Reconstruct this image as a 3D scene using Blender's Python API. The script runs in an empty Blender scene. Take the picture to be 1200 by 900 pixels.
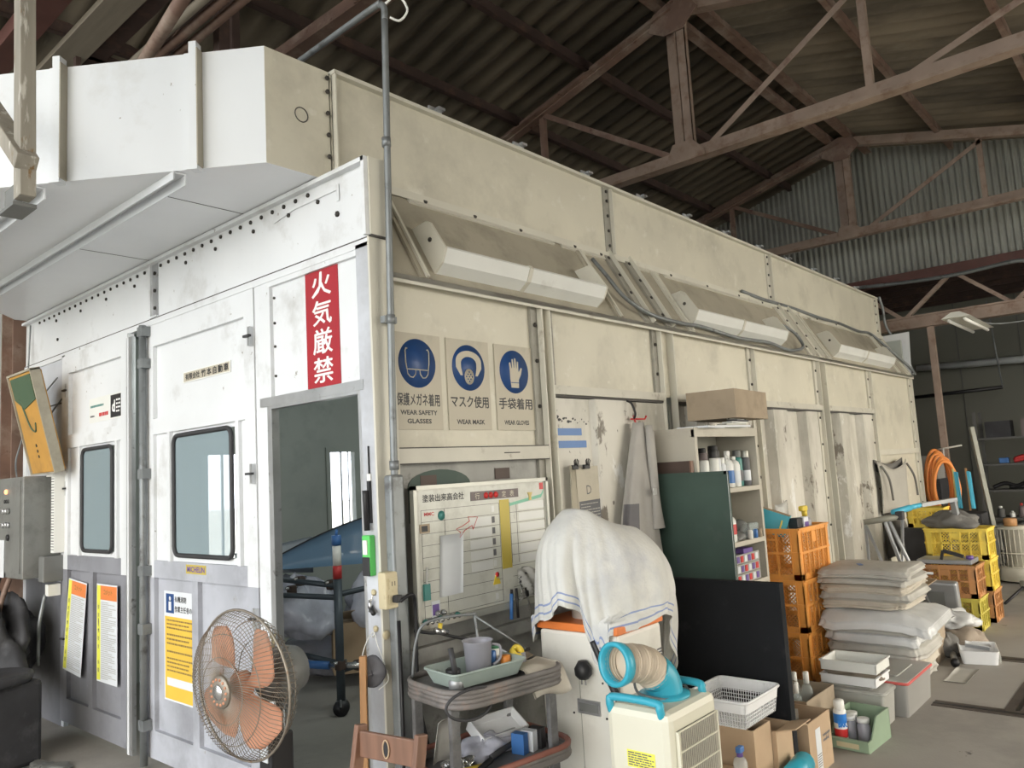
import bpy, bmesh, math, random
from mathutils import Matrix, Vector, Euler, noise
random.seed(7)
PI = math.pi
SC = bpy.context.scene
COL = SC.collection
def V(*a): return Vector(a)
def RZ(a): return Matrix.Rotation(a, 4, 'Z')
def RX(a): return Matrix.Rotation(a, 4, 'X')
def RY(a): return Matrix.Rotation(a, 4, 'Y')
def TR(x, y, z): return Matrix.Translation((x, y, z))
def frame(o, u, v):
    u = Vector(u).normalized(); v = Vector(v).normalized(); n = u.cross(v).normalized()
    m = Matrix.Identity(4)
    for i in range(3):
        m[i][0] = u[i]; m[i][1] = v[i]; m[i][2] = n[i]; m[i][3] = o[i]
    return m
def FRONT(y, z, x=0.0): return frame((x, y, z), (0, -1, 0), (0, 0, 1))     # booth front: u to the right, v up, n out
def SIDE(x, z, y=0.0): return frame((x, y, z), (1, 0, 0), (0, 0, 1))       # booth long side

# ---------------------------------------------------------------- materials
MATS = {}
def mat(name, col, rough=.6, metal=0., var=.08, scale=5., bump=0., bscale=None, dirt=None, emit=None, alpha=None, trans=None, stretch=None, coat=0., spec=.5):
    m = bpy.data.materials.new(name); m.use_nodes = True
    nt = m.node_tree; N = nt.nodes; L = nt.links
    bs = N['Principled BSDF']
    c = (col[0], col[1], col[2], 1)
    bs.inputs['Base Color'].default_value = c
    bs.inputs['Roughness'].default_value = rough
    bs.inputs['Metallic'].default_value = metal
    bs.inputs['Specular IOR Level'].default_value = spec
    if coat: bs.inputs['Coat Weight'].default_value = coat
    tc = N.new('ShaderNodeTexCoord'); mp = N.new('ShaderNodeMapping'); L.new(tc.outputs['Object'], mp.inputs[0])
    if stretch: mp.inputs['Scale'].default_value = stretch
    out = None
    if var > 0:
        nz = N.new('ShaderNodeTexNoise'); nz.inputs['Scale'].default_value = scale; nz.inputs['Detail'].default_value = 5
        L.new(mp.outputs[0], nz.inputs['Vector'])
        rp = N.new('ShaderNodeValToRGB'); rp.color_ramp.elements[0].position = .3; rp.color_ramp.elements[1].position = .7
        rp.color_ramp.elements[0].color = (c[0]*(1-var), c[1]*(1-var), c[2]*(1-var), 1)
        rp.color_ramp.elements[1].color = (min(1, c[0]*(1+var)), min(1, c[1]*(1+var)), min(1, c[2]*(1+var)), 1)
        L.new(nz.outputs['Fac'], rp.inputs[0]); out = rp.outputs[0]
    for d in (dirt or []):
        dcol, lo, hi, dsc = d[:4]
        dn = N.new('ShaderNodeTexNoise'); dn.inputs['Scale'].default_value = dsc; dn.inputs['Detail'].default_value = 7; dn.inputs['Roughness'].default_value = .65
        m2 = N.new('ShaderNodeMapping'); L.new(tc.outputs['Object'], m2.inputs[0])
        m2.inputs['Location'].default_value = (dsc*1.3, 3.1, 7.7)
        if len(d) > 4: m2.inputs['Scale'].default_value = d[4]
        L.new(m2.outputs[0], dn.inputs['Vector'])
        r2 = N.new('ShaderNodeValToRGB'); r2.color_ramp.elements[0].position = lo; r2.color_ramp.elements[1].position = hi
        r2.color_ramp.elements[0].color = (0, 0, 0, 1); r2.color_ramp.elements[1].color = (1, 1, 1, 1)
        L.new(dn.outputs['Fac'], r2.inputs[0])
        mx = N.new('ShaderNodeMix'); mx.data_type = 'RGBA'
        L.new(r2.outputs[0], mx.inputs[0])
        if out is not None: L.new(out, mx.inputs[6])
        else: mx.inputs[6].default_value = c
        mx.inputs[7].default_value = (dcol[0], dcol[1], dcol[2], 1)
        out = mx.outputs[2]
    if out is not None: L.new(out, bs.inputs['Base Color'])
    if bump > 0:
        bn = N.new('ShaderNodeTexNoise'); bn.inputs['Scale'].default_value = bscale or scale*6; bn.inputs['Detail'].default_value = 4
        L.new(mp.outputs[0], bn.inputs['Vector'])
        bp = N.new('ShaderNodeBump'); bp.inputs['Strength'].default_value = bump; bp.inputs['Distance'].default_value = .01
        L.new(bn.outputs['Fac'], bp.inputs['Height']); L.new(bp.outputs[0], bs.inputs['Normal'])
    if emit: bs.inputs['Emission Color'].default_value = (emit[0], emit[1], emit[2], 1); bs.inputs['Emission Strength'].default_value = emit[3]
    if alpha is not None: bs.inputs['Alpha'].default_value = alpha
    if trans is not None: bs.inputs['Transmission Weight'].default_value = trans
    MATS[name] = m
    return m
grime = (.23, .21, .17); rust = (.22, .10, .05)
mat('white_paint', (.69, .71, .73), .42, var=.05, scale=1.5, bump=.03, bscale=14, dirt=[((.46, .46, .45), .56, .80, 3.0), (grime, .68, .73, 16), ((.5, .49, .46), .69, .74, 20)])
mat('grey_mid', (.40, .415, .46), .5, var=.15, scale=3, bump=.06, dirt=[((.24, .245, .27), .46, .72, 2.2), (grime, .66, .75, 9)])  # lower right door: light falloff darkened into the grey, plus dirt
mat('ink_brown', (.26, .17, .05), .6, var=.05)
mat('white_paint_dirty', (.50, .52, .56), .5, var=.12, scale=3, bump=.06, dirt=[((.33, .33, .34), .46, .75, 2.2), (grime, .68, .76, 9)])
mat('grey_lower', (.215, .22, .245), .5, var=.2, scale=2.4, bump=.06, dirt=[((.15, .15, .165), .50, .72, 3.0), ((.42, .42, .44), .68, .78, 9)])  # lower left door: grey deepened for light falloff, with dirt over it
mat('grey_lower_dark', (.15, .155, .175), .55, var=.2, scale=2.4, bump=.06, dirt=[((.085, .085, .095), .5, .72, 3.0), ((.30, .30, .32), .72, .8, 9)])  # same falloff tone, deeper, for the far left panel
mat('warm_side_cream', (.61, .58, .48), .5, var=.07, scale=1.6, bump=.06, bscale=10, dirt=[((.42, .40, .33), .50, .8, 2.2), ((.70, .68, .60), .6, .75, 9), ((.24, .21, .16), .70, .76, 14)])  # side panels and frames: warm side light mixed into the cream colour
mat('cream_frame', (.60, .58, .50), .45, var=.06, scale=3, dirt=[((.38, .34, .27), .62, .75, 6)])
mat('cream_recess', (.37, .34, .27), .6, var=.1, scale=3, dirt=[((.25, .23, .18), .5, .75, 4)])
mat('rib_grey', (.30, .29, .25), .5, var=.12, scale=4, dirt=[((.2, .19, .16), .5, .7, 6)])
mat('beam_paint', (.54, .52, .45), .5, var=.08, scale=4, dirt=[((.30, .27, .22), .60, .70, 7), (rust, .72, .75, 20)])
mat('lower_side', (.33, .33, .31), .55, var=.2, scale=2.5, bump=.1, dirt=[((.13, .13, .12), .47, .75, 2.2, (1, 1, .7)), ((.08, .075, .07), .6, .75, 8), ((.5, .49, .46), .67, .76, 9)])
mat('peeling', (.60, .58, .52), .5, var=.06, scale=2, bump=.08, dirt=[((.40, .385, .33), .46, .62, 1.6, (1, 1, .35)), ((.17, .15, .12), .60, .64, 5, (1, 1, .5)), ((.74, .74, .72), .60, .66, 4, (1, 1, .6)), ((.12, .11, .09), .66, .69, 14, (1, 1, .7))])
mat('duct_white', (.64, .665, .69), .38, var=.05, scale=1, bump=.03, bscale=5, dirt=[((.48, .475, .45), .56, .85, 2), (grime, .70, .73, 13)])
mat('duct_under', (.72, .74, .76), .4, var=.05, scale=1.2, bump=.03, bscale=6, dirt=[(grime, .74, .76, 10)])
mat('bolt', (.05, .045, .04), .6, .4, var=.2, scale=30)
mat('seam', (.08, .075, .07), .8, var=.1)
mat('alum', (.50, .51, .52), .35, .75, var=.12, scale=8, dirt=[((.2, .19, .18), .6, .7, 12)])
mat('conduit', (.22, .235, .24), .5, .45, var=.18, scale=6, dirt=[((.11, .11, .11), .56, .7, 9)])
mat('conduit_pale', (.55, .57, .57), .5, .1, var=.06, scale=5)
mat('rubber', (.035, .035, .038), .6, var=.1)
mat('black', (.012, .012, .014), .45, var=.2, scale=8)
mat('black_board', (.008, .009, .011), .8, var=.25, scale=3, spec=.25, dirt=[((.03, .03, .032), .6, .8, 5)])
mat('dark_machine', (.03, .03, .034), .6, var=.3, scale=5, bump=.1, dirt=[((.07, .07, .075), .55, .7, 5)])
mat('glass_pane', (.33, .42, .46), .05, var=0, alpha=.55)
mat('clear_glass', (.75, .85, .85), .05, var=0, alpha=.18)
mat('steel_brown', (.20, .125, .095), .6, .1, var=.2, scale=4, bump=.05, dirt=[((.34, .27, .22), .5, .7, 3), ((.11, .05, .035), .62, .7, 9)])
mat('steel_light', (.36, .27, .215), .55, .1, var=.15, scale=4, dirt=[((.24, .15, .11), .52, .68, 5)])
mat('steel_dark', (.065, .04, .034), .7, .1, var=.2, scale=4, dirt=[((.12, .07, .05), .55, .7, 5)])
mat('red_steel', (.11, .045, .037), .6, var=.2, scale=4, dirt=[((.09, .05, .04), .5, .7, 3)])
mat('roof_sheet', (.17, .14, .10), .8, var=.25, scale=.9, bump=.1, dirt=[((.06, .05, .038), .45, .68, 1.1, (1, .25, 1)), ((.26, .235, .19), .6, .76, 2.4, (2, .12, 1))])
mat('gable_sheet', (.33, .335, .30), .5, .2, var=.1, scale=1.2, dirt=[((.22, .22, .20), .5, .75, .8)])
mat('concrete', (.33, .31, .28), .75, var=.14, scale=1.1, bump=.12, bscale=60, dirt=[((.20, .19, .175), .50, .78, .9), ((.44, .42, .39), .62, .82, 1.7), ((.12, .11, .10), .69, .73, 5)])
mat('ground_out', (.42, .42, .38), .85, var=.15, scale=.6, bump=.1)
mat('trench_steel', (.10, .085, .075), .6, .4, var=.2, scale=6)
mat('annex_wall', (.145, .145, .12), .8, var=.06, scale=.8)
mat('side_wall', (.22, .22, .2), .8, var=.1, scale=1)
mat('booth_inside', (.42, .45, .42), .5, var=.1, scale=1.5, dirt=[((.32, .35, .33), .5, .75, 2)])
mat('aged_timber', (.27, .25, .21), .7, var=.2, scale=3, bump=.1, stretch=(6, 6, .6), dirt=[((.55, .53, .48), .56, .64, 5, (5, 5, .8)), ((.20, .12, .05), .62, .68, 8, (4, 4, .8))])
mat('board_timber', (.24, .21, .165), .75, var=.15, scale=3, stretch=(6, .6, 6), dirt=[((.40, .36, .29), .6, .72, 3)])
mat('red_wood', (.19, .10, .065), .5, var=.18, scale=4, stretch=(8, 8, 1), dirt=[((.16, .08, .05), .6, .72, 6)])
mat('tan_wood', (.42, .22, .09), .55, var=.18, scale=4, stretch=(8, 8, .8))
mat('red_sign', (.36, .012, .022), .4, var=.04)
mat('sign_white', (.80, .80, .78), .4, var=.02)
mat('sign_cream', (.47, .43, .34), .5, var=.05, scale=3, dirt=[((.36, .33, .26), .55, .8, 4)])
mat('sign_blue', (.018, .065, .21), .45, var=.04)
mat('sign_black', (.02, .02, .022), .5, var=.02)
mat('ink_grey', (.12, .12, .13), .6, var=.05)
mat('paper', (.66, .69, .72), .6, var=.03)
mat('poster_yellow', (.72, .47, .06), .55, var=.05)
mat('strip_yellow', (.72, .72, .08), .5, var=.04)
mat('strip_orange', (.72, .22, .06), .5, var=.04)
mat('khaki_strip', (.50, .40, .07), .5, var=.06)
mat('board_white', (.58, .585, .53), .3, var=.06, scale=3, dirt=[((.42, .42, .37), .5, .72, 5), ((.32, .31, .27), .66, .78, 9)])
mat('board_cell', (.66, .67, .65), .3, var=.04, scale=6)
mat('board_frame', (.42, .42, .38), .4, .4, var=.08)
mat('purple_grey', (.15, .12, .12), .5, var=.1)
mat('magnet_red', (.55, .03, .03), .4, var=.05)
mat('green_streak', (.2, .5, .36), .5, var=.05)
mat('teal', (.05, .22, .2), .4, var=.08)
mat('clear_plastic', (.62, .62, .60), .22, var=.15, scale=12, bump=.7, bscale=14, alpha=.55)
mat('cool_white', (.74, .73, .67), .4, var=.04, scale=2, dirt=[((.58, .56, .5), .56, .8, 2.5)])
mat('cooler_cream', (.68, .66, .54), .42, var=.04, scale=3, dirt=[((.52, .49, .38), .6, .8, 4)])
mat('cooler_grille', (.50, .47, .39), .45, var=.06)
mat('cooler_blue', (.04, .36, .48), .38, var=.06)
mat('orange_rim', (.75, .21, .05), .4, var=.06)
mat('hose_beige', (.60, .51, .40), .55, var=.06)
mat('label_yellow', (.80, .78, .12), .4, var=.03)
mat('towel', (.62, .62, .59), .95, var=.09, scale=5, bump=.35, bscale=50, dirt=[((.49, .50, .52), .5, .72, 4)])
mat('towel_stripe', (.25, .31, .50), .95, var=.06, bump=.3, bscale=60)
mat('coverall', (.37, .355, .33), .95, var=.08, scale=5, bump=.25, bscale=40)
mat('coverall_dark', (.16, .155, .16), .95, var=.08, scale=6, bump=.25)
mat('cart_grey', (.17, .17, .172), .5, var=.2, scale=5, dirt=[((.09, .09, .09), .46, .66, 7), ((.28, .27, .26), .62, .72, 12)])
mat('cart_rim', (.18, .165, .155), .6, var=.2, scale=9, dirt=[((.27, .19, .155), .55, .7, 8), ((.10, .095, .09), .55, .7, 5)])
mat('cart_red', (.30, .12, .09), .6, var=.2, scale=8, dirt=[((.25, .22, .21), .6, .7, 8)])
mat('tray_green', (.30, .36, .33), .5, var=.1, scale=8)
mat('bin_green', (.25, .34, .235), .5, var=.08, scale=6)
mat('cardboard', (.47, .34, .22), .8, var=.06, scale=5, dirt=[((.38, .27, .17), .58, .75, 5)])
mat('cardboard_in', (.32, .23, .14), .85, var=.06)
mat('cardboard_old', (.36, .29, .21), .85, var=.08, scale=5, dirt=[((.27, .22, .16), .5, .7, 5)])
mat('steel_cabinet', (.47, .44, .37), .5, var=.06, scale=2, dirt=[((.36, .33, .27), .55, .75, 3), (rust, .70, .72, 16)])
mat('cabinet_inside', (.40, .39, .33), .6, var=.12, scale=3, dirt=[((.22, .2, .16), .58, .75, 5)])
mat('green_board', (.04, .072, .057), .6, var=.2, scale=2.5, dirt=[((.075, .10, .085), .55, .85, 3)])
mat('brown_board', (.07, .045, .035), .6, var=.2)
mat('crate_orange', (.76, .33, .07), .5, var=.1, scale=5, dirt=[((.40, .19, .07), .55, .75, 5)])
mat('crate_orange_worn', (.52, .25, .09), .55, var=.12, scale=5, dirt=[((.32, .17, .08), .5, .72, 5)])
mat('crate_yellow', (.80, .61, .09), .5, var=.08, scale=5, dirt=[((.50, .37, .07), .55, .75, 5)])
mat('crate_yellow_worn', (.55, .47, .08), .55, var=.1, scale=5)
mat('tarp', (.43, .42, .385), .6, var=.12, scale=4, bump=.2, bscale=12, dirt=[((.33, .31, .27), .5, .72, 4)])
mat('tarp_tan', (.47, .43, .36), .7, var=.1, scale=4, bump=.2, bscale=12, dirt=[((.33, .29, .23), .55, .72, 5)])
mat('sheet_clear', (.62, .63, .63), .25, var=.1, scale=5, bump=.4, bscale=12, alpha=.9)
mat('white_plastic', (.72, .73, .70), .4, var=.04, scale=4, dirt=[((.55, .54, .5), .6, .78, 5)])
mat('basket_white', (.78, .79, .80), .4, var=.03)
mat('box_clear', (.50, .50, .465), .3, var=.08, scale=3, alpha=.75)
mat('box_grey', (.28, .275, .26), .45, var=.08, scale=3)
mat('lid_red', (.55, .09, .08), .45, var=.08)
mat('red', (.50, .04, .04), .4, var=.06)
mat('blue', (.05, .16, .42), .4, var=.06)
mat('spray_blue', (.03, .20, .62), .35, var=.03)
mat('yellow', (.72, .55, .06), .4, var=.06)
mat('orange', (.75, .26, .04), .45, var=.08)
mat('hose_orange', (.78, .27, .06), .45, var=.08)
mat('purple', (.14, .08, .3), .4, var=.05)
mat('tool_blue', (.06, .40, .58), .45, var=.08)
mat('rope_yellow', (.62, .50, .2), .7, var=.1)
mat('canvas', (.40, .385, .345), .9, var=.06, scale=4, bump=.2, bscale=50)
mat('dark_cloth', (.16, .155, .145), .9, var=.15, scale=6, bump=.2)
mat('brown_cloth', (.30, .25, .2), .9, var=.12, scale=6, bump=.3, bscale=20)
mat('chrome', (.6, .6, .6), .25, .9, var=.04)
mat('steel_grey', (.33, .34, .35), .4, .5, var=.1, scale=6)
mat('heater_cream', (.62, .59, .5), .45, var=.05)
mat('shelf_dark', (.10, .10, .095), .6, var=.1)
mat('pole_grey', (.27, .27, .23), .5, .2, var=.1)
mat('tube_white', (.78, .78, .74), .4, var=.02)
mat('fixture', (.60, .60, .54), .45, var=.05, scale=4)
mat('panel_steel', (.26, .265, .255), .4, .35, var=.12, scale=3, dirt=[((.17, .17, .165), .52, .72, 4)])
mat('lamp_orange', (.9, .35, .12), .3, emit=(1, .45, .2, 2.0), var=0)
mat('box_yellow_old', (.50, .27, .06), .6, var=.12, scale=4, dirt=[((.36, .2, .06), .5, .7, 5)])
mat('box_green_old', (.07, .12, .07), .6, var=.1)
mat('fan_orange', (.50, .235, .14), .5, var=.12, scale=5, dirt=[((.30, .22, .17), .48, .68, 6)])
mat('fan_wire', (.25, .22, .18), .45, .5, var=.15, scale=20, dirt=[((.22, .13, .07), .55, .7, 20)])
mat('fan_motor', (.16, .165, .16), .5, var=.1)
mat('car_blue', (.14, .24, .36), .3, var=.04, coat=.5)
mat('car_pale', (.42, .46, .50), .35, var=.06)
mat('plastic_wrap', (.56, .57, .66), .2, var=.2, scale=6, bump=1., bscale=9, alpha=.85)
mat('rack_blue', (.06, .075, .09), .4, .2, var=.1)
mat('mask_grey', (.13, .13, .145), .9, var=.1, bump=.2)
mat('outlet_cream', (.55, .48, .31), .45, var=.08, dirt=[((.35, .28, .17), .6, .72, 12)])
mat('lime', (.1, .55, .12), .4, var=.03)
mat('leaf', (.10, .22, .05), .8, var=.4, scale=2, bump=.5)
mat('pad_green', (.08, .28, .15), .6, var=.05)
mat('water_grey', (.25, .25, .27), .15, var=.1)
mat('measure_cup', (.34, .34, .38), .3, var=.1, alpha=.8)

# ---------------------------------------------------------------- mesh builder
WM = {}
class B:
    def __init__(s):
        s.bm = bmesh.new(); s.ms = []; s.M = Matrix.Identity(4)
    def mi(s, m):
        if m not in s.ms: s.ms.append(m)
        return s.ms.index(m)
    def _add(s, verts, faces, m, smooth=False, M=None):
        T = s.M @ M if M is not None else s.M
        vs = [s.bm.verts.new(T @ Vector(v)) for v in verts]
        k = s.mi(m); out = []
        for f in faces:
            if len(set(f)) < 3: continue
            try: fc = s.bm.faces.new([vs[i] for i in f])
            except ValueError: continue
            fc.material_index = k; fc.smooth = smooth; out.append(fc)
        return vs, out
    def box(s, c, d, m, R=None, bev=0.):
        x, y, z = d[0]/2, d[1]/2, d[2]/2
        T = TR(*c)
        if R is not None: T = T @ R
        vs = [(-x,-y,-z),(x,-y,-z),(x,y,-z),(-x,y,-z),(-x,-y,z),(x,-y,z),(x,y,z),(-x,y,z)]
        fs = [(3,2,1,0),(4,5,6,7),(0,1,5,4),(1,2,6,5),(2,3,7,6),(3,0,4,7)]
        v, f = s._add(vs, fs, m, M=T)
        if bev > 0:
            es = list({e for q in f for e in q.edges})
            r = bmesh.ops.bevel(s.bm, geom=es, offset=min(bev, min(d)*.45), segments=2, profile=.5, affect='EDGES')
            k = s.mi(m)
            for q in r['faces']: q.material_index = k
        return s
    def bx(s, x0, x1, y0, y1, z0, z1, m, bev=0.):
        return s.box(((x0+x1)/2, (y0+y1)/2, (z0+z1)/2), (abs(x1-x0), abs(y1-y0), abs(z1-z0)), m, bev=bev)
    def bar(s, a, b, w, h, m, up=(0, 0, 1), bev=0.):
        a = Vector(a); b = Vector(b); d = b-a; L = d.length
        z = d.normalized(); x = Vector(up).cross(z)
        if x.length < 1e-4: x = Vector((1, 0, 0)).cross(z)
        if x.length < 1e-4: x = Vector((0, 1, 0))
        x.normalize(); y = z.cross(x)
        R = Matrix((( x[0], y[0], z[0], 0), (x[1], y[1], z[1], 0), (x[2], y[2], z[2], 0), (0, 0, 0, 1)))
        c = (a+b)/2
        return s.box(c, (w, h, L), m, R=R, bev=bev)
    def angle(s, a, b, w, t, m, up=(0, 0, 1)):      # an L-section bar
        a = Vector(a); b = Vector(b); z = (b-a).normalized(); x = Vector(up).cross(z)
        if x.length < 1e-4: x = Vector((1, 0, 0))
        x.normalize(); y = z.cross(x)
        s.bar(a + x*(w/2), b + x*(w/2), w, t, m, up)
        s.bar(a + y*(w/2), b + y*(w/2), t, w, m, up)
        return s
    def tube(s, pts, r, m, seg=8, closed=False, cap=True, radii=None):
        P = [Vector(p) for p in pts]; n = len(P)
        if n < 2: return s
        rings = []; prev = None
        for i in range(n):
            if closed: t = P[(i+1) % n]-P[i-1]
            else: t = (P[min(i+1, n-1)]-P[max(i-1, 0)])
            if t.length < 1e-9: t = Vector((0, 0, 1))
            t.normalize()
            if prev is None:
                x = t.cross(Vector((0, 0, 1)))
                if x.length < .05: x = t.cross(Vector((0, 1, 0)))
            else: x = prev - t*prev.dot(t)
            if x.length < 1e-5: x = t.orthogonal()
            x.normalize(); prev = x; y = t.cross(x)
            rr = radii[i] if radii else r
            rings.append([P[i] + (x*math.cos(a) + y*math.sin(a))*rr for a in [2*PI*k/seg for k in range(seg)]])
        vs = [v for q in rings for v in q]; fs = []
        for i in range(n if closed else n-1):
            j = (i+1) % n
            for k in range(seg):
                k2 = (k+1) % seg
                fs.append((i*seg+k, j*seg+k, j*seg+k2, i*seg+k2))
        if cap and not closed:
            fs.append(tuple(range(seg))); fs.append(tuple(reversed(range((n-1)*seg, n*seg))))
        s._add(vs, fs, m, smooth=True); return s
    def curve(s, pts, r, m, seg=8, sub=6, closed=False):
        return s.tube(smooth(pts, sub, closed), r, m, seg, closed)
    def lathe(s, prof, m, seg=20, M=None, cap=True):
        vs = []; fs = []; n = len(prof)
        for (r, z) in prof:
            for k in range(seg):
                a = 2*PI*k/seg; vs.append((r*math.cos(a), r*math.sin(a), z))
        for i in range(n-1):
            for k in range(seg):
                k2 = (k+1) % seg
                fs.append((i*seg+k, i*seg+k2, (i+1)*seg+k2, (i+1)*seg+k))
        if cap:
            fs.append(tuple(reversed(range(seg)))); fs.append(tuple(range((n-1)*seg, n*seg)))
        s._add(vs, fs, m, smooth=True, M=M); return s
    def cyl(s, a, b, r, m, seg=12):
        return s.tube([a, b], r, m, seg)
    def prism(s, poly, t, m, M=None, z0=0., smooth=False):      # polygon in local xy, from z0 to z0+t
        n = len(poly)
        vs = [(p[0], p[1], z0) for p in poly] + [(p[0], p[1], z0+t) for p in poly]
        fs = [tuple(reversed(range(n))), tuple(range(n, 2*n))] + [(i, (i+1) % n, n+(i+1) % n, n+i) for i in range(n)]
        s._add(vs, fs, m, M=M); return s
    def grid(s, fn, nu, nv, m, th=0., wrapu=False, mfn=None):
        pts = [[Vector(fn(i/(nu-1 if not wrapu else nu), j/(nv-1))) for j in range(nv)] for i in range(nu)]
        vs = [p for r in pts for p in r]; fs = []
        for i in range(nu if wrapu else nu-1):
            i2 = (i+1) % nu
            for j in range(nv-1): fs.append((i*nv+j, i2*nv+j, i2*nv+j+1, i*nv+j+1))
        v, f = s._add(vs, fs, m, smooth=True)
        if mfn:
            for k, q in enumerate(f):
                i, j = divmod(k, nv-1); mm = mfn(i/(nu-1), j/(nv-1))
                if mm: q.material_index = s.mi(mm)
        if th > 0:
            s.bm.normal_update()
            for q in f: q.normal_update()
            nm = [Vector((0, 0, 0)) for _ in v]
            for q in f:
                for x in q.verts: x.index = -1
            ix = {x: k for k, x in enumerate(v)}
            for q in f:
                for x in q.verts: nm[ix[x]] += q.normal
            v2 = [s.bm.verts.new(x.co - (nm[k].normalized() if nm[k].length > 0 else Vector((0,0,1)))*th) for k, x in enumerate(v)]
            for q in list(f):
                try:
                    g = s.bm.faces.new([v2[ix[x]] for x in reversed(q.verts)]); g.smooth = True; g.material_index = q.material_index
                except ValueError: pass
            def edge(a, b, q):
                try:
                    g = s.bm.faces.new([v[b], v[a], v2[a], v2[b]]); g.material_index = q; g.smooth = True
                except ValueError: pass
            k0 = s.mi(m)
            if not wrapu:
                for j in range(nv-1): edge(j, j+1, k0); edge((nu-1)*nv+j+1, (nu-1)*nv+j, k0)
            for i in range(nu if wrapu else nu-1):
                i2 = (i+1) % nu
                edge(i2*nv, i*nv, k0); edge(i*nv+nv-1, i2*nv+nv-1, k0)
        return s
    def text(s, txt, m, M, w=None, h=None, th=.0006, weight=0., align='C', space=1.):
        """lettering fitted into a w x h rectangle centred on M's origin, in M's xy plane"""
        cjk = any(ord(ch) > 0x2E80 for ch in txt); wt = weight
        if cjk: weight = 0.
        key = (txt, round(weight, 4), space)
        if key not in TEXTS:
            cu = bpy.data.curves.new('t', 'FONT'); cu.body = txt; cu.size = 1; cu.resolution_u = 2; cu.offset = weight; cu.space_character = space
            cu.align_x = 'CENTER'
            o = bpy.data.objects.new('t', cu); COL.objects.link(o)
            dg = bpy.context.evaluated_depsgraph_get(); me = bpy.data.meshes.new_from_object(o.evaluated_get(dg))
            vv = [tuple(p.co) for p in me.vertices]; ff = [tuple(p.vertices) for p in me.polygons]
            bpy.data.objects.remove(o); bpy.data.curves.remove(cu); bpy.data.meshes.remove(me)
            TEXTS[key] = (vv, ff)
        vv, ff = TEXTS[key]
        if not vv: return s
        x0 = min(p[0] for p in vv); x1 = max(p[0] for p in vv); y0 = min(p[1] for p in vv); y1 = max(p[1] for p in vv)
        sx = w/(x1-x0) if w else None; sy = h/(y1-y0) if h else None
        sx = sx or sy; sy = sy or sx
        offs = [(0, 0)]
        if cjk and wt > 0: d = wt*.9; offs = [(0, 0), (d, 0), (-d, 0), (0, d*.7), (0, -d*.7)]
        for k, (ox, oy) in enumerate(offs):
            s._add([((p[0]-(x0+x1)/2+ox)*sx, (p[1]-(y0+y1)/2+oy)*sy, th+k*.00003) for p in vv], ff, m, M=M)
        return s
    def mesh(s, name):
        me = bpy.data.meshes.new(name)
        s.bm.normal_update(); s.bm.to_mesh(me); s.bm.free()
        for k in s.ms: me.materials.append(MATS[k])
        return me
TEXTS = {}
def smooth(pts, sub=6, closed=False):
    P = [Vector(p) for p in pts]; n = len(P); out = []
    R = range(n) if closed else range(n-1)
    for i in R:
        if closed: a, b, c, d = P[i-1], P[i], P[(i+1) % n], P[(i+2) % n]
        else: a, b, c, d = P[max(i-1, 0)], P[i], P[i+1], P[min(i+2, n-1)]
        for k in range(sub):
            t = k/sub
            out.append(.5*((2*b) + (c-a)*t + (2*a-5*b+4*c-d)*t*t + (3*b-a-3*c+d)*t*t*t))
    if not closed: out.append(P[-1])
    return out
def root(name, label, cat, loc=(0, 0, 0), rz=0., group=None):
    o = bpy.data.objects.new(name, None); COL.objects.link(o)
    o.location = loc; o.rotation_euler = (0, 0, rz); o.empty_display_size = .1
    o['label'] = label; o['category'] = cat
    if group: o['group'] = group
    WM[o.name] = TR(*loc) @ RZ(rz)
    return o
def part(b, name, parent, label=None, local=False, stuff=False):
    """link a part; its vertices are given in world coordinates unless local"""
    W = WM[parent.name]
    if not local:
        bmesh.ops.transform(b.bm, matrix=W.inverted(), verts=b.bm.verts)
    o = bpy.data.objects.new(name, b.mesh(name)); COL.objects.link(o); o.parent = parent
    WM[o.name] = W
    if label: o['label'] = label
    if stuff: o['kind'] = 'stuff'
    return o
def solo(b, name, label, cat, group=None, kind=None):
    """a thing that is one mesh; origin at the foot of its bounds"""
    cs = [v.co for v in b.bm.verts]
    c = Vector(((min(v.x for v in cs)+max(v.x for v in cs))/2, (min(v.y for v in cs)+max(v.y for v in cs))/2, min(v.z for v in cs)))
    bmesh.ops.translate(b.bm, vec=-c, verts=b.bm.verts)
    o = bpy.data.objects.new(name, b.mesh(name)); COL.objects.link(o); o.location = c
    o['label'] = label; o['category'] = cat
    if group: o['group'] = group
    if kind: o['kind'] = kind
    WM[o.name] = TR(*c)
    return o
def struct(b, name):
    o = bpy.data.objects.new(name, b.mesh(name)); COL.objects.link(o); o['kind'] = 'structure'
    WM[o.name] = Matrix.Identity(4)
    return o
def copy_tree(o, loc=None, rz=None, label=None, parent=None, group=None):
    c = o.copy(); COL.objects.link(c)
    if parent is not None: c.parent = parent
    if loc is not None: c.location = loc
    if rz is not None: c.rotation_euler = (0, 0, rz)
    if label: c['label'] = label
    if group: c['group'] = group
    for ch in [x for x in bpy.data.objects if x.parent == o]: copy_tree(ch, parent=c)
    return c
# ================================================================ THE BUILDING
RX0, RIDGE, RS = .7, 6.2, .26        # ridge line y, height, slope
def roof_z(y): return RIDGE - RS*abs(y-RX0)
b = B(); b.bx(-9, 13.6, -9, 6.2, -.12, 0, 'concrete'); struct(b, 'floor')
b = B(); b.bx(-60, 60, -60, 60, -.3, -.13, 'ground_out'); struct(b, 'ground')
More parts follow.
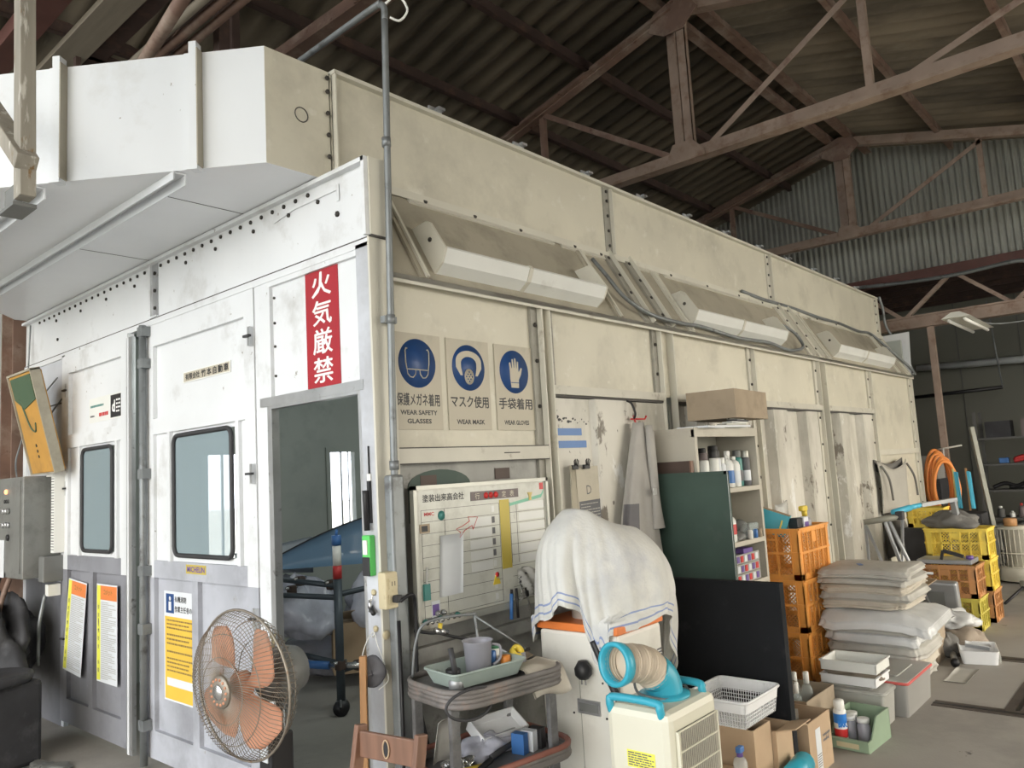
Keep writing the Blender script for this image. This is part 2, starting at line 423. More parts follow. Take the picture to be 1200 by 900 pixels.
# corrugated roof, two slopes
def corrugated(b, x0, x1, pitch, amp, A, Bp, m, seg=6):
    n = int((x1-x0)/pitch*seg)
    def fn(u, v):
        x = x0+(x1-x0)*u; p = A(x) if v < .5 else Bp(x)
        return (p[0], p[1], p[2] + amp*math.cos(2*PI*(x-x0)/pitch))
    b.grid(fn, n+1, 2, m, th=.006)
b = B()
corrugated(b, -6.5, 13.4, .24, .034, lambda x: (x, RX0, RIDGE), lambda x: (x, 6.0, roof_z(6.0)), 'roof_sheet')
corrugated(b, -6.5, 13.4, .24, .034, lambda x: (x, RX0, RIDGE), lambda x: (x, -7.5, roof_z(-7.5)), 'roof_sheet')
struct(b, 'ceiling')
# gable sheeting above the opening at the far end: vertical ribs
b = B(); p = .085; ys = [-7.4 + p/4*k for k in range(int(13.2/p*4))]
vs = []; fs = []
for i, y in enumerate(ys):
    x = 9.98 + (.018 if (i % 4) in (0, 1) else 0)
    vs += [(x, y, 4.05-.0*y), (x, y, roof_z(y)-.03)]
for i in range(len(ys)-1): fs.append((2*i, 2*i+1, 2*i+3, 2*i+2))
b._add(vs, fs, 'gable_sheet'); b.bx(10.01, 10.03, -7.4, 5.8, 4.05, 4.4, 'gable_sheet')
struct(b, 'wall_far')
# left side wall with a wide window
b = B()
b.bx(-6.5, .6, 5.7, 5.8, 0, 5.0, 'side_wall'); b.bx(4.6, 13.4, 5.7, 5.8, 0, 5.0, 'side_wall')
b.bx(.6, 4.6, 5.7, 5.8, 0, .7, 'side_wall'); b.bx(.6, 4.6, 5.7, 5.8, 2.3, 5.0, 'side_wall')
struct(b, 'wall_left')
b = B()
for x in (.6, 1.6, 2.6, 3.6, 4.6): b.bx(x-.025, x+.025, 5.72, 5.77, .7, 2.3, 'alum')
b.bx(.6, 4.6, 5.72, 5.77, .68, .73, 'alum'); b.bx(.6, 4.6, 5.72, 5.77, 2.27, 2.32, 'alum')
struct(b, 'window_1')
# the annex beyond the far end
b = B(); b.bx(13.0, 13.1, -7.5, 5.8, 0, 4.2, 'annex_wall')
for k in range(14): b.bx(12.985, 13.0, -7+.91*k, -7+.91*k+.012, 0, 4.2, 'shelf_dark')
struct(b, 'wall_annex')
b = B(); b.bx(10.05, 13.1, -7.5, 5.8, 4.2, 4.3, 'steel_dark')
for k in range(6): b.bx(10.4+.5*k, 10.46+.5*k, -7.4, 5.6, 4.08, 4.2, 'steel_dark')
struct(b, 'ceiling.001')
b = B(); b.bx(10.05, 13.1, -5.2, -5.1, 0, 4.2, 'annex_wall'); struct(b, 'wall_right')
# unseen right-hand wall, its openings shaped to steer daylight to the far end
b = B(); b.bx(-6.5, 2.8, -7.5, -7.4, 3.3, roof_z(-7.4), 'side_wall'); b.bx(-6.5, 2.0, -7.5, -7.4, -.12, 3.3, 'side_wall')
for x in (-6.4, -1, 4.4, 9.9): b.bx(x-.1, x+.1, -7.5, -7.3, -.12, 3.3, 'side_wall')
struct(b, 'wall_right.001')

# steel channels let into the floor
b = B()
def chan(x0, x1, y0, y1):
    b.bx(x0, x1, y0, y1, 0, .004, 'trench_steel')
    if x1-x0 > y1-y0: b.bx(x0, x1, (y0+y1)/2-.012, (y0+y1)/2+.012, .004, .006, 'black')
    else: b.bx((x0+x1)/2-.012, (x0+x1)/2+.012, y0, y1, .004, .006, 'black')
chan(3.36, 3.48, -4.5, -1.2); chan(3.48, 5.0, -1.72, -1.58); chan(4.72, 4.86, -4.5, -1.0)
solo(b, 'floor_channel', 'rusty steel channel rails let into the concrete floor at the right', 'channel')

# ---------------------------------------------------------------- roof trusses
def truss(x, mid, light, label, zb=4.47, wm='steel_brown'):
    t = root('roof_truss', label, 'truss', (x, RX0, zb))
    lt = light  # paler steel on the post and right half, lit side put into the colour
    def top(y): return roof_z(y)-.22
    b = B(); b.angle((x, 5.65, zb), (x, -7.3, zb), .11, .012, lt); b.bar((x, 5.65, zb-.004), (x, -7.3, zb-.004), .1, .03, lt)
    part(b, 'bottom_chord', t)
    for s_ in (1, -1):
        ye = 5.65 if s_ > 0 else -7.3
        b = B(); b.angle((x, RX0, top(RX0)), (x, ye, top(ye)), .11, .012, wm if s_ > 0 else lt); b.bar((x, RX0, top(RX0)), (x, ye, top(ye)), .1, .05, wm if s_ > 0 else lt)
        part(b, 'top_chord', t)
    b = B(); b.bx(x-.006, x+.006, RX0-.11, RX0+.11, zb, top(RX0), lt); b.bx(x-.06, x+.06, RX0-.012, RX0+.0, zb, top(RX0), lt); b.bx(x-.05, x-.04, RX0-.11, RX0-.02, zb, top(RX0), lt); b.bx(x-.05, x+.0, RX0-.11, RX0-.10, zb, top(RX0), lt)
    part(b, 'king_post', t)
    for y in (RX0+1.7, RX0+3.4, RX0-1.7, RX0-3.4, RX0-5.1):
        b = B(); b.angle((x, y, zb), (x, y, top(y)), .055, .01, lt if y < RX0 else wm, up=(0, 1, 0)); part(b, 'strut', t)
    for (ya, yb) in ((RX0-.12, RX0-1.7), (RX0-1.75, RX0-3.4), (RX0-3.45, RX0-5.1), (RX0+.12, RX0+1.7), (RX0+1.75, RX0+3.4)):
        b = B(); b.angle((x, ya, zb+.03), (x, yb, top(yb)-.03), .05, .01, lt if ya < RX0 else wm, up=(1, 0, 0)); part(b, 'diagonal', t)
    M = frame((x-.065, RX0, 0), (0, -1, 0), (0, 0, 1))
    b = B(); b.prism([(-.26, top(RX0)-.14), (-.2, top(RX0)+.02), (0, top(RX0)+.09), (.2, top(RX0)+.03), (.27, top(RX0)-.08), (.1, top(RX0)-.24), (-.1, top(RX0)-.24)], .012, wm, M=M)
    part(b, 'gusset_plate', t)
    b = B(); b.prism([(-.16, zb-.03), (-.16, zb+.05), (-.1, zb+.16), (.1, zb+.16), (.22, zb+.03), (.22, zb-.03)], .012, lt, M=M)
    part(b, 'gusset_plate', t)
    return t
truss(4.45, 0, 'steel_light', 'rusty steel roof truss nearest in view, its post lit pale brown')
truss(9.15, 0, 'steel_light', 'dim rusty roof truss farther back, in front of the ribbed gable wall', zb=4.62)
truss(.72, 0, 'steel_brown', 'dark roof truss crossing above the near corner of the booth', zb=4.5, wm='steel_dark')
# purlins run the length of the roof
b = B()
for y in (RX0+.14, RX0-.14):
    b = B(); z = roof_z(y)-.075; b.bx(-6.3, 9.95, y-.03, y+.03, z-.05, z+.05, 'steel_brown'); b.bx(-6.3, 9.95, y-.05, y+.05, z-.055, z-.045, 'steel_brown')
    solo(b, 'ridge_purlin', 'one of the pair of brown purlins along the roof ridge', 'purlin', group='purlins along the ridge')
for y in (1.75, 2.75, 3.75, 4.75, -.55, -1.75, -2.95, -4.15, -5.35, -6.5):
    b = B(); z = roof_z(y)-.075
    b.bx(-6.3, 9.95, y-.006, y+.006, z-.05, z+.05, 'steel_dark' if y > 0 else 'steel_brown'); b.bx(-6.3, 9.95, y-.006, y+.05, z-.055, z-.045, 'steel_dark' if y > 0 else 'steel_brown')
    solo(b, 'roof_purlin', 'long brown steel purlin carrying the corrugated roof sheets', 'purlin', group='purlins under the roof sheets')
# lattice girder under the far gable
g = root('lattice_girder', 'rusty lattice girder with zigzag diagonals under the ribbed gable wall', 'girder', (9.9, 0, 3.4))
b = B(); b.bx(9.84, 9.96, -6.2, 5.2, 3.98, 4.12, 'red_steel'); part(b, 'top_chord', g)
b = B(); b.bx(9.84, 9.96, -6.2, 5.2, 3.30, 3.48, 'steel_light'); b.bx(9.80, 9.84, -6.2, 5.2, 3.30, 3.325, 'steel_light'); b.bx(9.80, 9.84, -6.2, 5.2, 3.455, 3.48, 'steel_light'); part(b, 'bottom_chord', g)
k = 0; y = 2.3
while y > -4.6:
    b = B(); b.bar((9.9, y, 4.0), (9.9, y-.62, 3.47), .05, .06, 'steel_light', up=(1, 0, 0)); part(b, 'diagonal', g)
    b = B(); b.bar((9.9, y-.68, 3.47), (9.9, y-1.3, 4.0), .05, .06, 'steel_light', up=(1, 0, 0)); part(b, 'diagonal', g)
    y -= 1.34
b = B(); b.bx(9.86, 9.94, -.05, .03, 0, 3.30, 'steel_light'); b.bx(9.82, 9.96, -.09, .05, 0, .01, 'steel_light')
solo(b, 'steel_post', 'pinkish brown steel post standing under the far lattice girder', 'post')

# hanging cable/pipe across the gable
b = B(); b.curve([(9.7, 1.9, 4.15), (9.6, .9, 3.99), (9.5, 0, 3.90), (9.4, -.6, 3.87), (9.3, -1.15, 3.88), (9.3, -1.35, 3.84)], .026, 'conduit', sub=8)
solo(b, 'sagging_hose', 'grey air hose sagging across the ribbed gable wall', 'hose')
# fluorescent fitting hanging near the girder
t = root('strip_light', 'white twin-tube strip light hanging under the far roof', 'light', (7.7, -.85, 2.97))
b = B(); b.M = TR(7.7, -.88, 2.96)
b.prism([(-.14, 0), (-.04, .06), (.04, .06), (.14, 0)], 1.25, 'fixture', M=frame((-.625, 0, 0), (0, 1, 0), (0, 0, 1)))
part(b, 'reflector', t)
for s_ in (-.075, .075):
    b = B(); b.M = TR(7.7, -.88, 2.96); b.tube([(-.6, s_, -.024), (.6, s_, -.024)], .018, 'tube_white'); part(b, 'tube', t)
b = B(); b.curve([(8.0, -.9, 3.01), (8.4, -1.1, 3.0), (9.2, -1.5, 3.12), (9.8, -1.8, 3.33)], .008, 'conduit', 6); part(b, 'hanging_wire', t)

# ---------------------------------------------------------------- annex: shelves and their load
sh = root('steel_shelf', 'dark open shelving against the back wall of the dim annex', 'shelf', (11.3, -1.1, 0))
for y in (-.18, -2.2):
    for x in (11.1, 11.5):
        b = B(); b.bx(x-.02, x+.02, y-.02, y+.02, 0, 2.1, 'shelf_dark'); part(b, 'upright', sh)
for z in (.55, .95, 1.33, 1.71, 2.08):
    if z > 2: continue
    b = B(); b.bx(11.05, 11.55, -2.2, -.18, z-.03, z, 'shelf_dark'); part(b, 'shelf_board', sh)
def bottle(name, label, cat, loc, r, h, body, cap, neck=.4, caph=.18, group=None, lab=None, labm=None):
    t = root(name, label, cat, loc, group=group)
    hc = h*(1-caph)
    b = B(); b.lathe([(r*.96, 0), (r, .004), (r, hc*.8), (r*.8, hc*.93), (r*neck, hc)], body, 14, M=TR(*loc))
    part(b, 'body', t)
    b = B(); b.lathe([(r*neck*1.15, hc), (r*neck*1.15, h*.99), (r*neck*.9, h)], cap, 12, M=TR(*loc)); part(b, 'cap', t)
    if lab:
        b = B(); b.lathe([(r*1.012, hc*lab[0]), (r*1.012, hc*lab[1])], labm, 14, M=TR(*loc), cap=False); part(b, 'paper_label', t)
    return t
def spraycan(label, loc, r, h, body, cap, band, group=None, name='spray_can'):
    t = root(name, label, 'spray can', loc, group=group)
    hc = h*.80
    b = B(); b.lathe([(r*.9, 0), (r, .006), (r, hc-.012), (r*.86, hc)], body, 16, M=TR(*loc)); part(b, 'can', t)
    b = B(); b.lathe([(r*.84, hc), (r*.86, hc+.004), (r*.84, h-.006), (r*.74, h)], cap, 14, M=TR(*loc)); part(b, 'cap', t)
    b = B(); b.lathe([(r*1.012, hc*.18), (r*1.012, hc*.55)], band, 16, M=TR(*loc), cap=False); part(b, 'printed_band', t)
    return t
def carton(name, label, x0, x1, y0, y1, z0, z1, m='cardboard', open_top=False, flaps=(), rz=0, mark=None, tape=True):
    t = root(name, label, 'box', ((x0+x1)/2, (y0+y1)/2, z0), rz)
    W = TR((x0+x1)/2, (y0+y1)/2, z0) @ RZ(rz) @ TR(-(x0+x1)/2, -(y0+y1)/2, -z0)
    th = .006
    b = B(); b.M = W
    b.bx(x0, x1, y0, y1, z0, z0+th, m)
    b.bx(x0, x0+th, y0, y1, z0+th, z1, m); b.bx(x1-th, x1, y0, y1, z0+th, z1, m)
    b.bx(x0+th, x1-th, y0, y0+th, z0+th, z1, m); b.bx(x0+th, x1-th, y1-th, y1, z0+th, z1, m)
    if not open_top: b.bx(x0, x1, y0, y1, z1, z1+th*.8, m)
    part(b, 'carton_wall' if open_top else 'carton_body', t)
    if not open_top and tape:
        b = B(); b.M = W; ym = (y0+y1)/2; b.bx(x0-.001, x1+.001, ym-.025, ym+.025, z1+th*.8, z1+th*.8+.0008, 'cardboard_old'); b.bx(x0-.0012, x0, ym-.025, ym+.025, z1-.07, z1+.004, 'cardboard_old'); part(b, 'tape', t)
    for (side, L, ang) in flaps:
        b = B(); b.M = W; a = ang
        if side == '-y': b.bar(((x0+x1)/2, y0, z1), ((x0+x1)/2, y0-L*math.cos(a), z1+L*math.sin(a)), x1-x0, .005, m, up=(0, -math.sin(a), -math.cos(a)) if False else (0, 0, 1))
        if side == '+y': b.bar(((x0+x1)/2, y1, z1), ((x0+x1)/2, y1+L*math.cos(a), z1+L*math.sin(a)), x1-x0, .005, m)
        if side == '-x': b.bar((x0, (y0+y1)/2, z1), (x0-L*math.cos(a), (y0+y1)/2, z1+L*math.sin(a)), y1-y0, .005, m)
        if side == '+x': b.bar((x1, (y0+y1)/2, z1), (x1+L*math.cos(a), (y0+y1)/2, z1+L*math.sin(a)), y1-y0, .005, m)
        part(b, 'flap', t)
    return t
carton('storage_case', 'dark bluish case on the top shelf in the annex, left end', 11.12, 11.4, -.62, -.3, 1.71, 1.94, 'dark_machine', tape=False)
carton('storage_case', 'grey case on the top shelf in the annex, right end', 11.12, 11.4, -1.25, -.75, 1.71, 1.95, 'purple_grey', tape=False)
def lump(name, label, cat, c, r, m, seed=0, amp=.25, flat=.6, cut=0.0, n=44, kind=None, crumple=.16):
    rnd = random.Random(seed); ph = [rnd.uniform(0, 6.3) for _ in range(8)]
    b = B()
    def fn(u, v):
        a = 2*PI*u; p = PI*(v-.5); k = 1+amp*(.5*math.sin(3*a+ph[0]+2*p)+.35*math.sin(5*a+ph[1]-3*p)+.3*math.sin(2*a+ph[2])*math.cos(4*p+ph[3]) + .2*math.sin(9*a+ph[4]+5*p))
        z = math.sin(p); q = Vector((math.cos(p)*math.cos(a)*2.2+seed, math.cos(p)*math.sin(a)*2.2, z*2.2))
        k += crumple*(noise.noise(q)+.9*(.5-abs(noise.noise(q*2.3)))+.5*(.5-abs(noise.noise(q*5))) - .45)
        return (c[0]+r[0]*k*math.cos(p)*math.cos(a), c[1]+r[1]*k*math.cos(p)*math.sin(a), max(c[2], c[2]+r[2]*(flat+z*k)*.62))
    b.grid(fn, n, n//2+3, m, wrapu=True)
    return solo(b, name, label, cat, kind=kind)
# air tools and loose things on the second and third shelves
t = root('air_hose_reel', 'red folded air hose on the second annex shelf', 'hose', (11.2, -.95, 1.33))
b = B(); b.curve([(11.2, -.6, 1.36), (11.22, -.8, 1.40), (11.2, -1.0, 1.39), (11.22, -1.15, 1.44), (11.2, -1.0, 1.43), (11.2, -.75, 1.42), (11.2, -.62, 1.38)], .035, 'red'); part(b, 'hose_loop', t)
b = B(); b.box((11.2, -.48, 1.37), (.1, .12, .08), 'blue', bev=.01); part(b, 'coupling', t)
b = B(); b.curve([(11.2, -.3, .98), (11.22, -.45, 1.04), (11.2, -.6, 1.0), (11.18, -.75, 1.05), (11.2, -.95, 1.0), (11.2, -1.2, 1.03), (11.25, -.9, .985), (11.2, -.5, .985)], .028, 'black'); solo(b, 'cable_heap', 'black cable heap on the third annex shelf', 'cable')
for (y, r_, h, bd, cp, lb) in ((-.36, .05, .16, 'shelf_dark', 'sign_white', 'dark jar with a white lid on the lowest annex shelf'), (-.5, .035, .09, 'sign_white', 'sign_white', 'small white pot on the lowest annex shelf'), (-.62, .04, .2, 'purple_grey', 'red', 'brown bottle with red cap on the lowest annex shelf'), (-.76, .045, .22, 'paper', 'sign_white', 'tall pale bottle on the lowest annex shelf')):
    bottle('bottle', lb, 'bottle', (11.2, y, .55), r_, h, bd, cp)
lump('machine_part', 'dark metal part at the right end of the lowest annex shelf', 'machine part', (11.25, -1.0, .55), (.12, .13, .2), 'dark_machine', 4)
# long white pipe along the annex ceiling
b = B(); b.cyl((12.7, .9, 3.0), (12.7, -3.5, 2.85), .06, 'conduit_pale'); solo(b, 'ceiling_pipe', 'long pale pipe hung high along the annex wall', 'pipe')
t = root('lifting_bar', 'black horizontal bar hung from a rod in front of the annex wall', 'bar', (12.2, 0, 2.45))
b = B(); b.cyl((12.2, .9, 2.47), (12.2, -.42, 2.50), .03, 'black'); part(b, 'bar', t)
b = B(); b.cyl((12.2, -.42, 2.5), (12.2, -.35, 3.9), .012, 'conduit'); part(b, 'hanging_rod', t)
# leaning pole, heater, cables
b = B(); b.bar((8.95, -.70, 0), (8.85, -.56, 1.84), .05, .05, 'pole_grey', bev=.004); solo(b, 'leaning_pole', 'pale square pole leaning upright in front of the annex shelves', 'pole')
# ================================================================ THE SPRAY BOOTH
booth = root('spray_booth', 'large white panelled spray booth with lit side panels and overhead duct', 'spray booth', (0, 0, 0))
BL, BW = 8.65, 4.46
def bolts(b, pts, nrm, r=.009, m='bolt'):
    n = Vector(nrm)
    for p in pts: b.cyl(Vector(p), Vector(p)+n*.008, r, m, 6)
# ---- front: header fascia
b = B()
b.bx(0, .03, 0, BW, 2.68, 3.02, 'white_paint'); b.bx(-.035, .03, -.02, BW, 3.02, 3.04, 'white_paint')
b.bx(-.035, .0, -.022, .0, 2.68, 3.04, 'white_paint'); b.bx(-.02, .03, 2.14, 2.155, 2.68, 3.02, 'white_paint'); b.bx(-.02, .0, 2.06, 2.14, 2.68, 2.69, 'white_paint')
b.bx(-.004, .0, 2.065, 2.14, 2.69, 3.02, 'alum')
b.bx(-.012, .03, 0, BW, 2.637, 2.68, 'white_paint'); b.bx(-.0125, -.0115, 0, BW, 2.672, 2.678, 'seam')
bolts(b, [(-.001, y, 2.995) for y in [.45+.105*k for k in range(16)]+[2.25+.105*k for k in range(19)]], (-1, 0, 0), .011)
bolts(b, [(-.001, y, 2.94) for y in (.37, .62, .95, 1.35, 1.7, 2.4, 2.85, 3.3)], (-1, 0, 0), .011)
bolts(b, [(-.005, 2.1, z) for z in (2.74, 2.85, 2.96)], (-1, 0, 0), .012); bolts(b, [(-.001, .22, 2.84)], (-1, 0, 0), .014)
bolts(b, [(-.001, 3.75, 2.8), (-.001, 3.78, 2.95)], (-1, 0, 0), .012)
part(b, 'header_fascia', booth)
b = B(); b.prism([(-.2, 2.93), (-.2, 2.98), (.35, 2.98), (.35, 2.90), (.33, 2.90), (.33, 2.955), (-.02, 2.955)], .003, 'white_paint', M=frame((-.004, .55, 0), (0, -1, 0), (0, 0, 1))); part(b, 'patch_plate', booth)
# corner post: white front, warm side light painted in as cream
b = B(); b.bx(-.012, .0, -.0, .085, 0, 2.655, 'white_paint_dirty'); b.bx(.0, .03, .0, .085, 0, 2.655, 'white_paint_dirty')
part(b, 'corner_post', booth)
b = B(); b.bx(-.012, .1, -.012, .0, 0, 2.68, 'cream_frame'); b.bx(-.012, .085, -.03, -.012, 2.68, 3.04, 'cream_frame'); b.bx(-.012, .085, -.031, -.012, 2.675, 2.682, 'seam'); b.bx(.08, .1, -.03, -.012, 0, 2.52, 'cream_frame')
part(b, 'corner_trim', booth)
# panel with the red sign
b = B(); b.bx(.008, .03, .085, .88, 2.04, 2.655, 'white_paint'); b.bx(-.011, .008, .80, .88, 2.04, 2.636, 'white_paint'); b.bx(-.011, .008, .085, .80, 2.61, 2.636, 'white_paint')
b.bx(-.016, .03, .06, .90, 2.0, 2.045, 'alum')
bolts(b, [(.008, .78, z) for z in (2.15, 2.3, 2.42, 2.55)], (-1, 0, 0), .007)
part(b, 'sign_panel', booth)
# doorway frame and the post beside it
b = B(); b.bx(-.012, .03, .80, .84, 0, 2.0, 'alum'); b.bx(-.012, .03, .085, .105, 0, 2.0, 'alum'); b.bx(-.014, .03, .105, .8, 1.985, 2.0, 'alum'); part(b, 'doorway_frame', booth)
b = B(); b.bx(-.006, .03, .88, .95, 0, 2.655, 'white_paint'); b.bx(-.006, .03, .84, .88, 0, 2.0, 'white_paint'); part(b, 'door_post', booth)
# ---- door leaves
def leaf(y0, y1, x, mir, lower, name='door'):
    """y0 right edge, y1 left edge; window towards the meeting stile"""
    W = y1-y0
    b = B(); f = 'white_paint'
    xo, xi, xp = x-.012, x+.03, x+.014
    top = 2.635
    b.bx(xo, xi, y0, y0+.10, 1.1, top, f); b.bx(xo, xi, y1-.12, y1, 1.1, top, f)
    b.bx(xo, xi, y0+.10, y1-.12, 2.50, top, f); b.bx(xo, xi, y0+.10, y1-.12, 1.955, 2.05, f); b.bx(xo, xi, y0+.1, y1-.12, 1.1, 1.2, lower)
    b.bx(xp, xi, y0+.10, y1-.12, 2.05, 2.50, f)
    if mir: wy0, wy1 = y0+.24, y0+.76
    else: wy0, wy1 = y0+.24, y0+.92
    # surround of the window, built as four strips
    b.bx(xp-.006, xi, y0+.10, wy0, 1.2, 1.955, f); b.bx(xp-.006, xi, wy1, y1-.12, 1.2, 1.955, f)
    b.bx(xp-.006, xi, wy0, wy1, 1.2, 1.235, f); b.bx(xp-.006, xi, wy0, wy1, 1.93, 1.955, f)
    for yy in (wy0-.06, wy1+.045): b.bx(xo, xp-.006, yy-.012, yy+.018, 1.2, 1.955, f)
    d = part(b, name, booth)
    b = B(); lo = lower
    b.bx(xo, xi, y0, y0+.10, .06, 1.1, lo); b.bx(xo, xi, y1-.12, y1, .06, 1.1, lo)
    b.bx(xo, xi, y0+.1, y1-.12, .06, .22, lo); b.bx(xp, xi, y0+.1, y1-.12, .22, 1.1, lo)
    ym = (y0+y1)/2+.02; b.bx(xo, xp, ym-.035, ym+.035, .22, 1.1, lo)
    part(b, 'kick_panel', d)
    def rr(w_, h_, r_, k=6):
        o = []
        for (cx, cz, a0) in ((w_/2-r_, h_/2-r_, 0), (-w_/2+r_, h_/2-r_, 90), (-w_/2+r_, -h_/2+r_, 180), (w_/2-r_, -h_/2+r_, 270)):
            for q in range(k+1):
                a = math.radians(a0+90*q/k); o.append((cx+r_*math.cos(a), cz+r_*math.sin(a)))
        return o
    w_, h_ = wy1-wy0-.02, .69
    M = FRONT((wy0+wy1)/2, 1.582, xo+.004)
    b = B(); b.tube([M @ Vector((p[0], p[1], 0)) for p in rr(w_, h_, .05)], .013, 'rubber', 8, closed=True); part(b, 'window_seal', d)
    b = B(); b.prism(rr(w_, h_, .05), .004, 'glass_pane', M=M, z0=-.01); part(b, 'window_pane', d)
    return d
d2 = leaf(.955, 2.24, 0., False, 'grey_mid')
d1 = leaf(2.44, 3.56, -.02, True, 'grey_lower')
for d, ys, zz in ((d2, .97, (2.38, 1.67, .95)), (d1, 3.5, (2.38, 1.67, .62))):
    for z in zz:
        b = B(); b.bx(-.034, -.012, ys-.012, ys+.012, z-.05, z+.05, 'alum'); b.bx(-.05, -.034, ys-.03, ys+.03, z-.006, z+.006, 'rubber'); part(b, 'hinge', d)
# edge strip of the left leaf, locking rod of the right leaf
b = B(); b.bx(-.04, -.015, 2.36, 2.44, .04, 2.60, 'alum'); b.bx(-.042, -.04, 2.405, 2.425, .04, 2.60, 'white_paint'); part(b, 'edge_strip', d1)
b = B(); b.cyl((-.045, 2.19, .02), (-.045, 2.19, 2.64), .022, 'conduit'); part(b, 'locking_rod', d2)
for z in (2.6, 2.4, 1.72, 1.14, .8, .25):
    b = B(); b.bx(-.066, -.01, 2.15, 2.22, z-.03, z+.03, 'conduit'); part(b, 'rod_guide', d2)
# fixed panel at the far left
b = B(); b.bx(.0, .03, 3.58, BW, 0, 2.655, 'white_paint_dirty'); b.bx(-.012, .0, 3.58, 3.63, 1.0, 2.655, 'white_paint'); b.bx(-.012, .0, 4.38, BW, 1.0, 2.655, 'white_paint')
b.bx(-.004, .0, 3.63, 4.38, 0, 1.0, 'grey_lower_dark')
b.bx(-.006, .0, 3.63, 4.38, 2.3, 2.31, 'seam')
part(b, 'side_panel', booth)
# ---- the long side
b = B(); P = 'warm_side_cream'
b.bx(.1, 6.96, .03, .05, 2.05, 2.52, P); b.bx(6.96, BL, .03, .05, 1.6, 2.52, P)
b.bx(.1, 1.21, .03, .05, 1.71, 2.05, P)
part(b, 'upper_panels', booth)
b = B(); b.bx(.1, BL, -.025, .05, 2.505, 2.53, 'cream_frame'); b.bx(.1, BL, -.025, -.018, 2.49, 2.53, 'cream_frame'); part(b, 'ledge_rail', booth)
cols = [(1.17, 0), (1.24, 1), (2.44, 0), (2.60, 1), (3.91, 0), (5.36, 0), (5.52, 1), (6.93, 0), (8.58, 0)]
for (x, _) in cols:
    b = B(); z0 = 0
    b.bx(x-.005, x+.005, -.022, .03, z0, 2.505, 'cream_frame')
    side = -1 if x in (1.17, 2.44, 3.91, 5.36, 6.93, 8.58) else 1
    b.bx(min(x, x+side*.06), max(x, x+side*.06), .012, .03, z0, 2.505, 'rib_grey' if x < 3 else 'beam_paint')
    for z in (2.4, 2.2, 1.95, 1.7, 1.45, 1.2, .95): bolts(b, [(x+side*.03, .012, z)], (0, -1, 0), .012)
    part(b, 'panel_flange', booth)
for (x0, x1) in ((2.445, 2.595), (5.365, 5.515)):
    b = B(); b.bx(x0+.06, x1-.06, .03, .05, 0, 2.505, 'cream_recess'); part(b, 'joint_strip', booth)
for (x0, x1) in ((1.245, 2.435), (2.605, 5.35), (5.525, 6.92)):
    b = B(); b.bx(x0, x1, -.018, .03, 2.02, 2.07, 'beam_paint'); b.bx(x0, x1, -.005, .03, 2.005, 2.02, 'seam'); part(b, 'cross_rail', booth)
b = B(); b.bx(.1, 1.165, -.018, .03, 1.665, 1.735, 'beam_paint'); b.bx(.1, 1.165, -.019, -.017, 1.733, 1.738, 'seam'); b.bx(.1, 1.165, -.019, -.017, 1.662, 1.667, 'seam')
b.bx(.8, .92, -.02, -.017, 1.70, 1.705, 'seam')
part(b, 'cross_rail', booth)
b = B(); b.bx(6.97, 8.57, -.01, .03, 1.56, 1.62, 'cream_frame'); part(b, 'cross_rail', booth)
b = B(); b.bx(.1, 1.165, -.012, .03, .80, .86, 'lower_side'); part(b, 'cross_rail', booth)
# lower panels
b = B(); b.bx(.1, 1.165, .03, .05, 0, 1.665, 'lower_side'); part(b, 'lower_panel', booth)
b = B(); b.bx(6.97, 8.57, .03, .05, 0, 1.57, 'warm_side_cream'); part(b, 'lower_panel', booth)
def folded(x0, x1, n, m, ztop=2.0, amp=.075, fr=(.30, .34, .74, .80), base=.045):
    b = B(); vs = []; fs = []; w = (x1-x0)/n; pts = []
    for k in range(n):
        a = x0+k*w
        pts += [(a, base), (a+w*fr[0], base), (a+w*fr[1], base-amp), (a+w*fr[2], base-amp), (a+w*fr[3], base)]
    pts.append((x1, base))
    for (x, y) in pts: vs += [(x, y, 0), (x, y, ztop)]
    for i in range(len(pts)-1): fs.append((2*i, 2*i+2, 2*i+3, 2*i+1))
    b._add(vs, fs, m); b.bx(x0, x1, .05, .06, 0, ztop, m)
    part(b, 'folded_panel', booth)
folded(1.245, 2.435, 1, 'peeling', fr=(.285, .30, .60, .63), base=.0, amp=.035); folded(2.605, 3.9, 2, 'peeling'); folded(3.92, 5.35, 2, 'peeling'); folded(5.525, 6.92, 2, 'peeling')
b = B(); rs = random.Random(5); Ms = SIDE(1.41, 1.885, -.001)
for k in range(16):
    cx = -.16+.021*k; cz = .012*math.sin(k*1.7)-.0012*k; r0 = rs.uniform(.006, .018) if k < 9 else rs.uniform(.002, .008)
    b.prism([(cx+r0*rs.uniform(.5, 1.3)*math.cos(a), cz+r0*rs.uniform(.4, 1.)*math.sin(a)) for a in [2*PI*q/9 for q in range(9)]], .0008, 'sign_black', M=Ms)
part(b, 'paint_marks', booth, 'row of black paint smears')
# clear arched window behind the whiteboard
M = SIDE(.39, 1.50)
arc = [(-.2, -.1), (.2, -.1), (.2, .06)] + [(.2*math.cos(a), .06+.075*math.sin(a)) for a in [PI*k/12 for k in range(1, 12)]] + [(-.2, .06)]
b = B(); b.prism(arc, .003, 'green_board', M=M, z0=-.029); part(b, 'arched_window', booth)
for (x, z, w_, h_) in ((.315, 1.585, .1, .05), (.825, 1.60, .11, .055)):
    b = B(); b.box((x, .026, z), (w_, .003, h_), 'brown_board'); part(b, 'brown_paper_patch', booth)
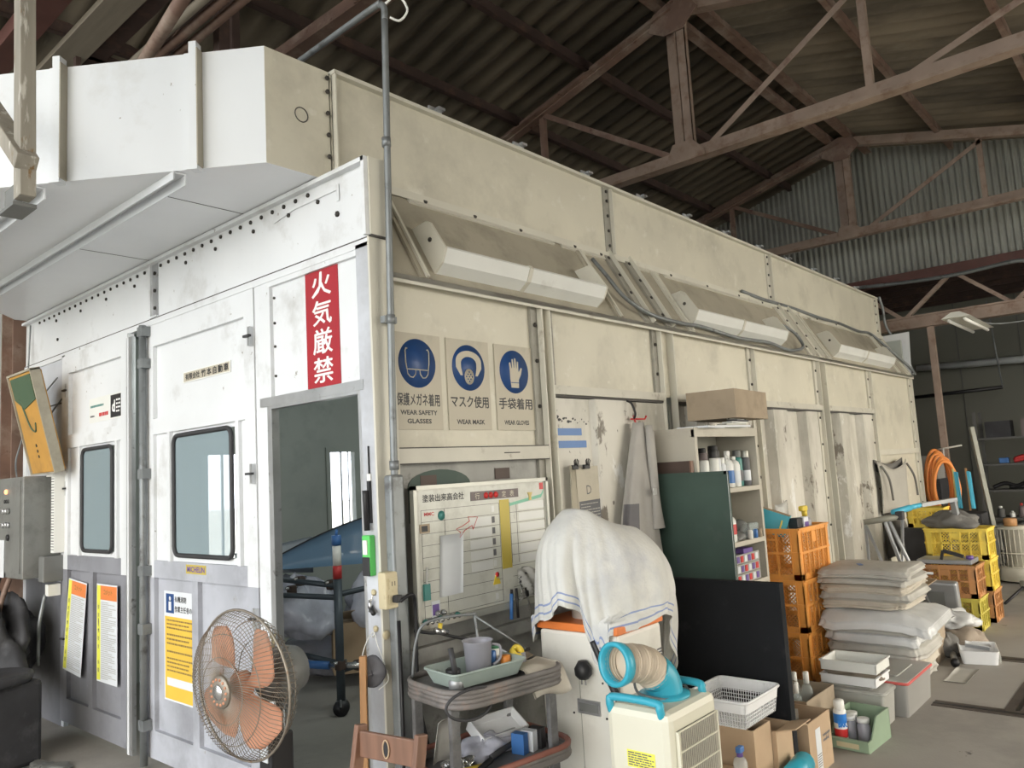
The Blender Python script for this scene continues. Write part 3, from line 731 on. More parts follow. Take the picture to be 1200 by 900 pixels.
# sloping light band
P0 = Vector((0, 0, 2.53)); vd = Vector((0, .32, .56)).normalized(); nd = Vector((1, 0, 0)).cross(vd)
def SL(x, v, n=0): return P0 + Vector((x, 0, 0)) + vd*v + nd*n
MS = Matrix(((1, 0, 0, 0), (0, vd[1], nd[1], 0), (0, vd[2], nd[2], 2.53), (0, 0, 0, 1)))
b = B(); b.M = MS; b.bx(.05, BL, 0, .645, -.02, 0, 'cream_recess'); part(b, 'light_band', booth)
b = B(); b.M = MS
for (x0, x1) in ((.5, 1.72), (1.8, 2.40), (2.66, 3.0), (3.1, 5.1), (5.6, 6.0), (6.1, 8.3)):
    b.bx(x0, x1, .57, .645, 0, .012, 'cream_frame')
bolts(b, [(x, .605, .012) for x in (.62, 1.0, 1.4, 1.95, 2.25, 3.2, 3.8, 4.4, 4.9, 6.3, 6.9, 7.6)], (0, 0, 1), .014)
part(b, 'upper_flange', booth)
for x in (2.36, 2.62, 5.26, 5.50):
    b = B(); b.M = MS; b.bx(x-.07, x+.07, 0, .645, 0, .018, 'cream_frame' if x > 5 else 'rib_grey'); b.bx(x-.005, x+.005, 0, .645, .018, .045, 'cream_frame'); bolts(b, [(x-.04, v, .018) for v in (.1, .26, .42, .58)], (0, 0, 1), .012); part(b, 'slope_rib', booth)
for x in (.33, 1.98, 2.92, 5.72, 8.1, 8.55):
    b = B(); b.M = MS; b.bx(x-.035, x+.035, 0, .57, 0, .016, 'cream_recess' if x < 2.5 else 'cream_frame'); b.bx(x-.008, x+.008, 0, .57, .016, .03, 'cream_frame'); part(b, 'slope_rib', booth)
for (x0, x1) in ((.43, 1.78), (2.95, 4.60), (5.94, 7.85)):
    b = B(); b.M = MS
    prof = [(.06, 0), (.20, 0), (.13, .125), (.115, .127), (.07, .07)]
    b.prism(prof, x1-x0, 'white_plastic', M=frame((x0, 0, 0), (0, 1, 0), (0, 0, 1)))
    lh = part(b, 'light_housing', booth)
    for xe in (x0-.012, x1):
        b = B(); b.M = MS; b.prism([(.06, 0), (.07, .07), (.112, .13), (.29, .118), (.32, .10), (.36, 0)], .012, 'cream_frame', M=frame((xe, 0, 0), (0, 1, 0), (0, 0, 1))); part(b, 'end_plate', lh)
    b = B(); b.M = MS; b.cyl((x0-.018, .22, .07), (x0-.012, .22, .07), .012, 'bolt', 8); part(b, 'screw', lh)
    xm = x0+.46*(x1-x0)
    b = B(); b.M = MS; b.prism([(.057, 0), (.21, 0), (.135, .129), (.112, .131), (.066, .072)], .03, 'cream_frame', M=frame((xm, 0, 0), (0, 1, 0), (0, 0, 1))); part(b, 'lens_joint', lh)
# cables along the band
b = B(); b.tube(smooth([SL(2.05, .5, .03), SL(2.05, .35, .05), SL(2.12, .15, .05), SL(2.35, .04, .05), SL(2.7, .02, .05), SL(3.1, .05, .03), SL(3.6, .0, .04), SL(4.2, .02, .04), SL(4.6, -.02, .04), SL(5.0, .05, .05), SL(5.02, .2, .06), SL(4.85, .3, .05)], 6), .014, 'conduit', 8); part(b, 'wiring', booth)
b = B(); b.tube(smooth([SL(4.5, .66, .03), SL(4.9, .62, .04), SL(5.6, .64, .03), SL(6.3, .6, .04), SL(7.0, .62, .03), SL(7.6, .58, .03), SL(8.1, .6, .03), SL(8.4, .35, .04), SL(8.6, .1, .06), SL(8.62, -.02, .05)], 6), .016, 'conduit', 8); part(b, 'wiring', booth)
b = B(); b.tube(smooth([(8.66, .28, 3.62), (8.7, .26, 3.45), (8.7, .24, 3.2), (8.74, .1, 2.9), (8.72, 0, 2.62), (8.6, -.03, 2.55)], 6), .016, 'conduit', 8); part(b, 'wiring', booth)
b = B(); b.prism([(.0, 2.5), (-.03, 3.1), (.33, 3.09)], .015, 'white_paint', M=frame((BL, 0, 0), (0, 1, 0), (0, 0, 1))); part(b, 'end_plate', booth)
# ---- plenum on top
b = B(); zb, zt = 3.08, 3.60
b.bx(.06, BL, .33, .35, zb, zt, 'warm_side_cream'); b.bx(.06, BL, .295, .35, zt-.012, zt+.008, 'cream_frame'); b.bx(.06, BL, .29, .33, zb-.012, zb+.012, 'cream_frame'); b.bx(.06, BL, .285, .29, zb-.03, zb+.012, 'cream_frame')
b.bx(.06, BL, .35, BW, zt-.01, zt, 'duct_white'); b.bx(.06, BL, BW-.03, BW, 3.0, zt, 'duct_white'); b.bx(BL-.02, BL, .35, BW, 3.0, zt, 'duct_white')
part(b, 'plenum_box', booth)
for x in (.065, 2.455, 5.23, BL-.03):
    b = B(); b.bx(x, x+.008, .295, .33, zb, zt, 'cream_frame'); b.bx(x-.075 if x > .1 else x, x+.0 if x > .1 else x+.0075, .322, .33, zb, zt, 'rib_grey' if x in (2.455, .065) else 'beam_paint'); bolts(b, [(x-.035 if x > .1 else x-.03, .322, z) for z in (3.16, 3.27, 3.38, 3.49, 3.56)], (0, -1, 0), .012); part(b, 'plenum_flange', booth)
for k in range(11):
    x = .75+.72*k; b = B(); b.bx(x, x+.1, .36, .37, zt, zt+.075, 'alum'); b.bx(x+.05, x+.1, .33, .36, zt+.06, zt+.075, 'alum'); part(b, 'top_bracket', booth)
# ---- overhanging intake duct at the front
plan = [(.05, .33), (-.30, .33), (-1.12, 1.46), (-1.12, 3.05), (-.12, 4.35), (.05, 4.35)]
zd0, zd1 = 3.045, 3.60
n = len(plan)
b = B()
vs = [(p[0], p[1], zd0) for p in plan]+[(p[0], p[1], zd1) for p in plan]
b._add(vs, [tuple(range(n, 2*n))] + [(i, i+1, n+i+1, n+i) for i in range(1, n-1)] + [(n-1, 0, n, 2*n-1)], 'duct_white')
b._add(vs, [tuple(reversed(range(n)))], 'duct_under'); b._add(vs, [(0, 1, n+1, n)], 'warm_side_cream')
part(b, 'intake_duct', booth)
dv = Vector((-.82, 1.13, 0)).normalized(); dn = Vector((-dv[1], dv[0], 0))
for s_ in (.335, .99):
    p = Vector((-.30, .33, 0)) + dv*s_
    b = B(); M = frame((p[0], p[1], 0), dv, (0, 0, 1))
    b.M = M; n_sign = 1 if (M.to_3x3() @ Vector((0, 0, 1))).dot(Vector((-1, -1, 0))) > 0 else -1
    b.bx(-.035, .0, zd0-.02, zd1+.03, min(0, n_sign*.05), max(0, n_sign*.05), 'duct_white'); b.bx(0, .045, zd0, zd1, min(0, n_sign*.006), max(0, n_sign*.006), 'duct_white')
    b.bx(-.04, -.034, zd0, zd1, min(0, n_sign*.05), max(0, n_sign*.05), 'cream_recess')
    fl = part(b, 'duct_flange', booth)
for (x, y0, y1) in ((-.53, .68, 3.75), (-.93, 1.24, 3.3)):
    b = B(); b.bx(x-.03, x+.03, y0, y1, zd0-.008, zd0-.001, 'white_paint'); b.bx(x+.024, x+.031, y0, y1, zd0-.055, zd0-.008, 'duct_white'); b.bx(x-.031, x-.024, y0, y1, zd0-.04, zd0-.008, 'duct_white'); part(b, 'duct_rail', booth)
for y in (1.0, 2.12): 
    b = B(); b.bx(-.5, -.0, y, y+.004, zd0-.002, zd0-.0005, 'seam'); part(b, 'duct_seam', booth)
b = B(); b.tube([frame((0, .329, 3.33), (1, 0, 0), (0, 0, 1)) @ Vector((-.11+.035*math.cos(a), .035*math.sin(a), 0)) for a in [2*PI*k/20 for k in range(20)]], .003, 'seam', 5, closed=True); part(b, 'inspection_ring', booth)
# ---- inside of the booth
b = B(); I = 'booth_inside'
b.bx(.05, BL, 4.38, 4.43, 0, .9, I); b.bx(.05, BL, 4.38, 4.43, 1.93, 3.0, I)
for (x0, x1) in ((.05, 1.5), (1.95, 2.88), (3.2, BL)): b.bx(x0, x1, 4.38, 4.43, .9, 1.93, I)
b.bx(BL-.08, BL-.03, .06, 4.38, 0, 3.0, I); b.bx(.05, BL-.03, .36, 4.38, 2.98, 3.02, I); b.bx(.9, 8.5, .06, .08, 0, 2.5, I)
b.bx(.03, .04, 3.6, 4.4, 0, 3.0, I); b.bx(.03, .04, .1, 4.4, 2.66, 3.0, I)
for x in (1.2, 2.2, 4.1, 5.4): b.bx(x, x+.02, 4.37, 4.38, 0, 2.98, 'booth_inside')
part(b, 'inner_lining', booth)
for (x0, x1) in ((1.5, 1.95), (2.88, 3.2)):
    b = B()
    b.bx(x0-.05, x0, 4.36, 4.38, .85, 1.98, I); b.bx(x1, x1+.05, 4.36, 4.38, .85, 1.98, I); b.bx(x0, x1, 4.36, 4.38, 1.93, 1.98, I); b.bx(x0, x1, 4.36, 4.38, .85, .9, I)
    f_ = part(b, 'inner_window', booth)
    b = B(); b.bx(x0+.15, x0+.17, 4.39, 4.41, .9, 1.93, 'alum'); b.bx(x0+.25, x0+.262, 4.39, 4.41, .9, 1.93, 'alum'); part(b, 'window_bar', f_)
# ================================================================ SIGNS, NOTICES AND THE WHITEBOARD
def lines(b, M, x0, x1, y0, y1, n, m, th=.0008, seed=0, hgt=.45, z=.0012):
    """rows of fine print"""
    rnd = random.Random(seed); dy = (y1-y0)/n
    for i in range(n):
        y = y1-dy*(i+.5); xe = x1-(x1-x0)*rnd.choice([0, 0, 0, .08, .25, .5])
        x = x0
        while x < xe-.004:
            w_ = min(rnd.uniform(.006, .03), xe-x)
            vs = [(x, y-dy*hgt/2, z), (x+w_, y-dy*hgt/2, z), (x+w_, y+dy*hgt/2, z), (x, y+dy*hgt/2, z)]
            b._add(vs, [(0, 1, 2, 3)], m, M=M); x += w_+.003
# --- red fire sign
t = root('fire_warning_sign', 'tall red sign with white vertical characters on the white panel', 'sign', (-.0, .375, 2.08))
M = FRONT(.375, 2.335, .008)
b = B(); b.M = M; b.bx(-.13, .13, -.285, .285, 0, .004, 'red_sign'); part(b, 'sign_plate', t)
b = B()
for k, ch in enumerate('火気厳禁'): b.text(ch, 'sign_white', M @ TR(0, .205-.137*k, .004), h=.118, w=.15, weight=.02)
part(b, 'lettering', t)
# --- three safety signs
def safety(x0, x1, kind, jp, en, label):
    xc, zc = (x0+x1)/2, 2.045; w_, h_ = x1-x0, .45
    t = root('safety_sign', label, 'sign', (xc, .03, 1.82)); M = SIDE(xc, zc, .028)
    b = B(); b.M = M; b.bx(-w_/2, w_/2, -h_/2, h_/2, 0, .004, 'sign_cream'); part(b, 'sign_plate', t)
    b = B(); b.M = M @ TR(0, .085, 0); b.lathe([(.115, .004), (.115, .0052)], 'sign_blue', 40); part(b, 'blue_disc', t)
    W = 'sign_cream'; b = B(); D = M @ TR(0, .085, .0062)
    if kind == 'glasses':
        for s_ in (-1, 1):
            pts = [(s_*.012, -.03), (s_*.015, -.052), (s_*.03, -.068), (s_*.048, -.066), (s_*.062, -.052), (s_*.066, -.03)]
            b.tube([D @ Vector((p[0], p[1], 0)) for p in pts], .003, W, 5, closed=True)
            b.tube([D @ Vector((p[0], p[1], 0)) for p in [(s_*.066, -.03), (s_*.072, .0), (s_*.074, .055), (s_*.068, .068), (s_*.06, .066)]], .003, W, 5)
        b.tube([D @ Vector((x, -.03, 0)) for x in (-.014, .014)], .003, W, 5)
    if kind == 'mask':
        o = [(.09*math.cos(a), .03+.055*math.sin(a)) for a in [PI*k/14 for k in range(15)]]
        i_ = [(.055*math.cos(a), .02+.035*math.sin(a)) for a in [PI*k/14 for k in range(15)]]
        poly = o+[(-.09, 0), (-.06, -.04), (-.045, -.04)]+[(-.055, .0)]+list(reversed(i_))+[(.055, .0), (.045, -.04), (.06, -.04), (.09, 0)]
        b.prism(poly, .0008, W, M=D)
        b.lathe([(.033, 0), (.033, .0016)], W, 24, M=D @ TR(0, -.045, 0) @ Matrix.Diagonal((1, 1.2, 1, 1)))
        for r_ in range(-2, 3):
            for c_ in range(-2, 3):
                if (r_+c_) % 2 == 0 and r_*r_+c_*c_ < 7: b.lathe([(.0045, 0), (.0045, .002)], 'sign_blue', 6, M=D @ TR(c_*.010, -.045+r_*.012, .0006))
        b.tube([D @ Vector((.036*math.cos(a), -.045+.042*math.sin(a), .001)) for a in [2*PI*k/20 for k in range(20)]], .0016, 'sign_blue', 5, closed=True)
    if kind == 'glove':
        pts = [(-.03, -.085), (.03, -.085), (.032, -.04), (.05, -.015), (.062, .02), (.052, .025), (.036, .0), (.032, .01), (.034, .055), (.024, .058), (.020, .02), (.016, .02), (.014, .072), (.003, .074), (.0, .022), (-.004, .022), (-.008, .068), (-.018, .067), (-.018, .02), (-.022, .018), (-.03, .05), (-.04, .046), (-.036, 0), (-.036, -.04)]
        b.prism(pts, .0008, W, M=D); b.bx(0, 0, 0, 0, 0, 0, W) if False else None
        b._add([(-.032, -.056, .001), (.032, -.056, .001), (.032, -.06, .001), (-.032, -.06, .001)], [(3, 2, 1, 0)], 'sign_blue', M=D)
    part(b, 'pictogram', t)
    b = B(); b.text(jp, 'sign_black', M @ TR(0, -.085, .004), w=w_*.88, h=.058, weight=.03)
    if len(en) == 2:
        b.text(en[0], 'sign_black', M @ TR(0, -.145, .004), w=w_*.76, h=.022, weight=.03); b.text(en[1], 'sign_black', M @ TR(0, -.185, .004), w=w_*.5, h=.022, weight=.03)
    else: b.text(en[0], 'sign_black', M @ TR(0, -.185, .004), w=w_*.66, h=.024, weight=.03)
    part(b, 'lettering', t)
safety(.125, .425, 'glasses', '保護メガネ着用', ('WEAR SAFETY', 'GLASSES'), 'safety glasses sign, leftmost of the three blue-disc signs')
safety(.465, .765, 'mask', 'マスク使用', ('WEAR MASK',), 'wear mask sign, middle of the three blue-disc signs')
safety(.81, 1.11, 'glove', '手袋着用', ('WEAR GLOVES',), 'wear gloves sign, rightmost of the three blue-disc signs')
# --- name plate, tyre sticker, company sticker
t = root('name_plate', 'small slanting company name plate on the right booth door', 'sign', (0, 1.5, 2.2)); M = FRONT(1.5, 2.262, .012)
b = B(); b.M = M; b.bx(-.27, .27, -.032, .032, 0, .004, 'white_plastic'); b.bx(-.262, .262, -.026, .026, .004, .0045, 'sign_cream'); part(b, 'plate', t)
b = B(); b.text('有限会社', 'sign_black', M @ TR(-.155, 0, .0046), w=.17, h=.036, weight=.04); b.text('竹本自動車', 'sign_black', M @ TR(.10, 0, .0046), w=.30, h=.042, weight=.04, space=1.3); part(b, 'lettering', t)
t = root('tyre_brand_sticker', 'small yellow sticker with dark lettering under the right door window', 'sticker', (0, 1.6, 1.1)); M = FRONT(1.60, 1.165, -.0125)
b = B(); b.M = M; b.bx(-.115, .115, -.025, .025, 0, .001, 'khaki_strip'); part(b, 'backing', t)
b = B(); b.text('MICHELIN', 'purple', M @ TR(0, 0, .0012), w=.2, h=.032, weight=.03); part(b, 'lettering', t)
t = root('company_sticker', 'pale sticker with a black logo square above the left door window', 'sticker', (0, 2.8, 2.1)); M = FRONT(2.86, 2.19, -.0075)
b = B(); b.M = M; b.bx(-.26, .28, -.085, .085, 0, .0012, 'white_plastic'); part(b, 'backing', t)
b = B(); b.M = M; b.bx(.10, .27, -.075, .075, .0012, .0022, 'sign_black'); part(b, 'logo_square', t)
b = B(); b.text('d', 'sign_white', M @ TR(.15, 0, .0024), h=.08, weight=.04); lines(b, M, .19, .26, -.05, .05, 4, 'sign_white', seed=3, z=.0026); part(b, 'logo', t)
b = B(); lines(b, M, -.24, .06, .015, .04, 1, 'teal', seed=5, hgt=.6, z=.0016); lines(b, M, -.24, -.14, -.05, -.03, 1, 'ink_grey', seed=6, hgt=.6, z=.0016); lines(b, M, -.09, .06, -.055, -.02, 1, 'magnet_red', seed=7, hgt=.7, z=.0016); part(b, 'lettering', t)
# --- yellow solvent poster
t = root('duty_poster', 'yellow poster with a blue symbol on the lower right booth door', 'poster', (0, 1.82, .4)); M = FRONT(1.825, .715, .0125)
b = B(); b.M = M; b.bx(-.215, .215, -.31, .31, 0, .0015, 'paper'); part(b, 'poster_sheet', t)
b = B(); b.M = M; b.bx(-.205, .205, -.30, .165, .0015, .002, 'poster_yellow'); part(b, 'yellow_field', t)
b = B(); b.M = M; b.bx(-.19, -.09, .185, .295, .0015, .002, 'sign_blue'); b.bx(-.155, -.125, .2, .25, .002, .0025, 'sign_white'); b.lathe([(.013, .002), (.013, .0026)], 'sign_white', 14, M=TR(-.14, .268, 0)); part(b, 'symbol', t)
b = B(); b.text('有機溶剤', 'sign_black', M @ TR(-.01, .268, .002), w=.14, h=.034, weight=.02); b.text('作業主任者の職務', 'sign_black', M @ TR(.06, .212, .002), w=.28, h=.034, weight=.02)
for (y0, y1, n_) in ((.09, .155, 3), (.0, .075, 3), (-.045, -.02, 1), (-.15, -.06, 4)): lines(b, M, -.18, .18, y0, y1, n_, 'ink_brown', seed=n_+int(y0*100), hgt=.42, z=.0026)
part(b, 'lettering', t)
b = B(); b.M = M; b.bx(-.18, .19, -.225, -.18, .002, .0026, 'paper'); part(b, 'name_field', t)
# --- two long instruction sheets on the left door
for (yc, h_, tilt, lab) in ((3.29, .62, 7, 'long yellow-edged instruction sheet peeling off, nearer the control box'), (2.75, .62, 0, 'long yellow-edged instruction sheet hanging straight beside the door edge')):
    t = root('instruction_sheet', lab, 'paper', (0, yc, .4)); M = FRONT(yc, .72, -.022-.012) @ Matrix.Rotation(math.radians(-tilt*.6), 4, 'Z')
    if tilt: M = M @ RX(math.radians(-2))
    b = B(); b.M = M; b.bx(-.16, .16, -h_/2, h_/2, 0, .0012, 'paper'); part(b, 'paper_sheet', t)
    b = B(); b.M = M; b.bx(-.155, -.10, -h_/2+.01, h_/2-.01, .0012, .0018, 'strip_yellow'); b.text('!', 'ink_grey', TR(-.128, .05, .002), h=.08); part(b, 'yellow_margin', t)
    b = B(); b.M = M; b.bx(-.10, .155, h_/2-.1, h_/2-.01, .0012, .0018, 'strip_orange'); part(b, 'orange_heading', t)
    b = B(); b.text('コメット', 'ink_brown', M @ TR(.02, h_/2-.05, .002), w=.13, h=.034, weight=.02); lines(b, M, -.09, .14, -h_/2+.02, h_/2-.11, 40, 'board_frame', seed=int(yc*10), hgt=.4, z=.002)
    for k in range(9): b.text('要領注意'[k % 4], 'ink_grey', M @ TR(-.128, -.24+.05*k, .002), h=.026) if k % 4 != 2 else None
    part(b, 'lettering', t)
# --- whiteboard
wb = root('whiteboard', 'dirty whiteboard ruled into rows with magnets, notes and a khaki strip', 'whiteboard', (.625, 0, .94))
WX0, WX1, WZ0, WZ1, WY = .155, 1.10, .945, 1.565, -.035
M = SIDE((WX0+WX1)/2, (WZ0+WZ1)/2, WY); hw, hh = (WX1-WX0)/2, (WZ1-WZ0)/2
b = B(); b.M = M; b.bx(-hw+.015, hw-.015, -hh+.015, hh-.015, -.012, 0, 'board_white'); ws = part(b, 'writing_surface', wb)
b = B(); b.M = M
b.bx(-hw, hw, hh-.018, hh, -.015, .012, 'board_frame'); b.bx(-hw, hw, -hh, -hh+.03, -.015, .02, 'board_frame'); b.bx(-hw, -hw+.018, -hh, hh, -.015, .012, 'board_frame'); b.bx(hw-.018, hw, -hh, hh, -.015, .012, 'board_frame')
part(b, 'board_frame', wb)
b = B(); b.M = M
zr = [.20-.052*k for k in range(10)]
def hl(x0, x1, y, m='sign_black', t_=.0016): b.bx(x0, x1, y-t_/2, y+t_/2, 0, .0008, m)
def vl(x, y0, y1, m='sign_black', t_=.0016): b.bx(x-t_/2, x+t_/2, y0, y1, 0, .0008, m)
for z in zr: hl(-hw+.05, .09, z)
for z in zr[1:]: hl(.17, hw-.03, z)
for x in (-hw+.05, -.28, .09): vl(x, -.27, .20)
for x in (.17, .22, hw-.03): vl(x, -.10 if x != .22 else -.10, .20)
part(b, 'ruled_lines', ws)
b = B(); b.M = M
for k in range(9):
    if 1 <= k <= 5: b.bx(-.12, .03, zr[k]-.048, zr[k]-.006, .0002, .0009, 'board_cell')
    b.bx(.235, hw-.035, zr[k]-.044+(-.0), zr[k]-.006, .0002, .0009, 'board_cell') if k < 6 else None
    b.bx(.035, .055, zr[k]-.04, zr[k]-.01, .0002, .001, 'ink_grey' if k in (1, 2, 3, 4) else 'board_cell')
part(b, 'magnetic_strips', ws, stuff=True)
b = B(); b.M = M; b.bx(.095, .165, -.12, .215, 0, .002, 'khaki_strip'); part(b, 'khaki_strip', wb)
b = B(); b.M = M; b.bx(-.105, .24, .222, .265, 0, .002, 'purple_grey'); hs = part(b, 'heading_strip', wb)
b = B(); b.text('行', 'sign_cream', M @ TR(-.06, .243, .0022), h=.03, weight=.02); b.text('定', 'sign_cream', M @ TR(.13, .243, .0022), h=.03, weight=.02); b.text('表', 'sign_cream', M @ TR(.19, .243, .0022), h=.03, weight=.02)
for x in (.0, .035, .07): b.lathe([(.015, .002), (.015, .006)], 'magnet_red', 12, M=M @ TR(x, .243, 0))
part(b, 'heading_marks', hs)
b = B(); b.text('塗装出来高会社', 'sign_black', M @ TR(-.28, .252, .0006), w=.26, h=.034, weight=.02); b.text('MMC', 'magnet_red', M @ TR(-.375, .182, .0006), w=.06, h=.016, weight=.02); part(b, 'handwriting', ws)
b = B(); b.M = M; b.tube([(-.21, .10, .002), (-.165, .112, .002), (-.12, .13, .002), (-.13, .15, .002), (-.065, .145, .002), (-.10, .09, .002), (-.105, .108, .002), (-.155, .09, .002), (-.19, .06, .002), (-.185, .085, .002)], .0016, 'magnet_red', 5, closed=True); part(b, 'red_arrow_mark', ws)
b = B(); b.M = M; b._add([(.17, .195, .001), (.42, .225, .001), (hw-.03, .25, .001), (hw-.03, .235, .001), (.42, .208, .001), (.17, .18, .001)], [(5, 4, 3, 2, 1, 0)], 'green_streak'); part(b, 'green_stroke', ws)
b = B(); b.M = M; b.bx(hw-.06, hw-.03, .25, .285, 0, .001, 'magnet_red'); part(b, 'red_square', ws)
def on_board(name, label, cat, fn, group=None):
    b = B(); b.M = M; fn(b); return solo(b, name, label, cat, group)
on_board('paper_slip', 'long white paper slip hanging down the left half of the whiteboard', 'paper', lambda b: b.grid(lambda u, v: (-.335+.15*u+.02*v, -.19+.27*v, .004+.0015*math.sin(5*u)), 8, 4, 'paper', th=.0006))
on_board('picture_card', 'small purple picture card near the bottom left of the whiteboard', 'card', lambda b: (b.bx(-.385, -.335, -.27, -.2, .001, .003, 'paper'), b.bx(-.38, -.34, -.262, -.215, .003, .0035, 'purple')))
on_board('correction_pen', 'green and clear correction pen clipped at the left of the whiteboard', 'pen', lambda b: (b.bx(-.43, -.395, -.19, -.12, .001, .012, 'teal'), b.cyl((-.412, -.12, .007), (-.405, -.05, .007), .006, 'clear_plastic')))
on_board('note_card', 'small brown note card at the upper left of the whiteboard', 'card', lambda b: (b.bx(-.435, -.375, .10, .14, .001, .003, 'cardboard_old'), b.bx(-.425, -.39, .107, .132, .003, .004, 'sign_black')))
on_board('round_sticker', 'round green sticker at the upper left of the whiteboard', 'sticker', lambda b: b.lathe([(.022, .001), (.022, .002)], 'teal', 16, M=TR(-.30, .17, 0)))
on_board('toy_magnet', 'yellow and red toy magnet low in the middle of the whiteboard', 'magnet', lambda b: (b.prism([(0, 0), (.05, 0), (.04, .03), (.03, .02), (.02, .045), (.012, .03)], .004, 'yellow', M=TR(.02, -.185, .001)), b.lathe([(.012, .001), (.012, .006)], 'magnet_red', 10, M=TR(.05, -.14, 0))))
on_board('toy_magnet', 'gold winged magnet at the upper right of the whiteboard', 'magnet', lambda b: b.prism([(-.02, .04), (-.008, .02), (-.01, 0), (.01, 0), (.008, .02), (.02, .04)], .003, 'rope_yellow', M=TR(.33, .20, .001)))
for k, (x, r_) in enumerate(((-.43, .017), (-.40, .02), (-.37, .017), (-.34, .019), (-.305, .016), (-.27, .016), (-.235, .017), (-.355, .013), (-.32, .012))):
    b = B(); zz = -.285 + (.03 if k > 6 else 0)
    b.lathe([(r_, .0), (r_, .008), (r_*.7, .014)], 'teal' if k % 3 == 0 else 'steel_grey', 12, M=M @ TR(x, zz, .004)); b.lathe([(r_*.5, .014), (r_*.45, .02)], 'chrome', 10, M=M @ TR(x, zz, .004))
    solo(b, 'round_magnet', 'round dull metal magnet in the row at the lower left of the whiteboard', 'magnet', group='round magnets low on the whiteboard')
on_board('marker_pen', 'blue marker pen standing at the bottom edge of the whiteboard', 'pen', lambda b: (b.cyl((.105, -.36, .03), (.12, -.24, .026), .009, 'blue'), b.cyl((.12, -.24, .026), (.122, -.22, .026), .007, 'sign_black')))
on_board('marker_pen', 'thin black marker pen at the bottom edge of the whiteboard', 'pen', lambda b: b.cyl((.155, -.36, .03), (.157, -.22, .026), .007, 'sign_black'))
t = root('black_scissors', 'black-handled scissors hanging at the lower right of the whiteboard', 'scissors', (.85, -.05, .85))
for s_ in (-1, 1):
    b = B(); b.M = M; b.tube([(.215+s_*.014+.014*math.cos(a), -.19+.035*math.sin(a), .03) for a in [2*PI*k/14 for k in range(14)]], .0055, 'sign_black', 6, closed=True); b.bar((.225+s_*.008, -.22, .03), (.235, -.27, .03), .012, .008, 'sign_black'); part(b, 'handle', t)
    b = B(); b.M = M; b.bar((.232, -.26, .03), (.262-.01*(s_ < 0), -.37, .028), .007, .002, 'chrome'); part(b, 'blade', t)
b = B()
b.grid(lambda u, v: M @ Vector((.175+.30*u, -.29+.16*v*(1-.35*u)+.02*math.sin(5*u), .02+.022*math.sin(PI*v)+.008*math.sin(23*u+7*v)+.006*math.sin(40*v-9*u))), 26, 16, 'clear_plastic', th=.002)
solo(b, 'plastic_bag', 'crumpled clear plastic bag tacked over the lower right of the whiteboard', 'bag')
# --- blue stripes, paper and clipboard beside the whiteboard
for (x1, z, lab) in ((1.49, 1.81, 'short blue strip label, upper of the two beside the panel door'), (1.53, 1.74, 'longer blue strip label, lower of the two beside the panel door')):
    b = B(); b.box(((1.26+x1)/2, -.003, z), (x1-1.26, .003, .04), 'cooler_blue' if False else 'blue'); solo(b, 'strip_label', lab, 'label')
b = B()
t = root('pinned_notice', 'cream notice with a grey printed block beside the folded panel door', 'paper', (1.5, 0, 1.1)); Mn = SIDE(1.5, 1.36, -.022) @ Matrix.Rotation(.03, 4, 'Z')
b.M = Mn; b.bx(-.11, .11, -.25, .25, 0, .002, 'sign_cream'); part(b, 'paper_sheet', t)
b = B(); b.M = Mn; b.bx(-.1, .1, -.12, .06, .002, .003, 'ink_grey'); part(b, 'printed_block', t)
b = B(); b.text('D', 'ink_grey', Mn @ TR(0, .12, .002), h=.05); lines(b, Mn, -.09, .09, -.1, .05, 9, 'board_frame', seed=9, hgt=.3, z=.0036); part(b, 'lettering', t)
b = B(); b.grid(lambda u, v: (1.30+.08*u+.015*v, -.03-.012*math.sin(3*u+2*v), 1.12+.5*v), 6, 6, 'sign_cream', th=.006); solo(b, 'paper_sheaf', 'curling sheaf of cream papers clipped beside the notice', 'paper')
for (x, lab) in ((1.36, 'black bulldog clip holding the paper sheaf'), (1.47, 'black bulldog clip on top of the cream notice')):
    b = B(); b.box((x, -.035, 1.61), (.05, .02, .025), 'sign_black', bev=.003)
    for s_ in (-1, 1): b.tube([(x+s_*.012, -.045, 1.615), (x+s_*.02, -.05, 1.645), (x+s_*.008, -.05, 1.655), (x+s_*.004, -.045, 1.62)], .003, 'sign_black', 5)
    solo(b, 'bulldog_clip', lab, 'clip')
# ================================================================ LEFT: CONTROL BOX, BUCKET, FAN, COLUMNS
t = root('control_box', 'grey steel control box on the left booth wall with an orange pilot lamp', 'control box', (-.14, 4.05, 1.02))
b = B(); b.bx(-.26, -.02, 3.62, 4.6, 1.05, 1.77, 'panel_steel', bev=.006); part(b, 'case', t)
b = B(); b.bx(-.268, -.26, 3.66, 4.56, 1.09, 1.74, 'panel_steel'); cd_ = part(b, 'door', t, 'dusty grey steel door')
M = FRONT(3.95, 1.5, -.268)
b = B(); b.lathe([(.018, 0), (.018, .008), (.012, .014)], 'lamp_orange', 14, M=M @ TR(.0, .17, 0)); part(b, 'pilot_lamp', cd_, 'glowing orange pilot lamp')
for k, (x, z) in enumerate([(-.06, .03), (0, .03), (.06, .03), (-.06, -.07), (0, -.07), (.06, -.07)]):
    b = B(); b.lathe([(.021, 0), (.021, .01), (.014, .016)], 'alum' if k != 2 else 'fan_motor', 14, M=M @ TR(x, z, 0)); part(b, 'push_button', cd_)
b = B(); b.lathe([(.024, 0), (.022, .012)], 'sign_black', 14, M=M @ TR(.05, -.16, 0)); b.box((0, 0, 0), (.01, .05, .03), 'sign_black', R=None) if False else None; part(b, 'selector_switch', cd_)
b = B(); b.text('003', 'sign_black', M @ TR(0, .10, .001), w=.12, h=.03, weight=.04); part(b, 'lettering', t)
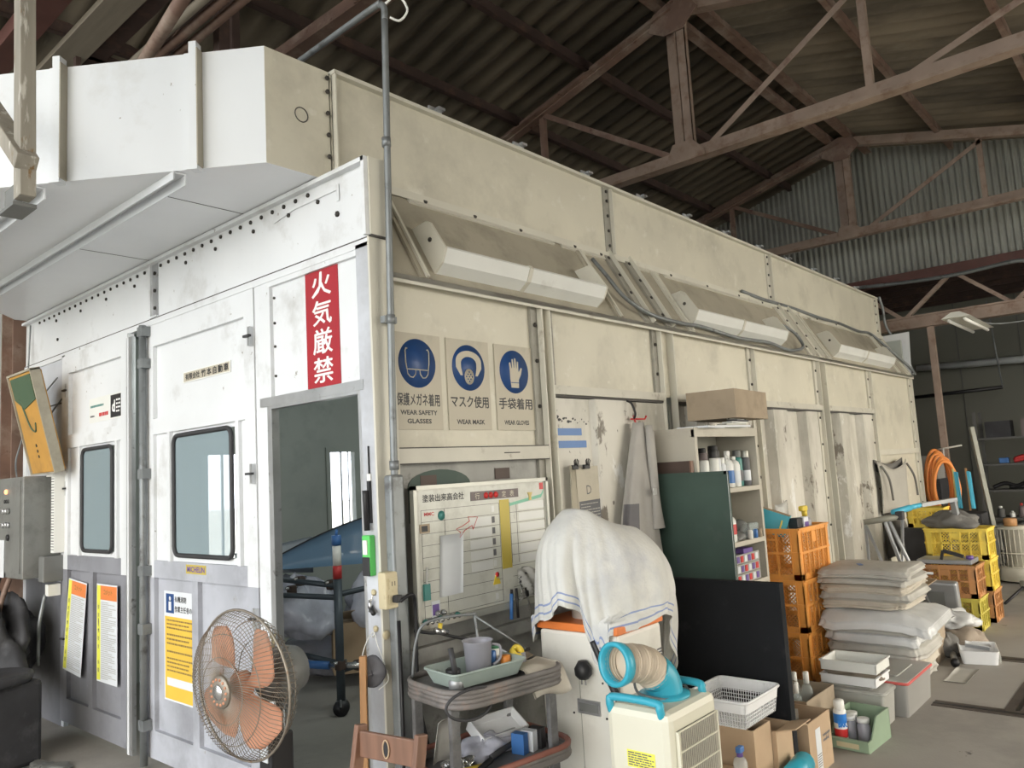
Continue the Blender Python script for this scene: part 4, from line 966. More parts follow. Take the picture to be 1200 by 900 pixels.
b = B(); b.M = M; b.bx(-.2, -.03, -.45, -.18, .002, .004, 'paper'); part(b, 'hanging_tag', cd_)
t = root('terminal_strip', 'white slotted cable duct standing beside the grey control box', 'cable duct', (-.08, 3.52, 1.3))
b = B(); b.bx(-.1, -.03, 3.50, 3.56, 1.22, 1.76, 'tube_white'); b.bx(-.12, -.02, 3.48, 3.6, 1.76, 1.80, 'tube_white'); part(b, 'duct_body', t)
b = B()
for k in range(26): b.bx(-.102, -.1, 3.505, 3.555, 1.24+.02*k, 1.246+.02*k, 'ink_grey')
part(b, 'slots', t, stuff=True)
t = root('relay_box', 'small dark grey relay box below the white cable duct', 'box', (-.1, 3.55, .95))
b = B(); b.bx(-.16, -.02, 3.52, 3.62, 1.02, 1.2, 'fan_motor', bev=.008); part(b, 'case', t)
b = B(); b.bx(-.12, -.04, 3.54, 3.6, .92, 1.0, 'tube_white'); part(b, 'socket', t, 'white plastic socket')
for k, (pts, lab) in enumerate((
    ([(-.02, 4.3, 3.0), (-.05, 4.25, 2.5), (-.06, 4.2, 2.25), (-.04, 4.0, 2.15), (-.03, 3.7, 2.28), (-.02, 3.6, 2.33)], 'thin grey cable sweeping across the far left booth panel'),
    ([(-.02, 4.4, 2.32), (-.03, 4.1, 2.35), (-.03, 3.9, 2.42), (-.02, 3.7, 2.5)], 'thin grey cable rising to the right across the far left panel'),
    ([(-.06, 4.2, 2.2), (-.1, 4.22, 2.05), (-.14, 4.2, 1.9), (-.16, 4.1, 1.78)], 'thin grey cable dropping behind the yellow case to the control box'))):
    b = B(); b.curve(pts, .006, 'conduit', 6); solo(b, 'loose_cable', lab, 'cable')
# yellow and green old case leaning on the control box
t = root('battered_case', 'battered yellow case with a green patch leaning on the control box', 'case', (-.16, 3.95, 1.78))
M = frame((-.15, 3.56, 1.79), (0, -1, 0), (-.16, 0, .69))
b = B(); b.M = M; b.bx(-.23, .23, 0, .72, -.07, .0, 'box_yellow_old', bev=.006); part(b, 'case_body', t)
b = B(); b.M = M; b.prism([(-.20, .55), (-.05, .47), (.20, .52), (.20, .70), (-.20, .70)], .006, 'box_green_old'); part(b, 'green_patch', t)
b = B(); b.M = M
for (x0, x1, y0, y1) in ((-.245, -.23, 0, .73), (.23, .245, 0, .73), (-.245, .245, .72, .735), (-.245, .245, -.01, .0)): b.bx(x0, x1, y0, y1, -.055, .01, 'cream_recess')
part(b, 'edge_trim', t)
b = B(); b.M = M; b.curve([(-.1, .55, .004), (-.03, .35, .004), (.05, .3, .004), (.09, .36, .004)], .006, 'box_green_old', 5); part(b, 'painted_streak', t)
b = B(); b.M = M
for k in range(3): b.lathe([(.012, 0), (.012, .003)], 'sign_black', 8, M=TR(-.01, .20-.04*k, .0))
part(b, 'dot_marks', t)
# column, conduits
b = B(); b.bx(-.06, .14, 4.58, 4.60, 0, 4.4, 'steel_brown'); b.bx(-.06, .14, 4.86, 4.88, 0, 4.4, 'steel_brown'); b.bx(.03, .05, 4.60, 4.86, 0, 4.4, 'steel_brown'); solo(b, 'steel_column', 'dark brown steel column at the far left beyond the booth', 'column')
b = B(); b.cyl((-.02, 5.08, .0), (-.02, 5.08, 4.3), .05, 'conduit_pale'); b.cyl((-.02, 5.08, 2.5), (-.02, 5.08, 2.58), .062, 'conduit_pale'); b.cyl((-.02, 5.08, 2.0), (-.02, 5.08, 2.05), .058, 'conduit_pale'); solo(b, 'white_downpipe', 'white vertical pipe at the far left edge beside the brown column', 'pipe')
# bucket and drum, dark machinery
t = root('dark_drum', 'black square-bodied drum with a round lid standing by the left doors', 'drum', (-.62, 3.05, 0))
b = B(); b.box((-.62, 3.12, .25), (.44, .55, .5), 'dark_machine', bev=.03, R=RZ(.2)); part(b, 'body', t)
b = B(); b.lathe([(.2, .5), (.215, .52), (.215, .55), (.19, .56), (.18, .545), (.02, .54)], 'dark_machine', 26, M=TR(-.6, 3.0, 0)); part(b, 'lid', t)
b = B(); b.curve([(-.8, 3.0, .5), (-.86, 2.85, .42), (-.88, 2.8, .2), (-.9, 2.85, .03)], .022, 'steel_brown'); part(b, 'hose', t, 'brown rubber hose')
b = B(); b.bar((-.75, 3.15, .53), (-.7, 3.0, .68), .05, .02, 'chrome'); b.bar((-.74, 3.1, .53), (-.66, 2.98, .62), .03, .02, 'chrome'); part(b, 'clamp', t, 'bright metal clamp')
lump('hose_heap', 'heap of black hoses and cloth hanging under the control box', 'hose', (-.3, 3.95, .3), (.2, .5, .58), 'dark_machine', 3, amp=.3)
for k, (pts, r_, m_, lab) in enumerate((
    ([(-.28, 4.1, 1.05), (-.32, 4.1, .8), (-.3, 3.95, .55), (-.36, 3.9, .3)], .03, 'black', 'thick black hose hanging from the control box'),
    ([(-.27, 3.85, 1.05), (-.34, 3.82, .85), (-.33, 3.9, .62)], .018, 'steel_brown', 'brown hose hanging below the control box lamp side'),
    ([(-.12, 3.6, .93), (-.16, 3.58, .75), (-.14, 3.66, .6), (-.16, 3.6, .45)], .012, 'conduit', 'thin grey tube hanging below the white socket'))):
    b = B(); b.curve(pts, r_, m_); solo(b, 'hanging_hose', lab, 'hose')
lump('rubble', 'small heap of rubble on the floor beside the dark drum', 'rubble', (-.42, 2.7, 0), (.12, .16, .035), 'panel_steel', 9, amp=.4)

# ---- pedestal fan
FC = Vector((-.575, .13, .87)); fa = math.radians(186); fn_ = Vector((math.cos(fa), math.sin(fa), -.03)).normalized()
fu = Vector((-fn_[1], fn_[0], 0)).normalized()           # horizontal in the disc
t = root('pedestal_fan', 'pedestal fan with orange blades and a round wire cage', 'fan', (FC[0]+.18, FC[1], 0))
MF = frame(FC, fu, fn_.cross(fu))                          # local z = towards the viewer
if (MF.to_3x3() @ Vector((0, 0, 1))).dot(fn_) < 0: MF = frame(FC, -fu, fn_.cross(fu))
R_ = .275
b = B(); b.M = MF
b.tube([(R_*math.cos(a), R_*math.sin(a), 0) for a in [2*PI*k/48 for k in range(48)]], .005, 'fan_wire', 6, closed=True)
for rr_, zz in ((.20, .067), (.12, .085)): b.tube([(rr_*math.cos(a), rr_*math.sin(a), zz) for a in [2*PI*k/40 for k in range(40)]], .002, 'fan_wire', 5, closed=True)
for k in range(96):
    a = 2*PI*k/96; c_, s_ = math.cos(a), math.sin(a); tw = .35
    pts = []
    for q in range(7):
        f_ = q/6; rr_ = .06+(R_-.06)*f_; a2 = a+tw*(1-f_); pts.append((rr_*math.cos(a2), rr_*math.sin(a2), .09*math.sqrt(max(0, 1-f_**2.2))))
    b.tube(pts, .0014, 'fan_wire', 4, cap=False)
fg = part(b, 'front_guard', t, 'dusty rusty wire guard')
b = B(); b.M = MF
for k in range(60):
    a = 2*PI*k/60; pts = []
    for q in range(6):
        f_ = q/5; rr_ = .07+(R_-.07)*f_; pts.append((rr_*math.cos(a), rr_*math.sin(a), -.10*math.sqrt(max(0, 1-f_**3))))
    b.tube(pts, .0014, 'fan_wire', 4, cap=False)
for rr_, zz in ((.22, -.07), (.15, -.092)): b.tube([(rr_*math.cos(a), rr_*math.sin(a), zz) for a in [2*PI*k/40 for k in range(40)]], .002, 'fan_wire', 5, closed=True)
part(b, 'rear_guard', t)
b = B(); b.M = MF; b.lathe([(.062, .088), (.058, .098), (.03, .102)], 'fan_wire', 28); b.lathe([(.03, .1), (.026, .107)], 'chrome', 20)
for k in range(14): a = 2*PI*k/14; b.lathe([(.006, .096), (.005, .103)], 'fan_orange', 8, M=TR(.045*math.cos(a), .045*math.sin(a), 0))
part(b, 'guard_badge', fg)
for k in range(4):
    a0 = 2*PI*k/4+.5
    b = B(); b.M = MF @ Matrix.Rotation(a0, 4, 'Z')
    def bl(u, v):
        rr_ = .045+.20*v; wid = (.16+.44*math.sin(PI*min(1, v*.62+.14)))*(1 if v < .85 else 1-.5*((v-.85)/.15)**2)
        a = (u-.5)*wid*1.9+.25*v
        return (rr_*math.cos(a), rr_*math.sin(a), .045*(u-.5)*(-1)*(1-.3*v))
    b.grid(bl, 12, 10, 'fan_orange', th=.003); part(b, 'blade', t, 'faded orange plastic blade')
b = B(); b.M = MF; b.lathe([(.03, -.03), (.05, -.02), (.05, .02), (.03, .035)], 'fan_orange', 24); part(b, 'hub', t)
b = B(); b.M = MF; b.lathe([(.05, -.10), (.095, -.11), (.1, -.2), (.085, -.25), (.04, -.27)], 'fan_motor', 26); mo = part(b, 'motor', t)
b = B(); b.M = MF; b.cyl((-.03, .09, -.17), (-.03, .13, -.17), .008, 'outlet_cream'); b.lathe([(.012, 0), (.014, .012)], 'outlet_cream', 10, M=TR(-.03, .13, -.17) @ RX(-PI/2)); part(b, 'oscillation_knob', mo)
pc = MF @ Vector((0, 0, -.17))
b = B(); b.cyl((pc[0], pc[1], .05), (pc[0], pc[1], pc[2]-.09), .018, 'chrome'); b.cyl((pc[0], pc[1], .45), (pc[0], pc[1], .55), .026, 'black'); part(b, 'pole', t)
b = B(); b.lathe([(.24, 0), (.24, .02), (.1, .045), (.03, .06)], 'black', 30, M=TR(pc[0], pc[1], 0)); part(b, 'base', t)
b = B(); b.box((pc[0]-.02, pc[1]-.0, .58), (.1, .09, .16), 'black', bev=.01); b.box((pc[0]-.072, pc[1], .6), (.004, .05, .08), 'paper'); part(b, 'control_box', t)

# ---- white painted timber hanger and its brace at the top left
t = root('timber_hanger', 'weathered white timber post hanging in front of the overhead duct', 'post', (-1.2, .5, 2.7))
b = B(); b.bar((-1.2, .52, 2.72), (-1.2, .60, 4.9), .055, .075, 'aged_timber', bev=.004); part(b, 'post', t)
b = B(); b.bar((-1.21, .47, 2.84), (-1.22, 1.15, 3.42), .075, .06, 'aged_timber', bev=.004); part(b, 'brace', t)
b = B(); b.bx(-1.23, -1.15, .55, .72, 2.70, 2.715, 'fan_motor'); b.bx(-1.21, -1.2, .55, .72, 2.715, 2.80, 'fan_motor'); part(b, 'bracket', t)
# ---- timbers and pipes stored overhead, all running across the booth
def long_piece(name, label, cat, x, z, w_, h_, m, y0=-.6, y1=5.4, tilt=0):
    b = B(); b.bar((x, y0, z), (x, y1, z+tilt), w_, h_, m, bev=.003); return solo(b, name, label, cat)
long_piece('timber_plank', 'wide pale plank lying overhead at the top left', 'plank', -.42, 4.35, .17, .04, 'board_timber')
long_piece('timber_beam', 'dark brown board overhead, left of the wide pale plank', 'beam', -.68, 4.4, .14, .1, 'red_steel')
long_piece('timber_beam', 'near-black beam overhead, farthest left behind the timber post', 'beam', -.92, 4.5, .16, .1, 'steel_dark')
long_piece('timber_beam', 'black beam overhead just right of the wide pale plank', 'beam', -.27, 4.42, .1, .12, 'steel_dark')
for (x, m_, lab) in ((-.14, 'board_timber', 'pale wooden pole lying overhead near the black beam'), (-.06, 'steel_brown', 'rust-brown pipe overhead, left of a matching pair'), (.02, 'steel_brown', 'rust-brown pipe overhead, right of a matching pair')):
    b = B(); b.cyl((x, -.6, 4.30), (x, 5.4, 4.30), .026, m_); solo(b, 'stored_pipe', lab, 'pipe')
b = B(); b.cyl((-.5, .3, 4.05), (.30, 4.6, 4.25), .035, 'steel_brown'); solo(b, 'stored_pipe', 'long brown pole lying slantwise over the duct', 'pipe')
b = B(); b.bx(.12, .19, 1.5, 1.57, 3.6, 4.6, 'steel_dark'); solo(b, 'hanger_post', 'dark square post rising from the booth roof behind the duct', 'post')
b = B(); b.bx(-.4, -.37, 2.3, 2.34, 3.6, 4.4, 'steel_dark'); b.bx(-.4, .6, 2.3, 2.34, 4.36, 4.4, 'steel_dark'); solo(b, 'pipe_hanger', 'thin dark hanger frame rising above the middle of the duct', 'frame')

# ---- conduit at the corner
t = root('corner_conduit', 'tall grey steel conduit running up the near corner of the booth', 'conduit', (.08, -.05, 0))
b = B(); b.tube(smooth([(.03, -.055, .0), (.045, -.055, 1.6), (.062, -.055, 2.4), (.095, -.055, 3.72)], 8), .0155, 'conduit', 10); part(b, 'pipe', t)
b = B(); b.bx(.0, .075, -.085, -.033, 0, 1.62, 'conduit', bev=.012); part(b, 'cable_cover', t)
b = B(); b.curve([(.095, -.055, 3.72), (.097, -.052, 3.78), (.098, -.02, 3.81), (.10, .1, 3.82), (.14, 1.2, 3.83)], .0155, 'conduit', 10); part(b, 'elbow_pipe', t)
for z in (3.12, 2.30, 1.66):
    b = B(); b.cyl((.045+.02*(z-1.6), -.055, z-.02), (.045+.02*(z-1.6), -.055, z+.02), .021, 'conduit'); 
    if z == 2.30: b.box((.06, -.04, z), (.07, .03, .03), 'conduit')
    part(b, 'coupling', t)
b = B(); b.curve([(.10, -.06, 3.80), (.14, -.1, 3.84), (.18, -.12, 3.78), (.15, -.1, 3.72), (.11, -.075, 3.73)], .006, 'tube_white', 6); part(b, 'cord_loop', t, 'white cord knotted round the elbow')
b = B(); b.cyl((.0, -.1, .1), (.0, -.1, 1.02), .008, 'black'); solo(b, 'thin_rod', 'thin black rod standing beside the corner conduit', 'rod')
# corner odds and ends, on the white post face (x = -.012)
t = root('socket_outlet', 'yellowed double socket box on the corner beside the conduit', 'socket', (-.0, -.06, 1.06))
b = B(); b.bx(-.05, .02, -.085, -.034, 1.07, 1.22, 'outlet_cream', bev=.006); bo = part(b, 'box', t)
Mo = SIDE(-.012, 1.145, -.087)
for z in (.028, -.035):
    b = B(); b.M = Mo; b.bx(-.022, .022, z-.022, z+.022, 0, .003, 'outlet_cream'); b.bx(-.009, -.006, z-.01, z+.008, .003, .0036, 'sign_black'); b.bx(.006, .009, z-.01, z+.008, .003, .0036, 'sign_black'); part(b, 'receptacle', bo)
b = B(); b.box((-.004, -.1, 1.11), (.03, .035, .03), 'sign_black', bev=.004); b.curve([(-.0, -.115, 1.10), (.05, -.13, 1.12), (.085, -.11, 1.05), (.09, -.1, .7), (.12, -.12, .45), (.11, -.11, .2)], .008, 'black', 6); solo(b, 'power_cord', 'black plug and cord hanging from the yellowed socket box', 'cord')
b = B(); b.bx(-.026, -.0125, .03, .046, 1.42, 1.60, 'sign_black') ; b.bx(-.02, -.0125, .028, .05, 1.6, 1.63, 'tube_white'); b.bx(-.02, -.0125, .036, .040, 1.63, 1.75, 'sign_black'); solo(b, 'hanging_strap', 'thin black strap on a hook above the torch on the corner post', 'strap')
b = B(); b.tube([(-.035, .045, 1.56), (-.035, .046, 1.53), (-.035, .042, 1.39)], .013, 'sign_black', 10, radii=[.014, .0125, .0125]); solo(b, 'torch', 'black pocket torch held on the white corner post', 'torch')
t = root('work_lamp', 'lime green and black work lamp stuck low on the corner post', 'lamp', (-.03, .045, 1.2))
b = B(); b.bx(-.045, -.0125, .018, .07, 1.20, 1.37, 'lime', bev=.005); b.bx(-.048, -.03, .02, .068, 1.20, 1.28, 'sign_black', bev=.004); part(b, 'case', t)
b = B(); b.bx(-.05, -.045, .03, .058, 1.29, 1.35, 'tube_white'); part(b, 'lens', t)
for (y, z, lab) in ((.035, 1.13, 'cream cup hook, uppermost on the corner post'), (.03, .98, 'cream cup hook below the small black clamp')):
    b = B(); b.lathe([(.012, 0), (.014, .008), (.006, .014)], 'outlet_cream', 12, M=frame((-.0125, y, z), (0, -1, 0), (0, 0, 1))); b.curve([(-.025, y, z-.01), (-.03, y, z-.03), (-.04, y, z-.025)], .003, 'tube_white', 5); solo(b, 'cup_hook', lab, 'hook')
b = B(); b.cyl((-.02, .06, 1.07), (-.05, .0, 1.05), .01, 'sign_black'); b.cyl((-.03, .045, 1.05), (-.03, .045, 1.1), .008, 'chrome'); solo(b, 'small_clamp', 'small black and chrome clamp on the corner post', 'clamp')
b = B(); b.lathe([(.02, 0), (.017, .006)], 'outlet_cream', 16, M=SIDE(-.045+.03, .96, -.034)); solo(b, 'round_sticker', 'small round yellowed sticker on the corner trim', 'sticker')
t = root('dust_mask', 'dark grey dust mask hanging from a strap on the corner post', 'mask', (-.08, -.02, .76))
b = B()
Mm = frame((-.075, -.015, .825), (.75, -.66, 0), (0, 0, 1))
b.grid(lambda u, v: Mm @ Vector(((.050*math.sin(PI*v)*math.cos(2*PI*u)*(1+.12*math.cos(6*PI*u))), (.066*math.sin(PI*v)*math.sin(2*PI*u)), .055*math.cos(PI*v)*.5+.012*math.cos(4*PI*u)+.01)), 20, 10, 'mask_grey', wrapu=True); part(b, 'cup', t)
b = B(); b.curve([Mm @ Vector((-.05, .03, .0)), Mm @ Vector((-.03, .1, -.03)), (-.03, .03, .97), Mm @ Vector((.02, .1, -.02)), Mm @ Vector((.05, .02, 0))], .002, 'tube_white', 5); b.curve([Mm @ Vector((.055, .0, .0)), Mm @ Vector((.06, -.04, .01)), Mm @ Vector((.02, -.075, .0))], .002, 'tube_white', 5); part(b, 'elastic_strap', t)

# ---- wooden folding chair leaning on the corner, and the stick behind it
t = root('folding_chair', 'reddish wooden folding chair leaning against the booth corner', 'chair', (-.4, -.45, 0))
T1, T2 = Vector((-.36, -.30, .74)), Vector((-.32, -.575, .74)); D_ = Vector((-.10, .02, -.62))
for P_ in (T1, T2):
    b = B(); b.bar(P_, P_+D_*1.19, .024, .045, 'red_wood', up=(1, 0, 0), bev=.004); part(b, 'back_stile', t)
b = B(); b.bar(T1.lerp(T2, .03)+D_*.1, T2.lerp(T1, .03)+D_*.1, .09, .016, 'red_wood', up=(1, 0, 0), bev=.004)
c0 = T1.lerp(T2, .5)+D_*.1; Mh = frame((c0[0]-.0095, c0[1], c0[2]), (T2-T1), (0, 0, 1)); b.prism([(.010*math.cos(a), .024*math.sin(a)) for a in [2*PI*k/16 for k in range(16)]], .001, 'sign_black', M=Mh, z0=.002); b.tube([Mh @ Vector((.014*math.cos(a), .03*math.sin(a), .002)) for a in [2*PI*k/16 for k in range(16)]], .003, 'cardboard', 5, closed=True)
part(b, 'back_rail', t)
b = B(); b.bar(T1+D_*.55, T2+D_*.55, .04, .016, 'red_wood', up=(1, 0, 0)); part(b, 'back_rail', t)
for s_ in (.1, .9):
    p = T1.lerp(T2, s_)+D_*.3; b = B(); b.bar(p+Vector((.02, 0, 0)), p+Vector((.22, 0, -.44-.11)), .022, .04, 'red_wood', up=(1, 0, 0)); part(b, 'leg', t)
b = B(); b.bar(T1+D_*.48+Vector((.08, 0, -.02)), T2+D_*.48+Vector((.08, 0, -.02)), .3, .016, 'tan_wood', up=(0, 0, 1)); part(b, 'seat', t)
b = B(); b.bar((-.18, -.07, 0), (-.135, -.03, .90), .028, .028, 'tan_wood', bev=.003); solo(b, 'wooden_stick', 'orange-brown wooden stick standing against the corner post', 'stick')
# ================================================================ ALONG THE SIDE WALL
# ---- two-tier tool cart
t = root('tool_cart', 'dirty grey two-tier rolling tool cart under the whiteboard', 'cart', (.27, -.36, 0))
def rrect(w_, d_, r_, k=5):
    o = []
    for (cx, cy, a0) in ((w_/2-r_, d_/2-r_, 0), (-w_/2+r_, d_/2-r_, 90), (-w_/2+r_, -d_/2+r_, 180), (w_/2-r_, -d_/2+r_, 270)):
        for q in range(k+1): a = math.radians(a0+90*q/k); o.append((cx+r_*math.cos(a), cy+r_*math.sin(a)))
    return o
MC = TR(.225, -.363, 0) @ RZ(math.radians(-9))
def tier(zt_, rim, name, w_=.57, d_=.40, hh_=.06):
    b = B(); b.M = MC; b.prism(rrect(w_-.02, d_-.02, .10), .008, 'cart_grey', z0=(zt_-.022 if name == 'top_shelf' else zt_-hh_)); part(b, name, t)
    b = B(); b.M = MC
    for (z, r_) in ((zt_-.004, .012), (zt_-.020, .010), (zt_-.036, .010), (zt_-hh_+.006, .012)): b.tube([(p[0], p[1], z) for p in rrect(w_, d_, .11)], r_, rim if z > zt_-.01 else 'cart_rim', 8, closed=True)
    P_ = rrect(w_-.01, d_-.01, .085); n_ = len(P_)
    b._add([(p[0], p[1], zt_-hh_) for p in P_]+[(p[0], p[1], zt_) for p in P_], [(i, (i+1) % n_, n_+(i+1) % n_, n_+i) for i in range(n_)], 'cart_rim')
    part(b, name+'_rim', t)
tier(.80, 'cart_rim', 'top_shelf'); tier(.50, 'cart_red', 'lower_tray', .61, .42, .05)
tier(.20, 'cart_rim', 'bottom_shelf', .57, .40, .05)
for (x, y) in ((-.235, -.10), (.225, -.14), (-.235, .155), (.235, .155)):
    b = B(); b.M = MC; b.bx(x-.02, x+.02, y-.012, y+.012, .06, .78, 'cart_grey', bev=.003); part(b, 'upright', t)
    b = B(); b.M = MC; b.cyl((x-.015, y, .03), (x+.015, y, .03), .03, 'black', 14); part(b, 'caster', t)
b = B(); b.grid(lambda u, v: MC @ Vector((.08+.20*u, -.12-.09*min(1, v*1.7)+.0*u+(.12*(1-v)), .808+.01*math.sin(6*u)-(.10*max(0, v-.55)/.45)**1)), 14, 14, 'tarp_tan', th=.004); solo(b, 'work_cloth', 'tan cloth folded over the right end of the cart top', 'cloth')
def C_(x, y, z): return MC @ Vector((x, y, z))
# green tray with cup and oddments on the cart
t = root('parts_tray', 'shallow pale green tray on the cart top', 'tray', tuple(C_(-.06, .0, .80)))
P_ = rrect(.36, .22, .03); Q_ = rrect(.31, .18, .025); n_ = len(P_)
b = B(); b.M = MC @ TR(-.085, -.05, .802)
b._add([(p[0], p[1], 0) for p in Q_]+[(p[0], p[1], .055) for p in P_]+[(p[0]*.97, p[1]*.95, .055) for p in P_]+[(p[0]*.97, p[1]*.95, .004) for p in Q_],
       [(i, (i+1) % n_, n_+(i+1) % n_, n_+i) for i in range(n_)]+[(n_+i, n_+(i+1) % n_, 2*n_+(i+1) % n_, 2*n_+i) for i in range(n_)]+[(2*n_+i, 2*n_+(i+1) % n_, 3*n_+(i+1) % n_, 3*n_+i) for i in range(n_)]+[tuple(range(3*n_, 4*n_)), tuple(reversed(range(n_)))], 'tray_green')
part(b, 'tray_body', t)
b = B(); b.M = MC @ TR(-.085, -.05, .857); b.tube([(p[0], p[1], 0) for p in P_], .005, 'tray_green', 6, closed=True); part(b, 'tray_rim', t)
t = root('measuring_jug', 'translucent grey measuring jug standing in the green tray', 'jug', tuple(C_(-.03, -.03, .808)))
b = B(); b.M = MC @ TR(-.055, -.03, .808); b.lathe([(.046, 0), (.05, .005), (.058, .125), (.064, .13), (.061, .13), (.055, .122), (.046, .012), (.0, .01)], 'measure_cup', 24, cap=False); b.lathe([(.0461, 0.0), (0.0, 0.0)], 'measure_cup', 24, cap=False); part(b, 'body', t)
b = B(); b.M = MC @ TR(-.055, -.03, .808); b.curve([(.05, -.03, .11), (.075, -.05, .10), (.075, -.045, .05), (.045, -.035, .03)], .006, 'measure_cup', 6); part(b, 'handle', t)
for k, (x, y, r_, h_, m_, lab) in enumerate(((.05, -.02, .02, .07, 'blue', 'dark blue pot in the green tray beside the jug'), (.08, .0, .028, .075, 'white_plastic', 'white tin with a green lid in the tray'), (.09, -.06, .022, .05, 'orange', 'orange cap lying at the end of the tray'), (-.15, -.03, .03, .04, 'black', 'black wheel lying in the left of the tray'))):
    b = B(); b.M = MC @ TR(x-.03, y, .808); b.lathe([(r_, 0), (r_, h_), (r_*.8, h_+.004)], m_, 16)
    if k == 1: b.lathe([(r_*.9, h_), (r_*.9, h_+.006)], 'pad_green', 16)
    solo(b, 'small_pot' if k != 2 else 'orange_pot', lab, 'pot')
t = root('tape_roll', 'yellow tape roll on the cart beside the green tray', 'tape', tuple(C_(.155, -.03, .80)))
b = B(); b.M = MC @ TR(.13, -.05, .86) @ RX(.9); b.lathe([(.014, -.015), (.028, -.015), (.028, .015), (.014, .015), (.014, -.015)], 'yellow', 18, cap=False); part(b, 'tape', t)
b = B(); b.M = MC @ TR(.145, -.06, .808); b.lathe([(.02, 0), (.02, .045), (.015, .05)], 'measure_cup', 14); solo(b, 'small_bottle', 'tiny clear bottle on the cart beside the yellow tape', 'bottle')
t = root('polisher_pad', 'grey tool handle standing on the left end of the cart with a looped cord', 'tool', tuple(C_(-.24, -.12, .80)))
b = B(); b.M = MC @ TR(-.23, -.12, .80); b.lathe([(.03, 0), (.03, .03), (.024, .04)], 'steel_grey', 16); part(b, 'foot', t)
b = B(); b.M = MC @ TR(-.23, -.12, .80); b.cyl((0, 0, .04), (-.012, .01, .15), .011, 'rubber'); part(b, 'handle', t)
b = B(); b.M = MC @ TR(-.22, -.16, .76); b.tube([(.11*math.cos(a), -.04+.01*math.cos(2*a), -.0+.055*math.sin(a)) for a in [2*PI*k/24 for k in range(24)]], .006, 'rubber', 6, closed=True); part(b, 'cord', t)
b = B(); b.curve([C_(-.26, .14, .81), C_(-.25, .12, .95), C_(-.2, .1, 1.02), C_(.0, .08, 1.02), C_(.02, .08, 1.0), C_(.02, .06, .86)], .006, 'conduit', 6); b.tube([C_(.02, .08, 1.01), C_(.22, .0, .85)], .005, 'conduit', 6); solo(b, 'wire_stand', 'thin bent wire stand rising behind the jug on the cart', 'stand')
t = root('airline_fitting', 'chrome air fitting with a yellow ring hanging left of the whiteboard foot', 'fitting', (.24, -.1, .9))
b = B(); b.curve([(.10, -.08, .96), (.17, -.1, .94), (.22, -.1, .93), (.30, -.11, .90), (.40, -.12, .87)], .008, 'sign_black', 6); part(b, 'hose', t)
b = B(); b.cyl((.2, -.1, .945), (.26, -.11, .925), .014, 'chrome'); b.cyl((.225, -.1, .93), (.228, -.105, .97), .01, 'yellow'); part(b, 'coupler', t)
b = B(); b.bx(.30, .33, 0, .02, 0, .002, 'paper') ; b.bm.clear()
b = B(); b.grid(lambda u, v: C_(.10+.16*u+.03*v, .0+.13*v, .815+.006*math.sin(7*u)+.012*v), 8, 6, 'cardboard_old', th=.004); solo(b, 'magazine', 'worn magazine with a tan cover on the cart top', 'magazine')
b = B(); b.grid(lambda u, v: C_(.05+.14*u+.02*v, .05+.10*v, .83+.008*math.sin(5*u)+.01*v), 8, 6, 'paper', th=.003); solo(b, 'folded_leaflet', 'white leaflet lying over the magazine on the cart top', 'paper')
b = B(); b.cyl(C_(.07, .07, .83), C_(.26, .02, .84), .008, 'sign_black'); solo(b, 'black_pen', 'black pen lying across the papers on the cart', 'pen')
# things in the lower tray
lump('grey_rag', 'crumpled grey plastic rag in the lower cart tray', 'cloth', tuple(C_(.02, .06, .455)), (.13, .08, .07), 'plastic_wrap', 5, amp=.35)
t = root('white_tray', 'white paint tray standing at the back right of the lower cart tray', 'tray', tuple(C_(.19, .1, .455)))
b = B(); b.M = MC @ TR(.12, .10, .52) @ RX(.5); b.bx(-.12, .12, -.06, .06, -.01, 0, 'basket_white'); b.bx(-.12, .12, .055, .06, 0, .04, 'basket_white'); b.bx(-.12, .12, -.06, -.055, 0, .04, 'basket_white'); b.bx(-.12, -.115, -.06, .06, 0, .04, 'basket_white'); b.bx(.115, .12, -.06, .06, 0, .04, 'basket_white'); part(b, 'tray_body', t)
b = B(); b.grid(lambda u, v: C_(-.20+.11*u, .06+.05*(1-v), .46+.17*v+.01*math.sin(5*u)), 6, 5, 'tarp', th=.003); solo(b, 'grey_sleeve', 'grey plastic sleeve leaning in the left of the lower cart tray', 'packet')
for (x, y, z, L, r_, m_, a, lab) in ((-.17, -.08, .475, .13, .016, 'yellow', -.2, 'yellow screwdriver handle in the lower cart tray'), (-.02, -.05, .48, .25, .012, 'black', .5, 'black tool lying across the lower cart tray'), (.08, -.02, .49, .26, .011, 'rubber', .35, 'dark rubber strip lying in the lower cart tray'), (.1, .07, .5, .22, .014, 'steel_grey', .2, 'grey metal tube in the lower cart tray')):
    b = B(); v_ = Vector((math.cos(a), math.sin(a), 0))*L/2; c = Vector((x, y, z)); b.M = MC; b.cyl(c-v_, c+v_, r_, m_); solo(b, 'hand_tool', lab, 'tool')
lump('steel_wool', 'tangle of shiny wire wool behind the yellow handle in the cart tray', 'wire', tuple(C_(-.17, -.02, .46)), (.07, .05, .045), 'chrome', 8, amp=.5)
for (x, m_, lab) in ((.14, 'blue', 'blue packet standing at the right end of the lower cart tray'), (.19, 'paper', 'white box standing at the right end of the lower cart tray'), (.235, 'sign_black', 'black packet at the right end of the lower cart tray')):
    b = B(); b.M = MC; b.box((x-.02, -.05, .50), (.035, .06, .08), m_, R=RZ(.3)); solo(b, 'small_packet', lab, 'packet')

